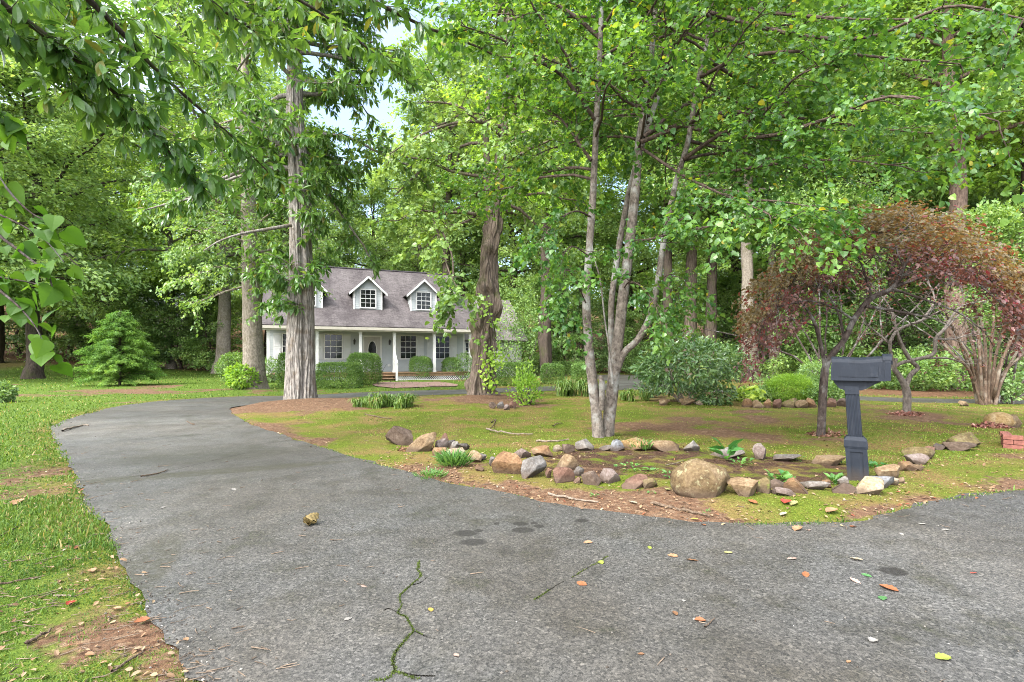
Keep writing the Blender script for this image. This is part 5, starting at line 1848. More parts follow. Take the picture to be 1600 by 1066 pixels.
lm_bronze = leaf_mat('bronze_maple_leaf', (.070, .056, .030), (.165, .125, .058), (.22, .035, .03), .40, .40, .5, (1.5, 1.05, .5), acc=.93)
lm_hedge = leaf_mat('hedge_leaf', (.040, .090, .014), (.11, .185, .032), None, .25, .45, .45)
lm_need = leaf_mat('conifer_spray', (.052, .125, .016), (.12, .21, .032), None, .30, .5, .3)
lm_far = leaf_mat('far_leaf', (.095, .165, .045), (.21, .30, .095), None, .42, .45, .4)
lm_glossy = leaf_mat('glossy_leaf', (.028, .066, .018), (.082, .145, .038), (.20, .24, .06), .25, .28, .6, acc=.96)
bk_grey = bark_mat('grey_furrowed_bark', (.062, .054, .046), (.47, .425, .375), .16, 26, None, (.22, .18, .14))
bk_shag = bark_mat('shaggy_brown_bark', (.055, .040, .030), (.27, .21, .165), .12, 24, (.06, .07, .02))
bk_smooth = bark_mat('smooth_grey_bark', (.16, .13, .10), (.38, .33, .27), .6, 18, (.10, .09, .05))
bk_lichen = bark_mat('lichen_bark', (.09, .07, .055), (.32, .27, .225), .7, 22, None, (.44, .43, .39))
bk_dark = bark_mat('dark_bark', (.035, .027, .021), (.13, .10, .078), .2, 18, (.05, .055, .02))
bk_pine = bark_mat('pine_bark', (.07, .045, .034), (.27, .19, .145), .35, 12)
bk_twig = bark_mat('maple_twig_bark', (.035, .026, .022), (.13, .10, .085), .5, 24, None, (.26, .25, .23))
bk_tan = bark_mat('tan_stem_bark', (.075, .047, .032), (.21, .145, .10), .3, 24, None, (.26, .22, .17))


def tree_obj(name, label, trunk_mb, leaf_parts, bark, loc=(0, 0, 0), group=None, extra=()):
    """trunk_mb in world coordinates around loc; leaf_parts: list of (V, faces, material, part name)"""
    t_ = thing(name, label, 'tree' if 'tree' in name or 'pine' in name or 'maple' in name else 'shrub', loc, 0, group)
    off = np.array(loc)
    if trunk_mb is not None:
        trunk_mb.V = [v - off for v in trunk_mb.V]
        me = trunk_mb.mesh('trunk', (bark,), smooth=True)
        obj('trunk', me, t_)
    for V, fs, mt, pn in leaf_parts:
        obj(pn, np_mesh(pn, V - off, fs, (mt,)), t_)
    return t_


def cat_leaves(lst):
    V, out, n = [], {}, 0
    for v, fs in lst:
        V.append(v)
        for f in fs:
            out.setdefault(f.shape[1], []).append(f + n)
        n += len(v)
    return np.concatenate(V), [np.concatenate(f) for f in out.values()]


def on_ground(u, v):
    x, y = G(u, v)
    return np.array([x, y, H1(x, y)])


# ================================================================== tree A: double trunk with grey furrowed bark
def furrow(ks, deep):
    def f(TH, HH, r):
        warp = .35 * fbm(np.stack([np.cos(TH) * 1.5, np.sin(TH) * 1.5, HH * .6], -1), 5, 2)
        ridge = np.abs(np.sin((TH + warp) * ks + 2.2 * ring_noise(TH, HH, 2.2, .9, 3, 2)))
        plates = ring_noise(TH, HH, 7, 2.2, 8, 3)
        big = ring_noise(TH, HH, 1.1, .7, 12, 2)
        return 1 + deep * (ridge - .6) + .030 * plates + .07 * big
    return f


def seam(base, ang, w_, d_):
    def f(TH, HH, r):
        a = (TH - ang - .25 * np.sin(HH * .7) + np.pi) % (2 * np.pi) - np.pi
        return base(TH, HH, r) - d_ * np.exp(-(a / w_) ** 2) * (1.15 - .06 * HH)
    return f


R = np.random.default_rng(21)
YA = G(0, 629)[1]
cA = on_ground(470, 629)


def pr(u, v, Y, wpx):
    p = P(u, v, Y)
    return (*p, wpx / 2 / F * Y)


pathA = [pr(470, 634, YA + .45, 66), pr(470, 624, YA + .45, 54), pr(470, 605, YA + .45, 49), pr(470, 560, YA + .45, 46), pr(470, 480, YA + .45, 42), pr(470, 400, YA + .45, 39),
         pr(469, 310, YA + .45, 36), pr(462, 200, YA + .5, 30), pr(460, 80, YA + .6, 25), pr(458, -60, YA + .8, 18), pr(455, -200, YA + 1, 8)]
tA = MB()
pathA = [(*q[:3], q[3] * (.86 if i > 2 else .92)) for i, q in enumerate(pathA)]
V, f = trunk_hi(pathA, 180, 420, seam(furrow(11, .12), -1.15, .17, .26))
tA.add(V, [f])
pA = smooth(pathA, 60)[:, :3]
AA, DD = [], []
for k in range(38):
    t_ = R.uniform(.63, .98)
    p = pA[int(t_ * 59)]
    a = k * 2.4 + R.uniform(-.3, .3)
    ln = R.uniform(2.2, 4.6) * (1.25 - .5 * t_)
    d = np.array([math.cos(a), math.sin(a) * .8, R.uniform(-.15, .5)])
    lb_ = grow(p, d, ln, 8, .16, -.03, R)
    tA.tube(lb_, np.linspace(.07, .018, 9), 7)
    a1, d1 = sub_branches(tA, lb_, .016, 11, 1.3, R, .2, 4)
    AA += a1
    DD += d1
# the pale dead limb reaching left over the lawn
limb = smooth([P(455, 352, YA), P(420, 358, YA - .5), P(380, 365, YA - 1.0), P(345, 376, YA - 1.3), P(318, 392, YA - 1.5)], 16)
tA.tube(limb, np.linspace(.055, .012, 16), 7)
for k in range(26):      # short leafy shoots close round the trunk
    t_ = R.uniform(.42, .7)
    p = pA[int(t_ * 59)]
    a = k * 2.4
    lb_ = grow(p, np.array([math.cos(a), math.sin(a) - .3, .35]), R.uniform(.7, 1.6), 5, .2, -.02, R)
    tA.tube(lb_, np.linspace(.018, .006, 6), 5)
    a1, d1 = sub_branches(tA, lb_, .006, 6, .6, R, .2, 2)
    AA += a1
    DD += d1
lA = leaves_whorl(np.array(AA), np.array(DD), 9, .27, L_LANCE, R, .45)
tree_obj('hardwood_tree', 'great double trunked tree with grey furrowed bark at the left tip of the island', tA, [(*lA, lm_mag, 'crown')], bk_grey, cA)

# ================================================================== tree B: lumpy shaggy trunk right of the porch
R = np.random.default_rng(22)
YB = G(0, 626)[1] + .35
cB = on_ground(749, 627)


def lumpy(TH, HH, r):
    g = ring_noise(TH, HH, 1.3, 1.25, 31, 3)
    burl = np.clip(ring_noise(TH, HH, 1.6, 1.7, 44, 2) - .02, 0, 1)
    fine = np.abs(np.sin(TH * 8 + 3 * ring_noise(TH, HH, 2, 1.1, 5, 2)))
    return 1 + .16 * g + .85 * burl + .16 * (fine - .6) + .03 * ring_noise(TH, HH, 8, 3, 9, 3)


pathB = [pr(749, 631, YB, 56), pr(749, 620, YB, 47), pr(750, 600, YB, 41), pr(753, 565, YB, 36), pr(757, 520, YB, 36), pr(763, 470, YB, 37), pr(762, 430, YB, 32), pr(765, 380, YB, 29), pr(770, 330, YB, 27), pr(774, 300, YB, 22),
         pr(783, 240, YB, 17), pr(790, 180, YB, 14), pr(793, 100, YB, 11), pr(790, -20, YB, 8), pr(785, -120, YB, 4)]
tB = MB()
pathB = [(*q[:3], q[3] * .79) for q in pathB]
V, f = trunk_hi(pathB, 150, 420, lumpy)
tB.add(V, [f])
# dead snag beside the fork
V, f = trunk_hi([pr(766, 335, YB - .1, 16), pr(763, 290, YB - .1, 12), pr(760, 220, YB - .1, 9), pr(762, 150, YB - .1, 7), pr(764, 120, YB - .1, 2)], 24, 80, furrow(4, .1))
tB.add(V, [f])
pB = smooth(pathB, 60)[:, :3]
AA, DD = [], []
lim = [([(770, 300), (745, 335), (720, 350), (690, 360), (665, 385)], (0, -.2, -.8, -1.4, -1.9), .05),
       ([(768, 340), (725, 332), (690, 333), (655, 330), (622, 345)], (0, -.6, -1.0, -1.4, -1.6), .06),
       ([(690, 360), (705, 395), (708, 430), (704, 462), (700, 490)], (-1.4, -1.8, -2.2, -2.4, -2.5), .03),
       ([(675, 340), (690, 380), (700, 420), (712, 445), (728, 465)], (-1.4, -1.9, -2.3, -2.6, -2.8), .03),
       ([(790, 200), (745, 190), (700, 195), (650, 215), (610, 240)], (0, -.5, -1, -1.5, -2), .06),
       ([(785, 230), (830, 200), (870, 190), (910, 180), (940, 190)], (0, .4, .8, 1.2, 1.6), .06),
       ([(780, 260), (800, 262), (845, 265), (870, 262), (905, 270)], (0, -.5, -1, -1.5, -2), .05)]
for pts, dy, r in lim:
    L3 = smooth([P(u, v, YB + d) for (u, v), d in zip(pts, dy)], 14)
    tB.tube(L3, np.linspace(r, r * .25, 14), 7)
    a1, d1 = sub_branches(tB, L3, .008, 9, .55, R, .45, 3) if r < .04 else sub_branches(tB, L3, .013, 12, 1.0, R, .35, 4)
    AA += a1
    DD += d1
for k in range(24):
    t_ = R.uniform(.6, .98)
    p = pB[int(t_ * 59)]
    a = k * 2.4
    d = np.array([math.cos(a), math.sin(a), R.uniform(-.1, .5)])
    lb_ = grow(p, d, R.uniform(2.5, 5.0) * (1.3 - .55 * t_), 8, .16, -.02, R)
    tB.tube(lb_, np.linspace(.06, .016, 9), 7)
    a1, d1 = sub_branches(tB, lb_, .014, 11, 1.3, R, .2, 4)
    AA += a1
    DD += d1
lB = leaves_alt(np.array(AA), np.array(DD), 11, .42, .13, L_HEART, R, .07)
tree_obj('hardwood_tree', 'lumpy shaggy barked tree with burls and a dead snag right of the porch', tB, [(*lB, lm_oak, 'crown')], bk_shag, cB)
# climbing vine on its trunk
R = np.random.default_rng(23)
vp, vd = [], []
for (u, v, n, s_) in ((770, 548, 60, 10), (776, 566, 40, 7), (764, 570, 30, 8), (762, 590, 40, 8), (772, 505, 26, 6), (740, 470, 26, 6), (758, 482, 16, 6), (766, 600, 30, 6), (748, 530, 12, 5)):
    c_ = P(u, v, YB - .42)
    vp.append(c_ + R.normal(size=(n, 3)) * s_ / F * YB * np.array([1, .25, 1]))
vp = np.concatenate(vp)
V, fs = put_leaves(L_HEART, vp, R.normal(size=vp.shape) - UP * .8 - np.array([0, .3, 0]), R.normal(size=vp.shape) * .4 + np.array([0, -1, .5]), R.uniform(.06, .13, len(vp)))
vine = thing('climbing_vine', 'green ivy like vine climbing the lumpy trunk right of the porch', 'vine', tuple(vp[0]))
obj('leaves', np_mesh('leaves', V - vp[0], fs, (lm_lime,)), vine)
mb = MB()
mb.tube(smooth([P(758, 618, YB - .44), P(764, 590, YB - .42), P(772, 560, YB - .45), P(772, 520, YB - .48), P(764, 490, YB - .46)], 30) - vp[0], .012, 6)
obj('stem', mb, vine, bk_twig)

# ================================================================== tree C: smooth trunk at the left end of the house
R = np.random.default_rng(24)
YC = G(0, 611)[1] + .3
cC = on_ground(397, 612)
pathC = [pr(398, 616, YC, 56), pr(398, 608, YC, 42), pr(397, 590, YC, 35), pr(396, 560, YC, 31), pr(394, 510, YC, 28), pr(392, 450, YC, 26), pr(390, 390, YC, 23), pr(388, 300, YC, 20), pr(385, 230, YC, 17), pr(383, 120, YC, 12), pr(380, -10, YC, 6)]
tC = MB()
V, f = trunk_hi(pathC, 96, 220, lambda TH, HH, r: 1 + .05 * ring_noise(TH, HH, 1.2, .8, 3, 3) + .16 * np.clip(np.sin(TH * 5 + 1), 0, 1) * np.exp(-HH * 2.2) + .012 * ring_noise(TH, HH, 9, 6, 4, 2))
tC.add(V, [f])
pC = smooth(pathC, 60)[:, :3]
AA, DD = [], []
lim = [([(390, 400), (360, 385), (330, 378), (300, 385), (272, 400)], (0, -.4, -.8, -1.2, -1.5), .05), ([(390, 380), (355, 340), (320, 325), (290, 322), (262, 335)], (0, -.2, -.4, -.6, -.8), .05),
       ([(391, 410), (405, 400), (418, 420), (425, 450), (428, 480)], (0, -.5, -.8, -1.0, -1.1), .03), ([(389, 340), (420, 320), (450, 330), (475, 350), (500, 380)], (0, .6, 1.2, 1.8, 2.4), .05),
       ([(388, 320), (360, 290), (330, 285), (300, 290), (265, 300)], (0, .5, 1, 1.3, 1.5), .05), ([(389, 400), (370, 420), (350, 415), (320, 425), (290, 430)], (0, -1, -1.8, -2.3, -2.6), .04),
       ([(389, 370), (370, 350), (345, 345), (330, 355), (310, 362)], (0, -1, -1.8, -2.6, -3.2), .04)]
for pts, dy, r in lim:
    L3 = smooth([P(u, v, YC + d) for (u, v), d in zip(pts, dy)], 14)
    tC.tube(L3, np.linspace(r * .6, r * .15, 14), 7)
    a1, d1 = sub_branches(tC, L3, .013, 13, 1.1, R, .2, 4, horiz=.9)
    AA += a1
    DD += d1
low = len(AA)
for k in range(26):
    t_ = R.uniform(.5, .98)
    p = pC[int(t_ * 59)]
    a = k * 2.4
    d = np.array([math.cos(a), math.sin(a), R.uniform(0, .5)])
    lb_ = grow(p, d, R.uniform(2.2, 4.4) * (1.25 - .5 * t_), 8, .15, -.02, R)
    tC.tube(lb_, np.linspace(.05, .014, 9), 6)
    a1, d1 = sub_branches(tC, lb_, .012, 10, 1.2, R, .2, 4)
    AA += a1
    DD += d1
l1 = leaves_alt(np.array(AA[:low]), np.array(DD[:low]), 14, .42, .13, L_OVAL, R, .06)
l2 = leaves_alt(np.array(AA[low:]), np.array(DD[low:]), 9, .42, .15, L_OVAL, R, .06)
tree_obj('hardwood_tree', 'smooth grey trunked tree standing before the left end of the house', tC, [(*l1, lm_pale, 'lower_foliage'), (*l2, lm_mid, 'crown')], bk_smooth, cC)

# ================================================================== tree D: multi stemmed heart leaved tree
R = np.random.default_rng(25)
YD = G(0, 690)[1]
cD = on_ground(942, 691)


def stem_noise(TH, HH, r):
    return 1 + .07 * ring_noise(TH, HH, 1.1, 1.6, 61, 3) + .03 * ring_noise(TH, HH, 5, 5, 62, 2)


def stem(mb, rows, seed=0, k=40, n=160):
    rows = [(q[0], q[1], q[2], q[3] * (.58 if q[3] > 29 else .68)) for q in rows]
    V, f = trunk_hi([pr(*q) for q in rows], k, n, stem_noise)
    mb.add(V, [f])
    return smooth([pr(*q) for q in rows], 60)[:, :3]


tD = MB()
S1 = stem(tD, [(937, 696, YD, 40), (935, 680, YD, 27), (931, 640, YD, 24), (925, 590, YD, 23), (919, 530, YD - .05, 21), (916, 470, YD - .1, 19), (920, 400, YD - .15, 17), (925, 330, YD - .2, 16), (930, 230, YD - .3, 14), (936, 110, YD - .4, 12), (940, 0, YD - .5, 10), (944, -120, YD - .6, 7), (946, -240, YD - .7, 3)])
S2 = stem(tD, [(948, 696, YD + .1, 44), (949, 680, YD + .1, 31), (953, 640, YD + .1, 28), (960, 580, YD + .1, 26), (968, 510, YD + .12, 25), (975, 450, YD + .15, 24), (984, 380, YD + .2, 22), (992, 300, YD + .2, 21), (998, 230, YD + .25, 19), (1010, 150, YD + .3, 14), (1020, 60, YD + .3, 12), (1028, -40, YD + .35, 9), (1036, -160, YD + .4, 5)])
S3 = stem(tD, [(951, 690, YD + .25, 30), (953, 640, YD + .3, 20), (956, 560, YD + .4, 15), (955, 480, YD + .45, 14), (962, 420, YD + .5, 14), (975, 340, YD + .55, 13), (990, 270, YD + .5, 12), (1015, 190, YD + .4, 12), (1040, 110, YD + .4, 11), (1055, 40, YD + .4, 9), (1070, -60, YD + .4, 6), (1080, -140, YD + .4, 3)])
S4 = stem(tD, [(962, 585, YD + .1, 16), (975, 552, YD + .05, 15), (997, 530, YD, 15), (1015, 495, YD, 14), (1028, 440, YD, 14), (1038, 370, YD, 13), (1055, 290, YD + .1, 12), (1075, 220, YD + .1, 12), (1088, 140, YD + .1, 11), (1105, 60, YD + .1, 9), (1113, -40, YD + .1, 6), (1118, -120, YD + .1, 3)])
S5 = stem(tD, [(957, 600, YD - .1, 6), (951, 540, YD - .15, 4.5), (945, 500, YD - .15, 4), (938, 440, YD - .2, 3.5), (928, 400, YD - .2, 3), (918, 340, YD - .2, 2)], 3, 12, 60)
# broken stub
V, f = trunk_hi([pr(940, 640, YD - .03, 9), pr(941, 605, YD - .12, 9), pr(939, 590, YD - .14, 8), pr(939, 587, YD - .14, 3)], 24, 30, stem_noise)
tD.add(V, [f])
# surface root
tD.tube(smooth([P(938, 688, YD), P(933, 696, YD - .15), P(935, 704, YD - .35), P(941, 709, YD - .5)], 12), np.linspace(.07, .03, 12), 8)
AA, DD = [], []
limD = [  # (pixel polyline, depth offsets, radius)
    ([(1002, 222), (1050, 203), (1100, 185), (1170, 178), (1230, 160)], (0, -.2, -.4, -.7, -1.0), .045), ([(1005, 215), (1060, 170), (1110, 150), (1180, 120), (1250, 60)], (.2, .5, .9, 1.3, 1.8), .045),
    ([(1068, 249), (1119, 214), (1194, 176), (1240, 124), (1290, 100)], (0, -.4, -.9, -1.4, -1.8), .04), ([(1070, 250), (1100, 242), (1137, 238), (1231, 221), (1330, 215)], (0, .3, .6, 1.2, 1.8), .035),
    ([(1085, 185), (1150, 175), (1250, 185), (1360, 200), (1470, 210)], (0, -.3, -.7, -1.1, -1.4), .04), ([(1095, 120), (1160, 90), (1260, 80), (1380, 90), (1500, 100)], (0, -.6, -1.2, -1.8, -2.2), .04),
    ([(1030, 20), (1100, 10), (1200, 20), (1330, 30), (1450, 30)], (.3, 0, -.6, -1.2, -1.9), .05), ([(924, 251), (905, 225), (880, 190), (850, 169), (800, 150)], (-.3, -.2, -.1, 0, .1), .035),
    ([(925, 265), (890, 262), (840, 272), (790, 275), (740, 280)], (-.2, .3, .8, 1.3, 1.8), .03), ([(932, 190), (880, 120), (830, 90), (780, 60), (720, 40)], (-.3, -.5, -.8, -1.1, -1.5), .04),
    ([(938, 60), (890, 20), (830, -10), (760, -20), (690, -20)], (-.4, -.3, -.2, 0, .2), .04), ([(985, 375), (1010, 375), (1050, 365), (1100, 355), (1160, 350)], (.2, -.5, -1.1, -1.6, -2.0), .025),
    ([(1000, 230), (1060, 270), (1120, 300), (1180, 325), (1240, 355)], (.2, -.5, -1.2, -1.8, -2.2), .03), ([(1040, 360), (1090, 330), (1150, 315), (1220, 315), (1290, 330)], (0, -.6, -1.2, -1.7, -2.1), .03),
    ([(1075, 220), (1140, 235), (1210, 250), (1290, 270), (1360, 290)], (.1, .5, .8, 1.2, 1.5), .035), ([(1060, 280), (1130, 270), (1220, 255), (1310, 250), (1410, 260)], (.1, -.5, -1.1, -1.6, -2), .035),
    ([(918, 480), (900, 440), (885, 420), (880, 440), (878, 480)], (-.1, -.4, -.7, -.9, -1.0), .014), ([(920, 400), (895, 385), (880, 400), (875, 440), (880, 480)], (-.2, -.5, -.7, -.8, -.9), .014),
    ([(975, 450), (985, 440), (1005, 450), (1020, 470), (1030, 490)], (.1, -.4, -.8, -1.0, -1.1), .014), ([(1028, 440), (1045, 430), (1055, 440), (1060, 460), (1062, 470)], (0, -.2, -.4, -.5, -.6), .012),
    ([(925, 340), (900, 330), (870, 345), (850, 370), (840, 390)], (-.2, -.5, -.8, -1, -1.1), .02),
    ([(1105, 60), (1180, 10), (1280, -30), (1400, -50), (1520, -40)], (.1, .6, 1.2, 1.8, 2.4), .04), ([(1100, 90), (1190, 140), (1300, 150), (1400, 150), (1540, 150)], (.1, .9, 1.8, 2.6, 3.4), .04),
    ([(1080, 200), (1180, 215), (1280, 190), (1400, 150), (1560, 190)], (.1, -.9, -1.8, -2.4, -2.9), .04), ([(1110, 20), (1220, 50), (1350, 60), (1480, 10), (1600, 30)], (.1, -.9, -1.8, -2.4, -2.9), .04)]
tDl = MB()
for pts, dy, r in limD:
    L3 = smooth([P(u, v, YD + d) for (u, v), d in zip(pts, dy)], 16)
    tDl.tube(L3, np.linspace(r * .8, r * .18, 16), 8)
    small = r < .021
    a1, d1 = sub_branches(tDl, L3, .007, 9 if small else 17, .38 if small else .85, R, .15, 3 if small else 4, horiz=.75, wob=.2, grav=-.05)
    AA += a1
    DD += d1
for S in (S1, S2, S3, S4):
    for k in range(13):
        t_ = R.uniform(.64, .99)
        p = S[int(t_ * 59)]
        a = k * 2.4 + R.uniform(-.4, .4)
        d = np.array([math.cos(a), math.sin(a), R.uniform(.1, .7)])
        lb_ = grow(p, d, R.uniform(1.5, 3.4), 8, .14, -.02, R)
        tDl.tube(lb_, np.linspace(.022, .006, 9), 6)
        a1, d1 = sub_branches(tDl, lb_, .006, 11, .8, R, .2, 4, horiz=.75, grav=-.04)
        AA += a1
        DD += d1
AA, DD = np.array(AA), np.array(DD)
lD = leaves_alt(AA, DD, 15, .38, .069, L_HEART, R, .04)
tree_obj('hardwood_tree', 'multi stemmed lichen barked tree with heart shaped leaves in the middle of the island', tD, [(*lD, lm_heart, 'crown')], bk_lichen, cD)
tDl.V = [v - cD for v in tDl.V]
obj('limb_work', tDl.mesh('limb_work', (bark_mat('brown_limb_bark', (.05, .035, .028), (.16, .115, .09), .6, 22),), True), [o for o in COL.objects if o.get('label', '').startswith('multi stemmed')][0])

# ================================================================== tree E: off to the left, its whorled branches hang into the picture
R = np.random.default_rng(26)
tE = MB()
eb = np.array([-7.6, 3.4, 0])
pathE = [(*(eb + [0, 0, -.2]), .32), (*(eb + [0, 0, .4]), .24), (*(eb + [.1, 0, 3]), .2), (*(eb + [.25, .1, 6]), .17), (*(eb + [.3, .2, 9]), .12), (*(eb + [.3, .2, 12]), .05)]
V, f = trunk_hi(pathE, 60, 120, furrow(7, .06))
tE.add(V, [f])
AA, DD = [], []
limE = [([eb + [.2, .1, 5.0], P(-120, -90, 4.4), P(0, 4, 5.2), P(67, 52, 5.5), P(124, 97, 5.8), P(180, 146, 6.1), P(225, 191, 6.4), P(270, 244, 6.7), P(302, 280, 6.9)], .045),
        ([eb + [.25, .1, 6.4], P(20, -110, 5.2), P(139, 0, 6.0), P(195, 56, 6.4), P(244, 109, 6.8), P(319, 176, 7.4), P(375, 225, 7.9), P(430, 280, 8.4)], .05),
        ([eb + [.25, .1, 6.8], P(130, -150, 5.6), P(260, -60, 6.6), P(340, 10, 7.4), P(400, 50, 8.2), P(440, 80, 9.0)], .045),
        ([eb + [.2, .1, 5.6], P(-40, -60, 5.5), P(90, -10, 6.6), P(170, 30, 7.4), P(250, 60, 8.4), P(320, 110, 9.4)], .04),
        ([eb + [.2, .1, 7.2], P(200, -190, 6.0), P(420, -80, 6.6), P(560, -10, 7.2), P(660, 40, 7.8), P(760, 80, 8.4), P(815, 120, 8.8)], .05),
        ([eb + [.2, .1, 7.0], P(180, -160, 6.4), P(360, -60, 7.6), P(500, 20, 8.8), P(580, 80, 9.6), P(640, 130, 10.4)], .045),
        ([eb + [.2, .1, 4.2], P(-150, -20, 4.6), P(-20, 40, 5.2), P(60, 80, 5.8), P(120, 150, 6.2)], .03)]
for pts, r in limE:
    L3 = smooth(pts, 40)
    tE.tube(L3, np.linspace(r, .008, 40), 8)
    a1, d1 = sub_branches(tE, L3[8:], .006, 26, .8, R, .02, 2, horiz=.3, grav=-.03, wob=.3)
    a1 += [L3[-1]]
    d1 += [L3[-1] - L3[-2]]
    AA += a1
    DD += d1
for k in range(10):
    p = smooth(pathE, 60)[int(R.uniform(.5, .97) * 59), :3]
    a = k * 2.4
    lb_ = grow(p, np.array([math.cos(a) - .5, math.sin(a), .3]), R.uniform(2, 3.5), 7, .15, -.02, R)
    tE.tube(lb_, np.linspace(.05, .012, 8), 6)
    a1, d1 = sub_branches(tE, lb_, .008, 8, .9, R, .2, 3)
    AA += a1
    DD += d1
lE = leaves_whorl(np.array(AA), np.array(DD), 9, .24, L_LANCE_FINE, R, .42)
tree_obj('hardwood_tree', 'tree whose drooping boughs of long whorled leaves hang in from the upper left', tE, [(*lE, lm_mag, 'crown')], bk_dark, eb)

# ================================================================== sapling at the left frame edge with large near leaves
R = np.random.default_rng(27)
tS = MB()
sb = np.array([-3.15, 2.5, 0])
tS.tube(smooth([(*sb,), (*(sb + [.05, 0, 1]),), (*(sb + [.1, 0, 2]),), (*(sb + [.15, .05, 3.2]),)], 20), np.linspace(.045, .012, 20), 10)
AA, DD = [], []
limS = [([sb + [.1, 0, 2.2], P(-60, 180, 2.4), P(-20, 250, 2.4), P(15, 300, 2.4), P(45, 330, 2.4), P(70, 345, 2.4)], .010), ([sb + [.08, 0, 1.6], P(-60, 330, 2.3), P(0, 370, 2.3), P(40, 400, 2.3), P(75, 430, 2.3), P(85, 470, 2.3)], .010),
        ([sb + [.08, 0, 1.4], P(-50, 420, 2.5), P(0, 455, 2.5), P(30, 480, 2.5), P(55, 510, 2.5), P(70, 540, 2.5)], .009),
        ([sb + [.12, 0, 2.7], P(-70, 90, 2.2), P(-30, 140, 2.2), P(-6, 165, 2.2), P(8, 185, 2.2)], .008), ([sb + [.08, 0, 1.7], P(-60, 290, 2.7), P(-10, 330, 2.7), P(30, 350, 2.7), P(70, 375, 2.7), P(100, 410, 2.7)], .009),
        ([sb + [.08, 0, 1.5], P(-60, 400, 2.9), P(-10, 430, 2.9), P(40, 440, 2.9), P(80, 450, 2.9)], .009)]
for pts, r in limS:
    L3 = smooth(pts, 20)
    tS.tube(L3, np.linspace(r, .002, 20), 7)
    for q in range(6, 20, 2):
        AA.append(L3[q])
        DD.append(L3[min(q + 1, 19)] - L3[q - 1])
lS = leaves_alt(np.array(AA), np.array(DD), 3, .12, .086, L_HEART_FINE, R, .02)
sap = tree_obj('sapling_tree', 'young sapling with big pale heart shaped leaves at the left frame edge', tS, [(*lS, leaf_mat('sapling_leaf', (.055, .16, .012), (.12, .26, .02), None, .5, .5, .25, k=.62), 'crown')], bk_twig, sb)

# ================================================================== red Japanese maple and its neighbour
R = np.random.default_rng(28)
YM = G(0, 682)[1]
cM = on_ground(1284, 683)
tM = MB()


def mstem(mb, rows, k=28, n=90):
    rows = [(q[0], q[1], q[2], q[3] * .76) for q in rows]
    V, f = trunk_hi([pr(*q) for q in rows], k, n, lambda TH, HH, r: 1 + .10 * ring_noise(TH, HH, 1.2, 2.5, 71, 3))
    mb.add(V, [f])
    return smooth([pr(*q) for q in rows], 40)[:, :3]


M1 = mstem(tM, [(1283, 688, YM, 24), (1283, 676, YM, 17), (1285, 640, YM, 15), (1287, 600, YM, 15), (1291, 572, YM, 14), (1301, 553, YM, 12), (1320, 530, YM, 11), (1334, 500, YM, 11), (1360, 467, YM + .1, 11), (1393, 451, YM + .1, 9), (1412, 418, YM + .1, 6), (1425, 395, YM + .1, 3)])
M2 = mstem(tM, [(1290, 575, YM, 10), (1284, 545, YM, 8), (1275, 510, YM, 7), (1261, 484, YM, 5), (1240, 460, YM, 3)])
limM = [([(1353, 479), (1386, 484), (1429, 492), (1470, 500)], (0, -.1, -.3, -.5), .03), ([(1320, 530), (1310, 490), (1290, 455), (1262, 430)], (0, .3, .6, .9), .022), ([(1362, 466), (1352, 430), (1340, 400), (1320, 375)], (.1, 0, -.2, -.3), .022),
        ([(1362, 466), (1420, 440), (1480, 425), (1540, 430), (1590, 460)], (.1, .2, .3, .3, .3), .03), ([(1393, 451), (1450, 470), (1500, 490), (1540, 520)], (.1, -.3, -.6, -.8), .022), ([(1400, 440), (1450, 410), (1500, 390), (1550, 400)], (.1, .5, .9, 1.2), .022),
        ([(1334, 500), (1300, 480), (1260, 470), (1220, 480)], (0, -.3, -.5, -.7), .02), ([(1275, 510), (1245, 500), (1215, 500), (1195, 510)], (0, .2, .4, .5), .014), ([(1412, 418), (1400, 385), (1410, 360), (1430, 345)], (.1, .2, .3, .4), .014),
        ([(1380, 455), (1400, 470), (1420, 500), (1430, 520)], (.1, .7, 1.2, 1.5), .016), ([(1470, 425), (1520, 440), (1570, 480), (1605, 520)], (.3, 0, -.3, -.5), .018)]
AA = []
DD = []
for pts, dy, r in limM:
    L3 = smooth([P(u, v, YM + d) for (u, v), d in zip(pts, dy)], 14)
    tM.tube(L3, np.linspace(r, r * .3, 14), 7)
    a1, d1 = sub_branches(tM, L3, .008, 11, .65, R, .15, 3, horiz=.5, grav=.06)
    AA += a1
    DD += d1
AA, DD = np.array(AA), np.array(DD)
# umbrella: twigs rise to a thin domed layer of layered foliage
nU = 2300
uu = R.uniform(1178, 1640, nU)
tt = (uu - 1400) / 225
top = 345 + 128 * np.abs(tt) ** 2.0
vv = top + R.beta(1.1, 2.6, nU) * (112 + 40 * np.abs(tt)) - 6
yy = YM + R.uniform(-1.0, 1.6, nU)
dom = np.stack([(uu - U0) / F * yy, yy, CH - (vv - V0) / F * yy], -1)
sel = n2(uu / 30, vv / 12, 1.0, 5, 2) > -.35
dom = dom[sel]
vv, top = vv[sel], top[sel]
ctr = np.array([P(1370, 470, YM + .2)])
d0 = dom - ctr
d0 = d0 / np.linalg.norm(d0, axis=1)[:, None] + np.array([0, 0, -.25])
for q in range(0, len(dom), 3):       # fine twigs feeding the layer
    i = np.argmin(((AA - dom[q]) ** 2).sum(1))
    if np.linalg.norm(AA[i] - dom[q]) < 1.3:
        tM.tube(np.array([AA[i], (AA[i] + dom[q]) / 2 + R.normal(size=3) * .05, dom[q]]), np.array([.006, .004, .002]), 4)
hi_ = (vv - top) < 45
pa = leaves_alt(dom[hi_], d0[hi_], 14, .36, .07, L_OVAL, R, .05)
pb = leaves_alt(dom[~hi_], d0[~hi_], 13, .36, .07, L_OVAL, R, .05)
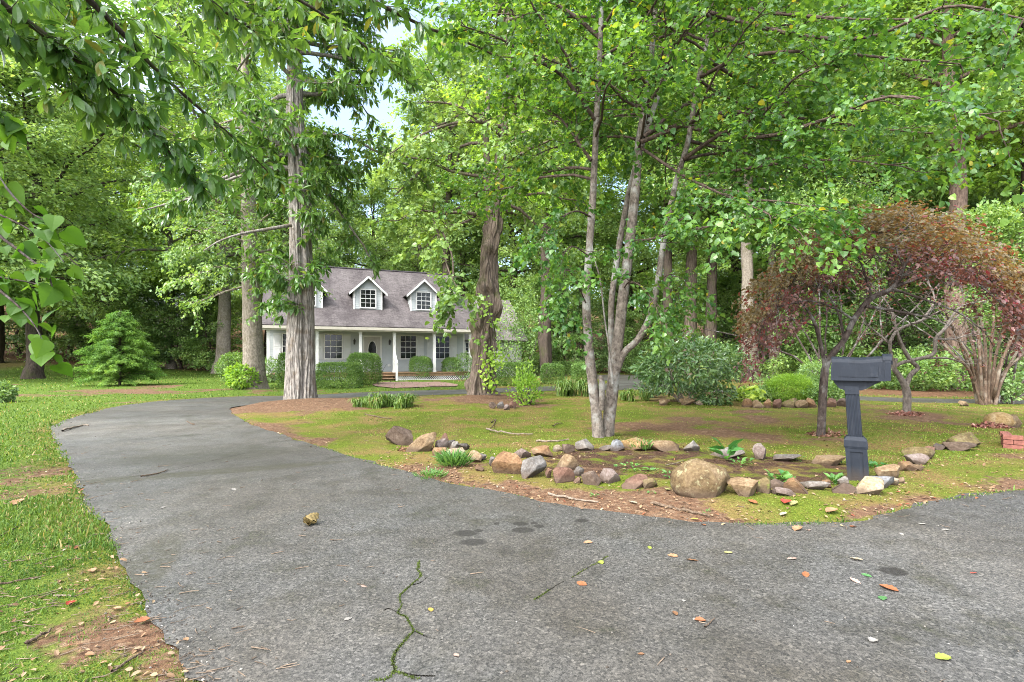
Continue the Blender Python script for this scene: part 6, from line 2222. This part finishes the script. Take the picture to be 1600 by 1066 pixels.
tree_obj('maple_tree', 'spreading umbrella shaped Japanese maple with dark red bronze leaves by the mailbox', tM, [(*pa, lm_bronze, 'upper_crown'), (*pb, lm_red, 'lower_crown')], bk_twig, cM)

tN = MB()
YN = G(0, 651)[1]
cN = on_ground(1417, 652)
mstem(tN, [(1417, 656, YN, 24), (1417, 645, YN, 16), (1417, 612, YN, 14), (1406, 589, YN, 10), (1397, 575, YN, 9), (1400, 560, YN, 8)])
mstem(tN, [(1414, 605, YN, 12), (1424, 585, YN, 9), (1434, 575, YN, 8), (1422, 562, YN, 8), (1412, 545, YN, 7), (1402, 520, YN, 6), (1396, 490, YN, 3)])
mstem(tN, [(1398, 572, YN, 8), (1412, 566, YN, 7), (1430, 562, YN, 7), (1458, 553, YN, 7), (1462, 530, YN, 7), (1475, 515, YN, 6), (1500, 490, YN + .2, 3)])
mstem(tN, [(1397, 575, YN, 7), (1391, 545, YN, 6), (1393, 530, YN, 6), (1406, 514, YN, 6), (1442, 500, YN, 5), (1470, 485, YN, 2)])
AA, DD = [], []
for pts in ([(1402, 520), (1390, 480), (1370, 455)], [(1475, 515), (1500, 480), (1540, 470)], [(1442, 500), (1460, 470), (1450, 440)], [(1462, 530), (1490, 530), (1520, 520)], [(1393, 540), (1370, 520), (1350, 505)], [(1440, 560), (1480, 560), (1510, 570)]):
    L3 = smooth([P(u, v, YN + k * .2) for k, (u, v) in enumerate(pts)], 10)
    tN.tube(L3, np.linspace(.03, .008, 10), 6)
    a1, d1 = sub_branches(tN, L3, .010, 9, .8, R, .1, 3, grav=.04)
    AA += a1
    DD += d1
pN = leaves_alt(np.array(AA), np.array(DD), 5, .4, .065, L_OVAL, R, .06)
tree_obj('maple_tree', 'smaller pale stemmed twisting maple behind the mailbox', tN, [(*pN, lm_red, 'crown')], bark_mat('pale_maple_bark', (.10, .08, .068), (.28, .24, .20), .5, 22), cN)

# vase shaped multi stem shrub at the right
R = np.random.default_rng(29)
tV = MB()
YV = G(0, 634)[1]
cV = on_ground(1541, 635)
AA, DD = [], []
for k, (bu, mu, mv, eu, ev) in enumerate([(1535, 1515, 560, 1478, 490), (1536, 1522, 550, 1500, 470), (1538, 1530, 545, 1520, 460), (1540, 1540, 545, 1535, 455), (1543, 1548, 550, 1552, 460), (1545, 1556, 555, 1575, 465), (1547, 1566, 565, 1598, 480), (1549, 1575, 575, 1625, 500),
                                          (1533, 1512, 575, 1470, 530), (1537, 1518, 580, 1490, 510), (1544, 1560, 575, 1590, 520), (1541, 1536, 560, 1512, 500), (1546, 1570, 580, 1612, 540)]):
    yy = YV + R.uniform(-.3, .5)
    rows = [(1540 + (bu - 1540) * 1.6, 637, YV + R.uniform(-.15, .25), 8), (1540 + (mu - 1540) * .62, 605, YV + R.uniform(-.2, .3), 6), (mu, mv, yy, 5.5), ((mu + eu) / 2 + R.uniform(-4, 4), (mv + ev) / 2, yy, 5), (eu, ev, yy + R.uniform(-.5, .5), 3)]
    S = mstem(tV, rows, 14, 50)
    a1, d1 = sub_branches(tV, S[20:], .008, 10, .6, R, .2, 3, grav=.05)
    AA += a1
    DD += d1
AA, DD = np.array(AA), np.array(DD)
k_ = AA[:, 2] > CH + .9
pV = leaves_alt(AA[k_], DD[k_], 9, .3, .07, L_OVAL, R, .05)
tree_obj('vase_shrub', 'tall vase shaped shrub with many tan stems beside the right driveway', tV, [(*pV, lm_mid, 'crown')], bk_tan, cV)
# ------------------------------------------------------------------ hedges and shrubs
def clip_hedge(label, u0, v0, u1, v1, depth, mt, seed, leaf=.058, dens=1700, rnd=.10, wave=.05, cat='hedge', name='hedge', rz=0., bare=0.0):
    R = np.random.default_rng(seed)
    y = G(0, v1)[1]
    x0, x1 = (u0 - U0) / F * y, (u1 - U0) / F * y
    w_, h_ = x1 - x0, (v1 - v0) / F * y
    if h_ > .1:
        h_ = (CH - (v0 - V0) / F * (y + .15))
    area = 2 * (w_ * h_ + depth * h_) + w_ * depth
    n = int(area * dens)
    p = R.uniform(-.5, .5, (n, 3))
    ax = R.choice(4, n, p=np.array([w_ * h_ * 1.4, depth * h_, w_ * depth * 1.2, .3 * w_ * h_]) / (w_ * h_ * 1.7 + depth * h_ + w_ * depth * 1.2))
    sg = np.where(R.uniform(size=n) < .5, -.5, .5)
    p[ax == 0, 1] = np.where(R.uniform(size=(ax == 0).sum()) < .75, -.5, .5)
    p[ax == 1, 0] = sg[ax == 1]
    p[ax == 2, 2] = .5
    shell = ax < 3
    q = p * np.array([w_, depth, h_])
    hs = np.array([w_, depth, h_]) / 2
    # round the corners
    r_ = min(rnd, hs.min() * .9)
    inner = np.clip(q, -(hs - r_), hs - r_)
    dv = q - inner
    ln = np.linalg.norm(dv, axis=1)
    q = np.where((ln > r_)[:, None], inner + dv / (ln[:, None] + 1e-9) * r_, q)
    q = q + (wave * fbm(q * 3.2 + seed, seed, 2))[:, None] * np.sign(q) * .6 + R.normal(size=q.shape) * .034
    q[:, 2] += h_ / 2
    if bare:
        k_ = q[:, 2] > bare * h_ * R.uniform(.0, 1.3, n)
        q = q[k_]
    n = len(q)
    out = q - np.array([0, 0, h_ / 2])
    out = out / (hs + .05)
    d = out * .8 + R.normal(size=(n, 3)) * .8 + UP * .3
    V, fs = put_leaves(L_DIAMOND, q, d, out + R.normal(size=(n, 3)) * .6 + UP * .4, leaf * R.uniform(.6, 1.3, n))
    xc, yc = (x0 + x1) / 2, y + depth / 2
    t_ = thing(name, label, cat, (xc, yc, H1(xc, yc)), rz)
    obj('foliage', np_mesh('foliage', V, fs, (mt,)), t_)
    mb = MB()
    for k in range(max(3, int(w_ * 5))):
        bx = R.uniform(-.42, .42) * w_
        b = grow((bx, R.uniform(-.2, .2) * depth, -.05), (R.normal() * .3, R.normal() * .3, 1), h_ * .8, 5, .12, .05, R)
        mb.tube(b, np.linspace(.016, .006, 6), 5)
    obj('stem', mb, t_, bk_twig)
    return t_


clip_hedge('long low clipped box hedge right behind the great furrowed trunk', 494, 572, 555, 608.5, 1.0, lm_hedge, 1)
clip_hedge('taller clipped bush at the right end of the low hedge by the entrance', 540, 555, 587, 603, 1.2, lm_hedge, 2, rnd=.4, bare=.2)
clip_hedge('clipped hedge against the porch behind the low box hedge', 503, 553, 546, 590, 1.0, lm_hedge, 3)
clip_hedge('narrow clipped hedge end showing left of the great furrowed trunk', 434, 556, 455, 607, 1.0, lm_hedge, 4, rnd=.15)
clip_hedge('rounded shrub in front of the lattice right of the steps', 638, 559, 672, 594, 1.0, lm_hedge, 5, rnd=.55, bare=.62, name='shrub', cat='shrub')
clip_hedge('smaller rounded shrub in front of the right porch window', 690, 560, 716, 593, .9, lm_hedge, 6, rnd=.5, bare=.65, name='shrub', cat='shrub')
clip_hedge('long clipped hedge right of the lumpy shaggy trunk', 764, 569, 826, 603, 1.2, lm_hedge, 7)
clip_hedge('long clipped hedge farthest back by the parking area', 828, 568, 921, 589, 1.0, lm_hedge, 8, bare=.3)
clip_hedge('square clipped box bush in front of the farthest hedge', 848, 572, 881, 601, 1.1, lm_hedge, 9, rnd=.2, bare=.12)
clip_hedge('small square clipped bush left of the multi stemmed tree', 896, 571, 921, 597, .9, lm_hedge, 10, rnd=.2)


def bush(label, u, vb, wpx, hpx, n, leaf, mt, seed, tpl=L_OVAL, name='shrub', cat='shrub', stems=6, lump=.30, low=.12, droop=.2, depth=.9, solid=.35, zoff=0.0, up=.6, stem_r=.014, bark=None):
    R = np.random.default_rng(seed)
    x, y = G(u, vb)
    w_, h_ = wpx / F * y / 2, hpx / F * y
    d = R.normal(size=(n, 3))
    d /= np.linalg.norm(d, axis=1)[:, None]
    r = np.where(R.uniform(size=n) < solid, R.uniform(.3, 1, n) ** .5, R.uniform(.85, 1.05, n))
    r = r * (1 + lump * fbm(d * 2.1 + seed, seed, 3))
    p = d * r[:, None] * np.array([w_, w_ * depth, h_ * (1 - low) / 2]) + np.array([0, 0, h_ * (low + (1 - low) / 2)])
    p[:, 2] = np.maximum(p[:, 2], .02)
    dd = d * .8 + R.normal(size=(n, 3)) * .6 - UP * droop + UP * .25
    V, fs = put_leaves(tpl, p, dd, d * .5 + R.normal(size=(n, 3)) * .5 + UP * up, leaf * R.uniform(.6, 1.25, n))
    t_ = thing(name, label, cat, (x, y + w_ * .4, H1(x, y + w_ * .4) + zoff))
    obj('foliage', np_mesh('foliage', V, fs, (mt,)), t_)
    mb = MB()
    for k in range(stems):
        a = R.uniform(0, 6.28)
        b = grow((math.cos(a) * w_ * .12, math.sin(a) * w_ * .12, -.05), (math.cos(a) * R.uniform(.1, .9), math.sin(a) * R.uniform(.1, .9), 1), h_ * R.uniform(.6, .95), 7, .14, .02, R)
        mb.tube(b, np.linspace(stem_r, stem_r * .35, 8), 6)
    obj('stem', mb, t_, bark or bk_twig)
    return t_


bush('large glossy leaved shrub on the island before the dark trunks', 1086, 636, 164, 98, 3600, .17, lm_glossy, 20, L_LANCE, stems=16, lump=.35, low=.25, solid=.5, stem_r=.022, bark=bk_smooth)
bush('low drooping glossy shoot at the left of the big glossy shrub', 1018, 622, 34, 36, 420, .14, lm_glossy, 21, L_LANCE, stems=5, low=.1)
bush('blue green seedling clump in front of the big glossy shrub', 1120, 637, 60, 30, 900, .12, lm_glossy, 22, L_LANCE, stems=8, low=.0)
bush('bright yellow green upright shrub in the middle of the island', 822, 637, 40, 54, 900, .085, lm_lime, 23, stems=9, lump=.5, low=.02, up=.2, droop=-.5)
bush('bright green feathery mound in the shrub bed', 1241, 633, 72, 42, 9000, .085, lm_lime, 24, L_SLIM, lump=.12, low=.0, solid=.6, droop=.1)
bush('dark creeping shrub at the left foot of the bright green mound', 1196, 632, 46, 24, 1800, .06, lm_dark, 25, low=0)
bush('yellow variegated hosta clump between the stones and the big glossy shrub', 1174, 632, 38, 20, 260, .16, leaf_mat('hosta_leaf', (.14, .24, .04), (.34, .42, .08), None, .4, .4, .4), 26, L_HEART, low=0, stems=3, name='hosta')
bush('loose green shrub behind the leaning maple trunk', 1290, 631, 70, 66, 3600, .07, lm_pale, 27, lump=.5, low=.05, solid=.6)
bush('low dark green shrub right of the bright green mound', 1300, 637, 58, 34, 2000, .07, lm_mid, 28, low=0, lump=.4)
bush('yellow green shrub at the foot of the smooth grey trunk', 371, 612, 44, 38, 1500, .13, lm_lime, 30, lump=.35, low=.0)
bush('dark green rounded shrub beyond the yellow green shrub by the house corner', 360, 600, 46, 46, 4200, .085, lm_mid, 31, lump=.2, low=.0)
bush('dark shrub at the porch corner behind the smooth grey trunk', 417, 601, 32, 36, 1500, .09, lm_dark, 32, lump=.3, low=.0)
bush('dark leafy shrub just left of the lumpy shaggy trunk', 727, 593, 34, 42, 1700, .10, lm_dark, 33, lump=.35, low=.1)
bush('dark bush cut by the left frame edge on the lawn', -4, 634, 34, 28, 700, .10, lm_dark, 34, low=0)
bush('loose pale green small tree hiding the garage end of the house', 815, 590, 92, 130, 5200, .15, lm_pale, 35, lump=.6, low=.05, solid=.7, depth=.8, stems=8, stem_r=.03)
bush('pale pinkish green shrub by the parking area behind the multi stemmed tree', 1000, 586, 78, 44, 4200, .10, lm_pale, 36, lump=.35, low=.0)
bush('dry brownish shrub behind the pale pinkish shrub at the parking edge', 1022, 580, 60, 60, 2600, .11, leaf_mat('olive_leaf', (.09, .085, .05), (.22, .20, .12), None, .3, .5, .3), 37, lump=.4, low=.1)
bush('bright green shrub at the right frame edge above the vase shrub', 1582, 632, 110, 330, 9000, .11, lm_mid, 38, lump=.5, low=.45, solid=.6, stems=9, stem_r=.03)
bush('small dark plant right of the vase shrub at the frame edge', 1584, 634, 24, 40, 500, .08, lm_dark, 39, low=.1, lump=.4)
bush('pale flowering dogwood like shrub behind the red maple', 1330, 606, 220, 330, 10000, .14, lm_pale, 40, lump=.6, low=.55, solid=.7, stems=10, stem_r=.05, depth=.7)
bush('pale leaved shrub showing under the red maple left of the mailbox', 1300, 600, 110, 110, 2600, .15, lm_pale, 41, lump=.6, low=.35, solid=.7)
bush('dark green shrub under the twisting pale maple', 1450, 614, 110, 60, 3600, .12, lm_mid, 42, lump=.45, low=0)
bush('dark green shrub between the pine trunk and the vase shrub', 1510, 612, 80, 60, 2600, .12, lm_mid, 43, lump=.45, low=0)

# feathery young conifer on the left lawn
R = np.random.default_rng(50)
cx, cy = G(187, 606)
cf = thing('conifer_tree', 'feathery light green young conifer standing on the left lawn', 'tree', (cx, cy, H1(cx, cy)))
mb = MB()
mb.tube(smooth([(0, 0, -.05), (.02, 0, .8), (0, .02, 2.2), (.02, 0, 3.25)], 20), np.linspace(.055, .008, 20), 8)
A, D = [], []
Hc = 3.15
for k in range(230):
    z = .12 + (Hc - .15) * (k / 230) ** .95
    tier = 1 + .09 * math.sin(z * 7.5)
    rr = 1.72 * (1 - z / (Hc + .1)) ** .72 * tier * R.uniform(.72, 1.1) * (1 if z > .35 else .85)
    a = k * 2.39996 + R.normal() * .2
    b = grow((0, 0, z), (math.cos(a), math.sin(a), .32), rr, 7, .07, -.055, R)
    mb.tube(b, np.linspace(.012, .003, 8), 4)
    m = max(4, int(rr * 17))
    for s_ in np.linspace(.22, 1, m):
        y_ = s_ * 7
        j = min(int(y_), 6)
        A.append(b[j] + (b[j + 1] - b[j]) * (y_ - j))
        D.append(b[j + 1] - b[j])
V, fs = leaves_alt(np.array(A), np.array(D), 14, .18, .13, L_SLIM, R, .035)
obj('trunk', mb, cf, bk_dark)
obj('foliage', np_mesh('foliage', V, fs, (lm_need,)), cf)

# white stake by the right driveway
x, y = G(1563, 629)
mb = MB()
mb.box(-.03, .03, -.03, .03, -.05, .24)
mb.add([(-.03, -.03, .24), (.03, -.03, .24), (.03, .03, .24), (-.03, .03, .24), (0, 0, .28)], [[[0, 1, 4], [1, 2, 4], [2, 3, 4], [3, 0, 4]]])
tag(obj('stake', mb, None, trim_mat, loc=(x, y, H1(x, y))), 'short white stake beside the right driveway behind the vase shrub', 'stake')


# ------------------------------------------------------------------ wood: tall trees one can tell apart
def gen_tree(seed, Ht, hb, Rd, rt, nl, ns, na, k, size, spread, el0=.1, el1=.9, lean=0., prof=None, tpl=L_DIAMOND, droop=.35, bumpy=.06):
    R = np.random.default_rng(seed)
    mb = MB()
    path = [(0, 0, -.3, rt * 1.7), (0, 0, .25, rt * 1.2)] + [(lean * z + R.normal() * .12, R.normal() * .12, z, rt * (1 - .85 * z / Ht)) for z in np.linspace(1.2, Ht * .95, 6)]
    V, f = trunk_hi(path, 20, 60, lambda TH, HH, r: 1 + bumpy * 2 * ring_noise(TH, HH, 1.4, .8, seed, 3))
    mb.add(V, [f])
    pt = smooth(path, 80)
    A, D = [], []
    for i in range(nl):
        s_ = (i + R.uniform(0, 1)) / nl
        z = hb + (Ht * .97 - hb) * s_
        j = np.argmin(np.abs(pt[:, 2] - z))
        L = Rd * (prof(s_) if prof else (math.sin(math.pi * min(1, .18 + .78 * s_)) ** .7)) * R.uniform(.7, 1.2)
        a = i * 2.39996 + R.normal() * .3
        el_ = el0 + (el1 - el0) * s_
        b = grow(pt[j, :3], (math.cos(a), math.sin(a), math.tan(el_) * .8), max(.4, L), 6, .13, -.02, R)
        r0 = pt[j, 3] * .45 + .01
        mb.tube(b, np.linspace(r0, r0 * .2, 7), 5)
        a1, d1 = sub_branches(mb, b, r0 * .22, ns, L * .42, R, .25, na, twig=True, horiz=.6, k=4)
        A += a1
        D += d1
    A = np.array(A)
    out = A - np.array([0, 0, Ht * .5])
    out[:, 2] *= .25
    out /= np.linalg.norm(out, axis=1)[:, None] + 1e-9
    V, fs = leaves_cloud(A, k, spread, size, tpl, R, 1.0, out, .55, droop)
    return mb.mesh('trunk', (bk_dark,), True), np_mesh('crown', V, fs, (lm_mid,))


KINDS_ = {
    'A': gen_tree(61, 20, 4.0, 5.2, .34, 44, 7, 4, 30, .24, .36),
    'B': gen_tree(62, 22, 6.5, 4.4, .33, 40, 7, 4, 30, .24, .36, .2, 1.0),
    'H': gen_tree(66, 24, 9.5, 4.8, .40, 38, 7, 4, 30, .25, .38, .1, 1.0, bumpy=.12),
    'C': gen_tree(63, 7, .5, 2.9, .10, 34, 6, 4, 18, .20, .24, .1, .9),
    'D': gen_tree(64, 13, .6, 3.6, .20, 60, 7, 3, 17, .20, .22, -.05, .5, prof=lambda s: (1 - s) ** .8 + .08, droop=.6),
    'U': gen_tree(65, 4.2, .2, 2.4, .06, 30, 6, 3, 18, .17, .20, .1, .8),
}
MT = {'far': lm_far, 'mid': lm_mid, 'dark': lm_dark, 'pale': lm_pale, 'lime': lm_lime, 'oak': lm_oak}
BK = {'dark': bk_dark, 'smooth': bk_smooth, 'pine': bk_pine, 'shag': bk_shag, 'grey': bk_grey}


def wood_tree(u, Y, kind, s, mt, bk, label, sz=None, name='hardwood_tree', group='trees standing around the yard'):
    x = (u - U0) / F * Y
    tr, cr_ = KINDS_[kind]
    t_ = thing(name, label, 'tree', (x, Y, H1(x, Y)), random.uniform(0, 6.28), group)
    t_.scale = (s, s, sz or s)
    for nm, me, m_ in (('trunk', tr, BK[bk]), ('crown', cr_, MT[mt])):
        o = bpy.data.objects.new(nm, me)
        COL.objects.link(o)
        o.parent = t_
        o.material_slots[0].link = 'OBJECT'
        o.material_slots[0].material = m_
    return t_


for a in [
    # left of the yard
    (52, 30, 'A', 1.2, 'far', 'dark', 'broad bright green tree filling the left side above the lawn'),
    (-75, 26, 'A', .95, 'far', 'dark', 'green tree at the left frame edge behind the sapling leaves'),
    (165, 42, 'A', .98, 'far', 'dark', 'rounded green tree behind the young conifer'),
    (268, 43, 'B', .98, 'lime', 'smooth', 'yellow green tree in the gap left of the smooth grey trunk'),
    (345, 40, 'A', 1.52, 'pale', 'smooth', 'pale green tall tree behind the smooth grey trunk'),
    (78, 47, 'H', .75, 'dark', 'shag', 'tree with thick dark flared trunk at the far edge of the left lawn'),
    (232, 42, 'C', .95, 'dark', 'dark', 'dark bushy understory tree right behind the young conifer'),
    (282, 43, 'C', 1.1, 'dark', 'dark', 'dark green understory tree left of the yellow green shrub'),
    (325, 42, 'C', .9, 'pale', 'dark', 'mid green understory tree beside the left house corner'),
    (150, 47, 'C', 1.25, 'dark', 'dark', 'dark understory tree behind the pavilion roof'),
    (30, 45, 'C', 1.1, 'dark', 'dark', 'dark understory tree at the far left lawn edge'),
    (110, 50, 'D', .9, 'dark', 'dark', 'dark drooping evergreen behind the far left lawn'),
    (190, 52, 'D', 1.0, 'far', 'dark', 'green drooping evergreen below the hillside roof'),
    # behind the house
    (420, 50, 'A', 1.15, 'far', 'dark', 'green tree rising behind the left end of the roof'),
    (505, 54, 'B', .95, 'far', 'smooth', 'light green tree rising behind the left dormers'),
    (585, 55, 'A', 1.0, 'far', 'dark', 'green tree rising behind the middle of the roof'),
    (655, 52, 'A', .95, 'far', 'smooth', 'pale green tree rising behind the right dormer'),
    (725, 48, 'B', 1.15, 'far', 'dark', 'green tree behind the garage wing roof'),
    (800, 46, 'A', 1.2, 'far', 'dark', 'large green tree right of the garage wing'),
    # beyond the left edge of the frame
    (-230, 30, 'A', 1.05, 'far', 'dark', 'green tree beyond the left frame edge nearest the lawn'),
    (-330, 38, 'A', 1.2, 'far', 'dark', 'tall green tree farther out beyond the left frame edge'),
    (-480, 32, 'B', 1.1, 'pale', 'dark', 'pale green tree farthest out beyond the left frame edge'),
    # right half
    (455, 40, 'H', .85, 'pale', 'dark', 'tall green tree directly behind the great furrowed trunk'),
    (700, 44, 'H', 1.2, 'far', 'dark', 'tall green tree seen between the lumpy trunk and the right dormer'),
    (855, 33, 'H', 1.15, 'lime', 'dark', 'tall yellow green tree right of the loose pale garage tree'),
    (1270, 33, 'H', 1.15, 'lime', 'dark', 'tall yellow green tree behind the red maple left half'),
    (1400, 29, 'H', 1.1, 'oak', 'dark', 'tall green tree behind the red maple top'),
    (1600, 21, 'H', .95, 'lime', 'dark', 'tall yellow green tree at the right frame edge'),
    (-10, 40, 'A', 1.35, 'far', 'dark', 'tall green tree rising over the left frame corner'),
    (130, 55, 'B', 1.2, 'far', 'dark', 'tall green tree far behind the broad left tree'),
    (850, 40, 'C', 1.05, 'pale', 'smooth', 'light understory tree behind the clipped hedges'),
    (905, 41, 'D', .62, 'dark', 'dark', 'dark young evergreen behind the small square clipped bush'),
    (880, 46, 'B', 1.25, 'far', 'dark', 'tall green tree behind the dark young evergreen'),
    (965, 44, 'D', .7, 'dark', 'dark', 'dark evergreen at the back of the parking area'),
    (985, 48, 'A', 1.25, 'far', 'dark', 'tall yellow green tree at the back of the parking area'),
    (1047, 33, 'H', .95, 'pale', 'dark', 'leftmost of the three thick dark trunks behind the big glossy shrub'),
    (1078, 33.6, 'H', 1.08, 'oak', 'shag', 'middle and stoutest of the three dark trunks behind the big glossy shrub'),
    (1108, 34.2, 'H', 1.02, 'pale', 'shag', 'rightmost of the three dark trunks behind the big glossy shrub'),
    (1173, 28.6, 'H', 1.0, 'pale', 'smooth', 'straight grey trunked tree right of the big glossy shrub'),
    (1210, 30.5, 'H', .78, 'mid', 'smooth', 'thinner grey trunked tree before the neighbour house'),
    (1150, 45, 'A', 1.25, 'far', 'dark', 'broad green tree left of the neighbour house'),
    (1255, 50, 'A', 1.3, 'far', 'dark', 'broad green tree behind the neighbour house'),
    (1352, 30, 'B', 1.05, 'pale', 'dark', 'dark trunked tree seen through the red maple'),
    (1300, 40, 'D', .9, 'dark', 'dark', 'dark evergreen behind the red maple at the left'),
    (1420, 34, 'D', .85, 'dark', 'dark', 'dark evergreen behind the twisting pale maple'),
    (1488, 20.2, 'H', .92, 'mid', 'pine', 'straight scaly barked pine like trunk behind the vase shrub'),
    (1420, 44, 'A', 1.3, 'far', 'dark', 'broad green tree far behind the mailbox'),
    (1570, 33, 'A', 1.2, 'pale', 'dark', 'green tree behind the bright green shrub at the right'),
    (1640, 25, 'A', 1.1, 'oak', 'dark', 'green tree at the right frame edge'),
    (1530, 27, 'D', .75, 'dark', 'dark', 'dark evergreen right of the scaly barked trunk'),
    (1235, 37, 'C', 1.2, 'dark', 'dark', 'dark understory tree before the neighbour house right end'),
    (1390, 27, 'U', 1.0, 'dark', 'dark', 'dark low understory tree behind the mailbox'),
    (1270, 26, 'U', .95, 'mid', 'dark', 'green low understory tree behind the bright green mound'),
    (1560, 22, 'U', 1.0, 'dark', 'dark', 'dark low understory tree behind the vase shrub'),
    (1130, 38, 'C', 1.0, 'pale', 'dark', 'green understory tree between the dark trunks and the neighbour house'),
    (1015, 40, 'C', .9, 'pale', 'dark', 'green understory tree left of the dark trunks'),
    (760, 44, 'C', 1.1, 'far', 'dark', 'green understory tree behind the end of the garage wing'),
]:
    wood_tree(*a)

# ------------------------------------------------------------------ the far wood and the undergrowth, which read as masses
R = np.random.default_rng(80)
parts_, tr_ = [], MB()
for k in range(78):
    u = -1000 + k * 37 + R.uniform(-14, 14)
    Y = R.uniform(58, 84)
    x = (u - U0) / F * Y
    top = R.uniform(15, 23) * Y / 68
    if 480 < u < 690 or 150 < u < 290:
        top *= .84
    z0 = H1(x, Y)
    m = 46
    c_ = np.stack([R.normal(size=m) * 2.6, R.normal(size=m) * 2.6, R.uniform(.08, 1, m) ** .8 * top], -1)
    c_[:, :2] *= (1.25 - .9 * (c_[:, 2:3] / top) ** 2)
    c_ += np.array([x, Y, z0])
    n = 150
    parts_.append(leaves_cloud(c_, n, .85, .42, L_DIAMOND, R, 1.0, None, .6, .35))
    tr_.tube(np.array([(x, Y, z0 - .5), (x + R.normal() * .3, Y, z0 + top * .5), (x + R.normal() * .5, Y, z0 + top * .9)]), np.array([.35, .25, .08]), 7)
V, fs = cat_leaves(parts_)
fo = tag(obj('forest', np_mesh('forest', V, fs, (lm_far,))), 'dense far wood closing the view all around', 'forest', kind='stuff')
obj('trunks', tr_, fo, bk_dark)['kind'] = 'stuff'

n = 60000
x, y = scatter(n * 3, 15, 62, R, -120, 1720, .35)
sdx = drive_sd(x, y)
gr, bd, wo = masks(x, y, sdx)
hx = (x - HX) * math.cos(HANG) + (y - HY) * math.sin(HANG)
hy = -(x - HX) * math.sin(HANG) + (y - HY) * math.cos(HANG)
inh = (hx > -1.5) & (hx < 17) & (hy > -3) & (hy < 12)
pavz = (np.abs(x + 41) < 6) & (np.abs(y - 56) < 7)
cl = n2(x, y, .35, 90, 2)
ok = (wo > .6) & (sdx > 1.2) & ~inh & ~pavz & (cl > -.25) & ~((x > 8) & (y < 20.5) & (cl < .35))
x, y, cl = x[ok][:n], y[ok][:n], cl[ok][:n]
z = H(x, y) + R.uniform(.02, 1, len(x)) ** 1.3 * (1.0 + 1.6 * sstep(-.2, .8, cl)) * np.where((x > 8) & (y < 26), .35, 1.0)
p = np.stack([x, y, z], -1)
V, fs = put_leaves(L_OVAL, p, R.normal(size=p.shape) - UP * .3, UP + R.normal(size=p.shape) * .6, R.uniform(.10, .24, len(p)))
tag(obj('undergrowth', np_mesh('undergrowth', V, fs, (lm_dark,))), 'dark leafy undergrowth along the edge of the wood', 'undergrowth', kind='stuff')
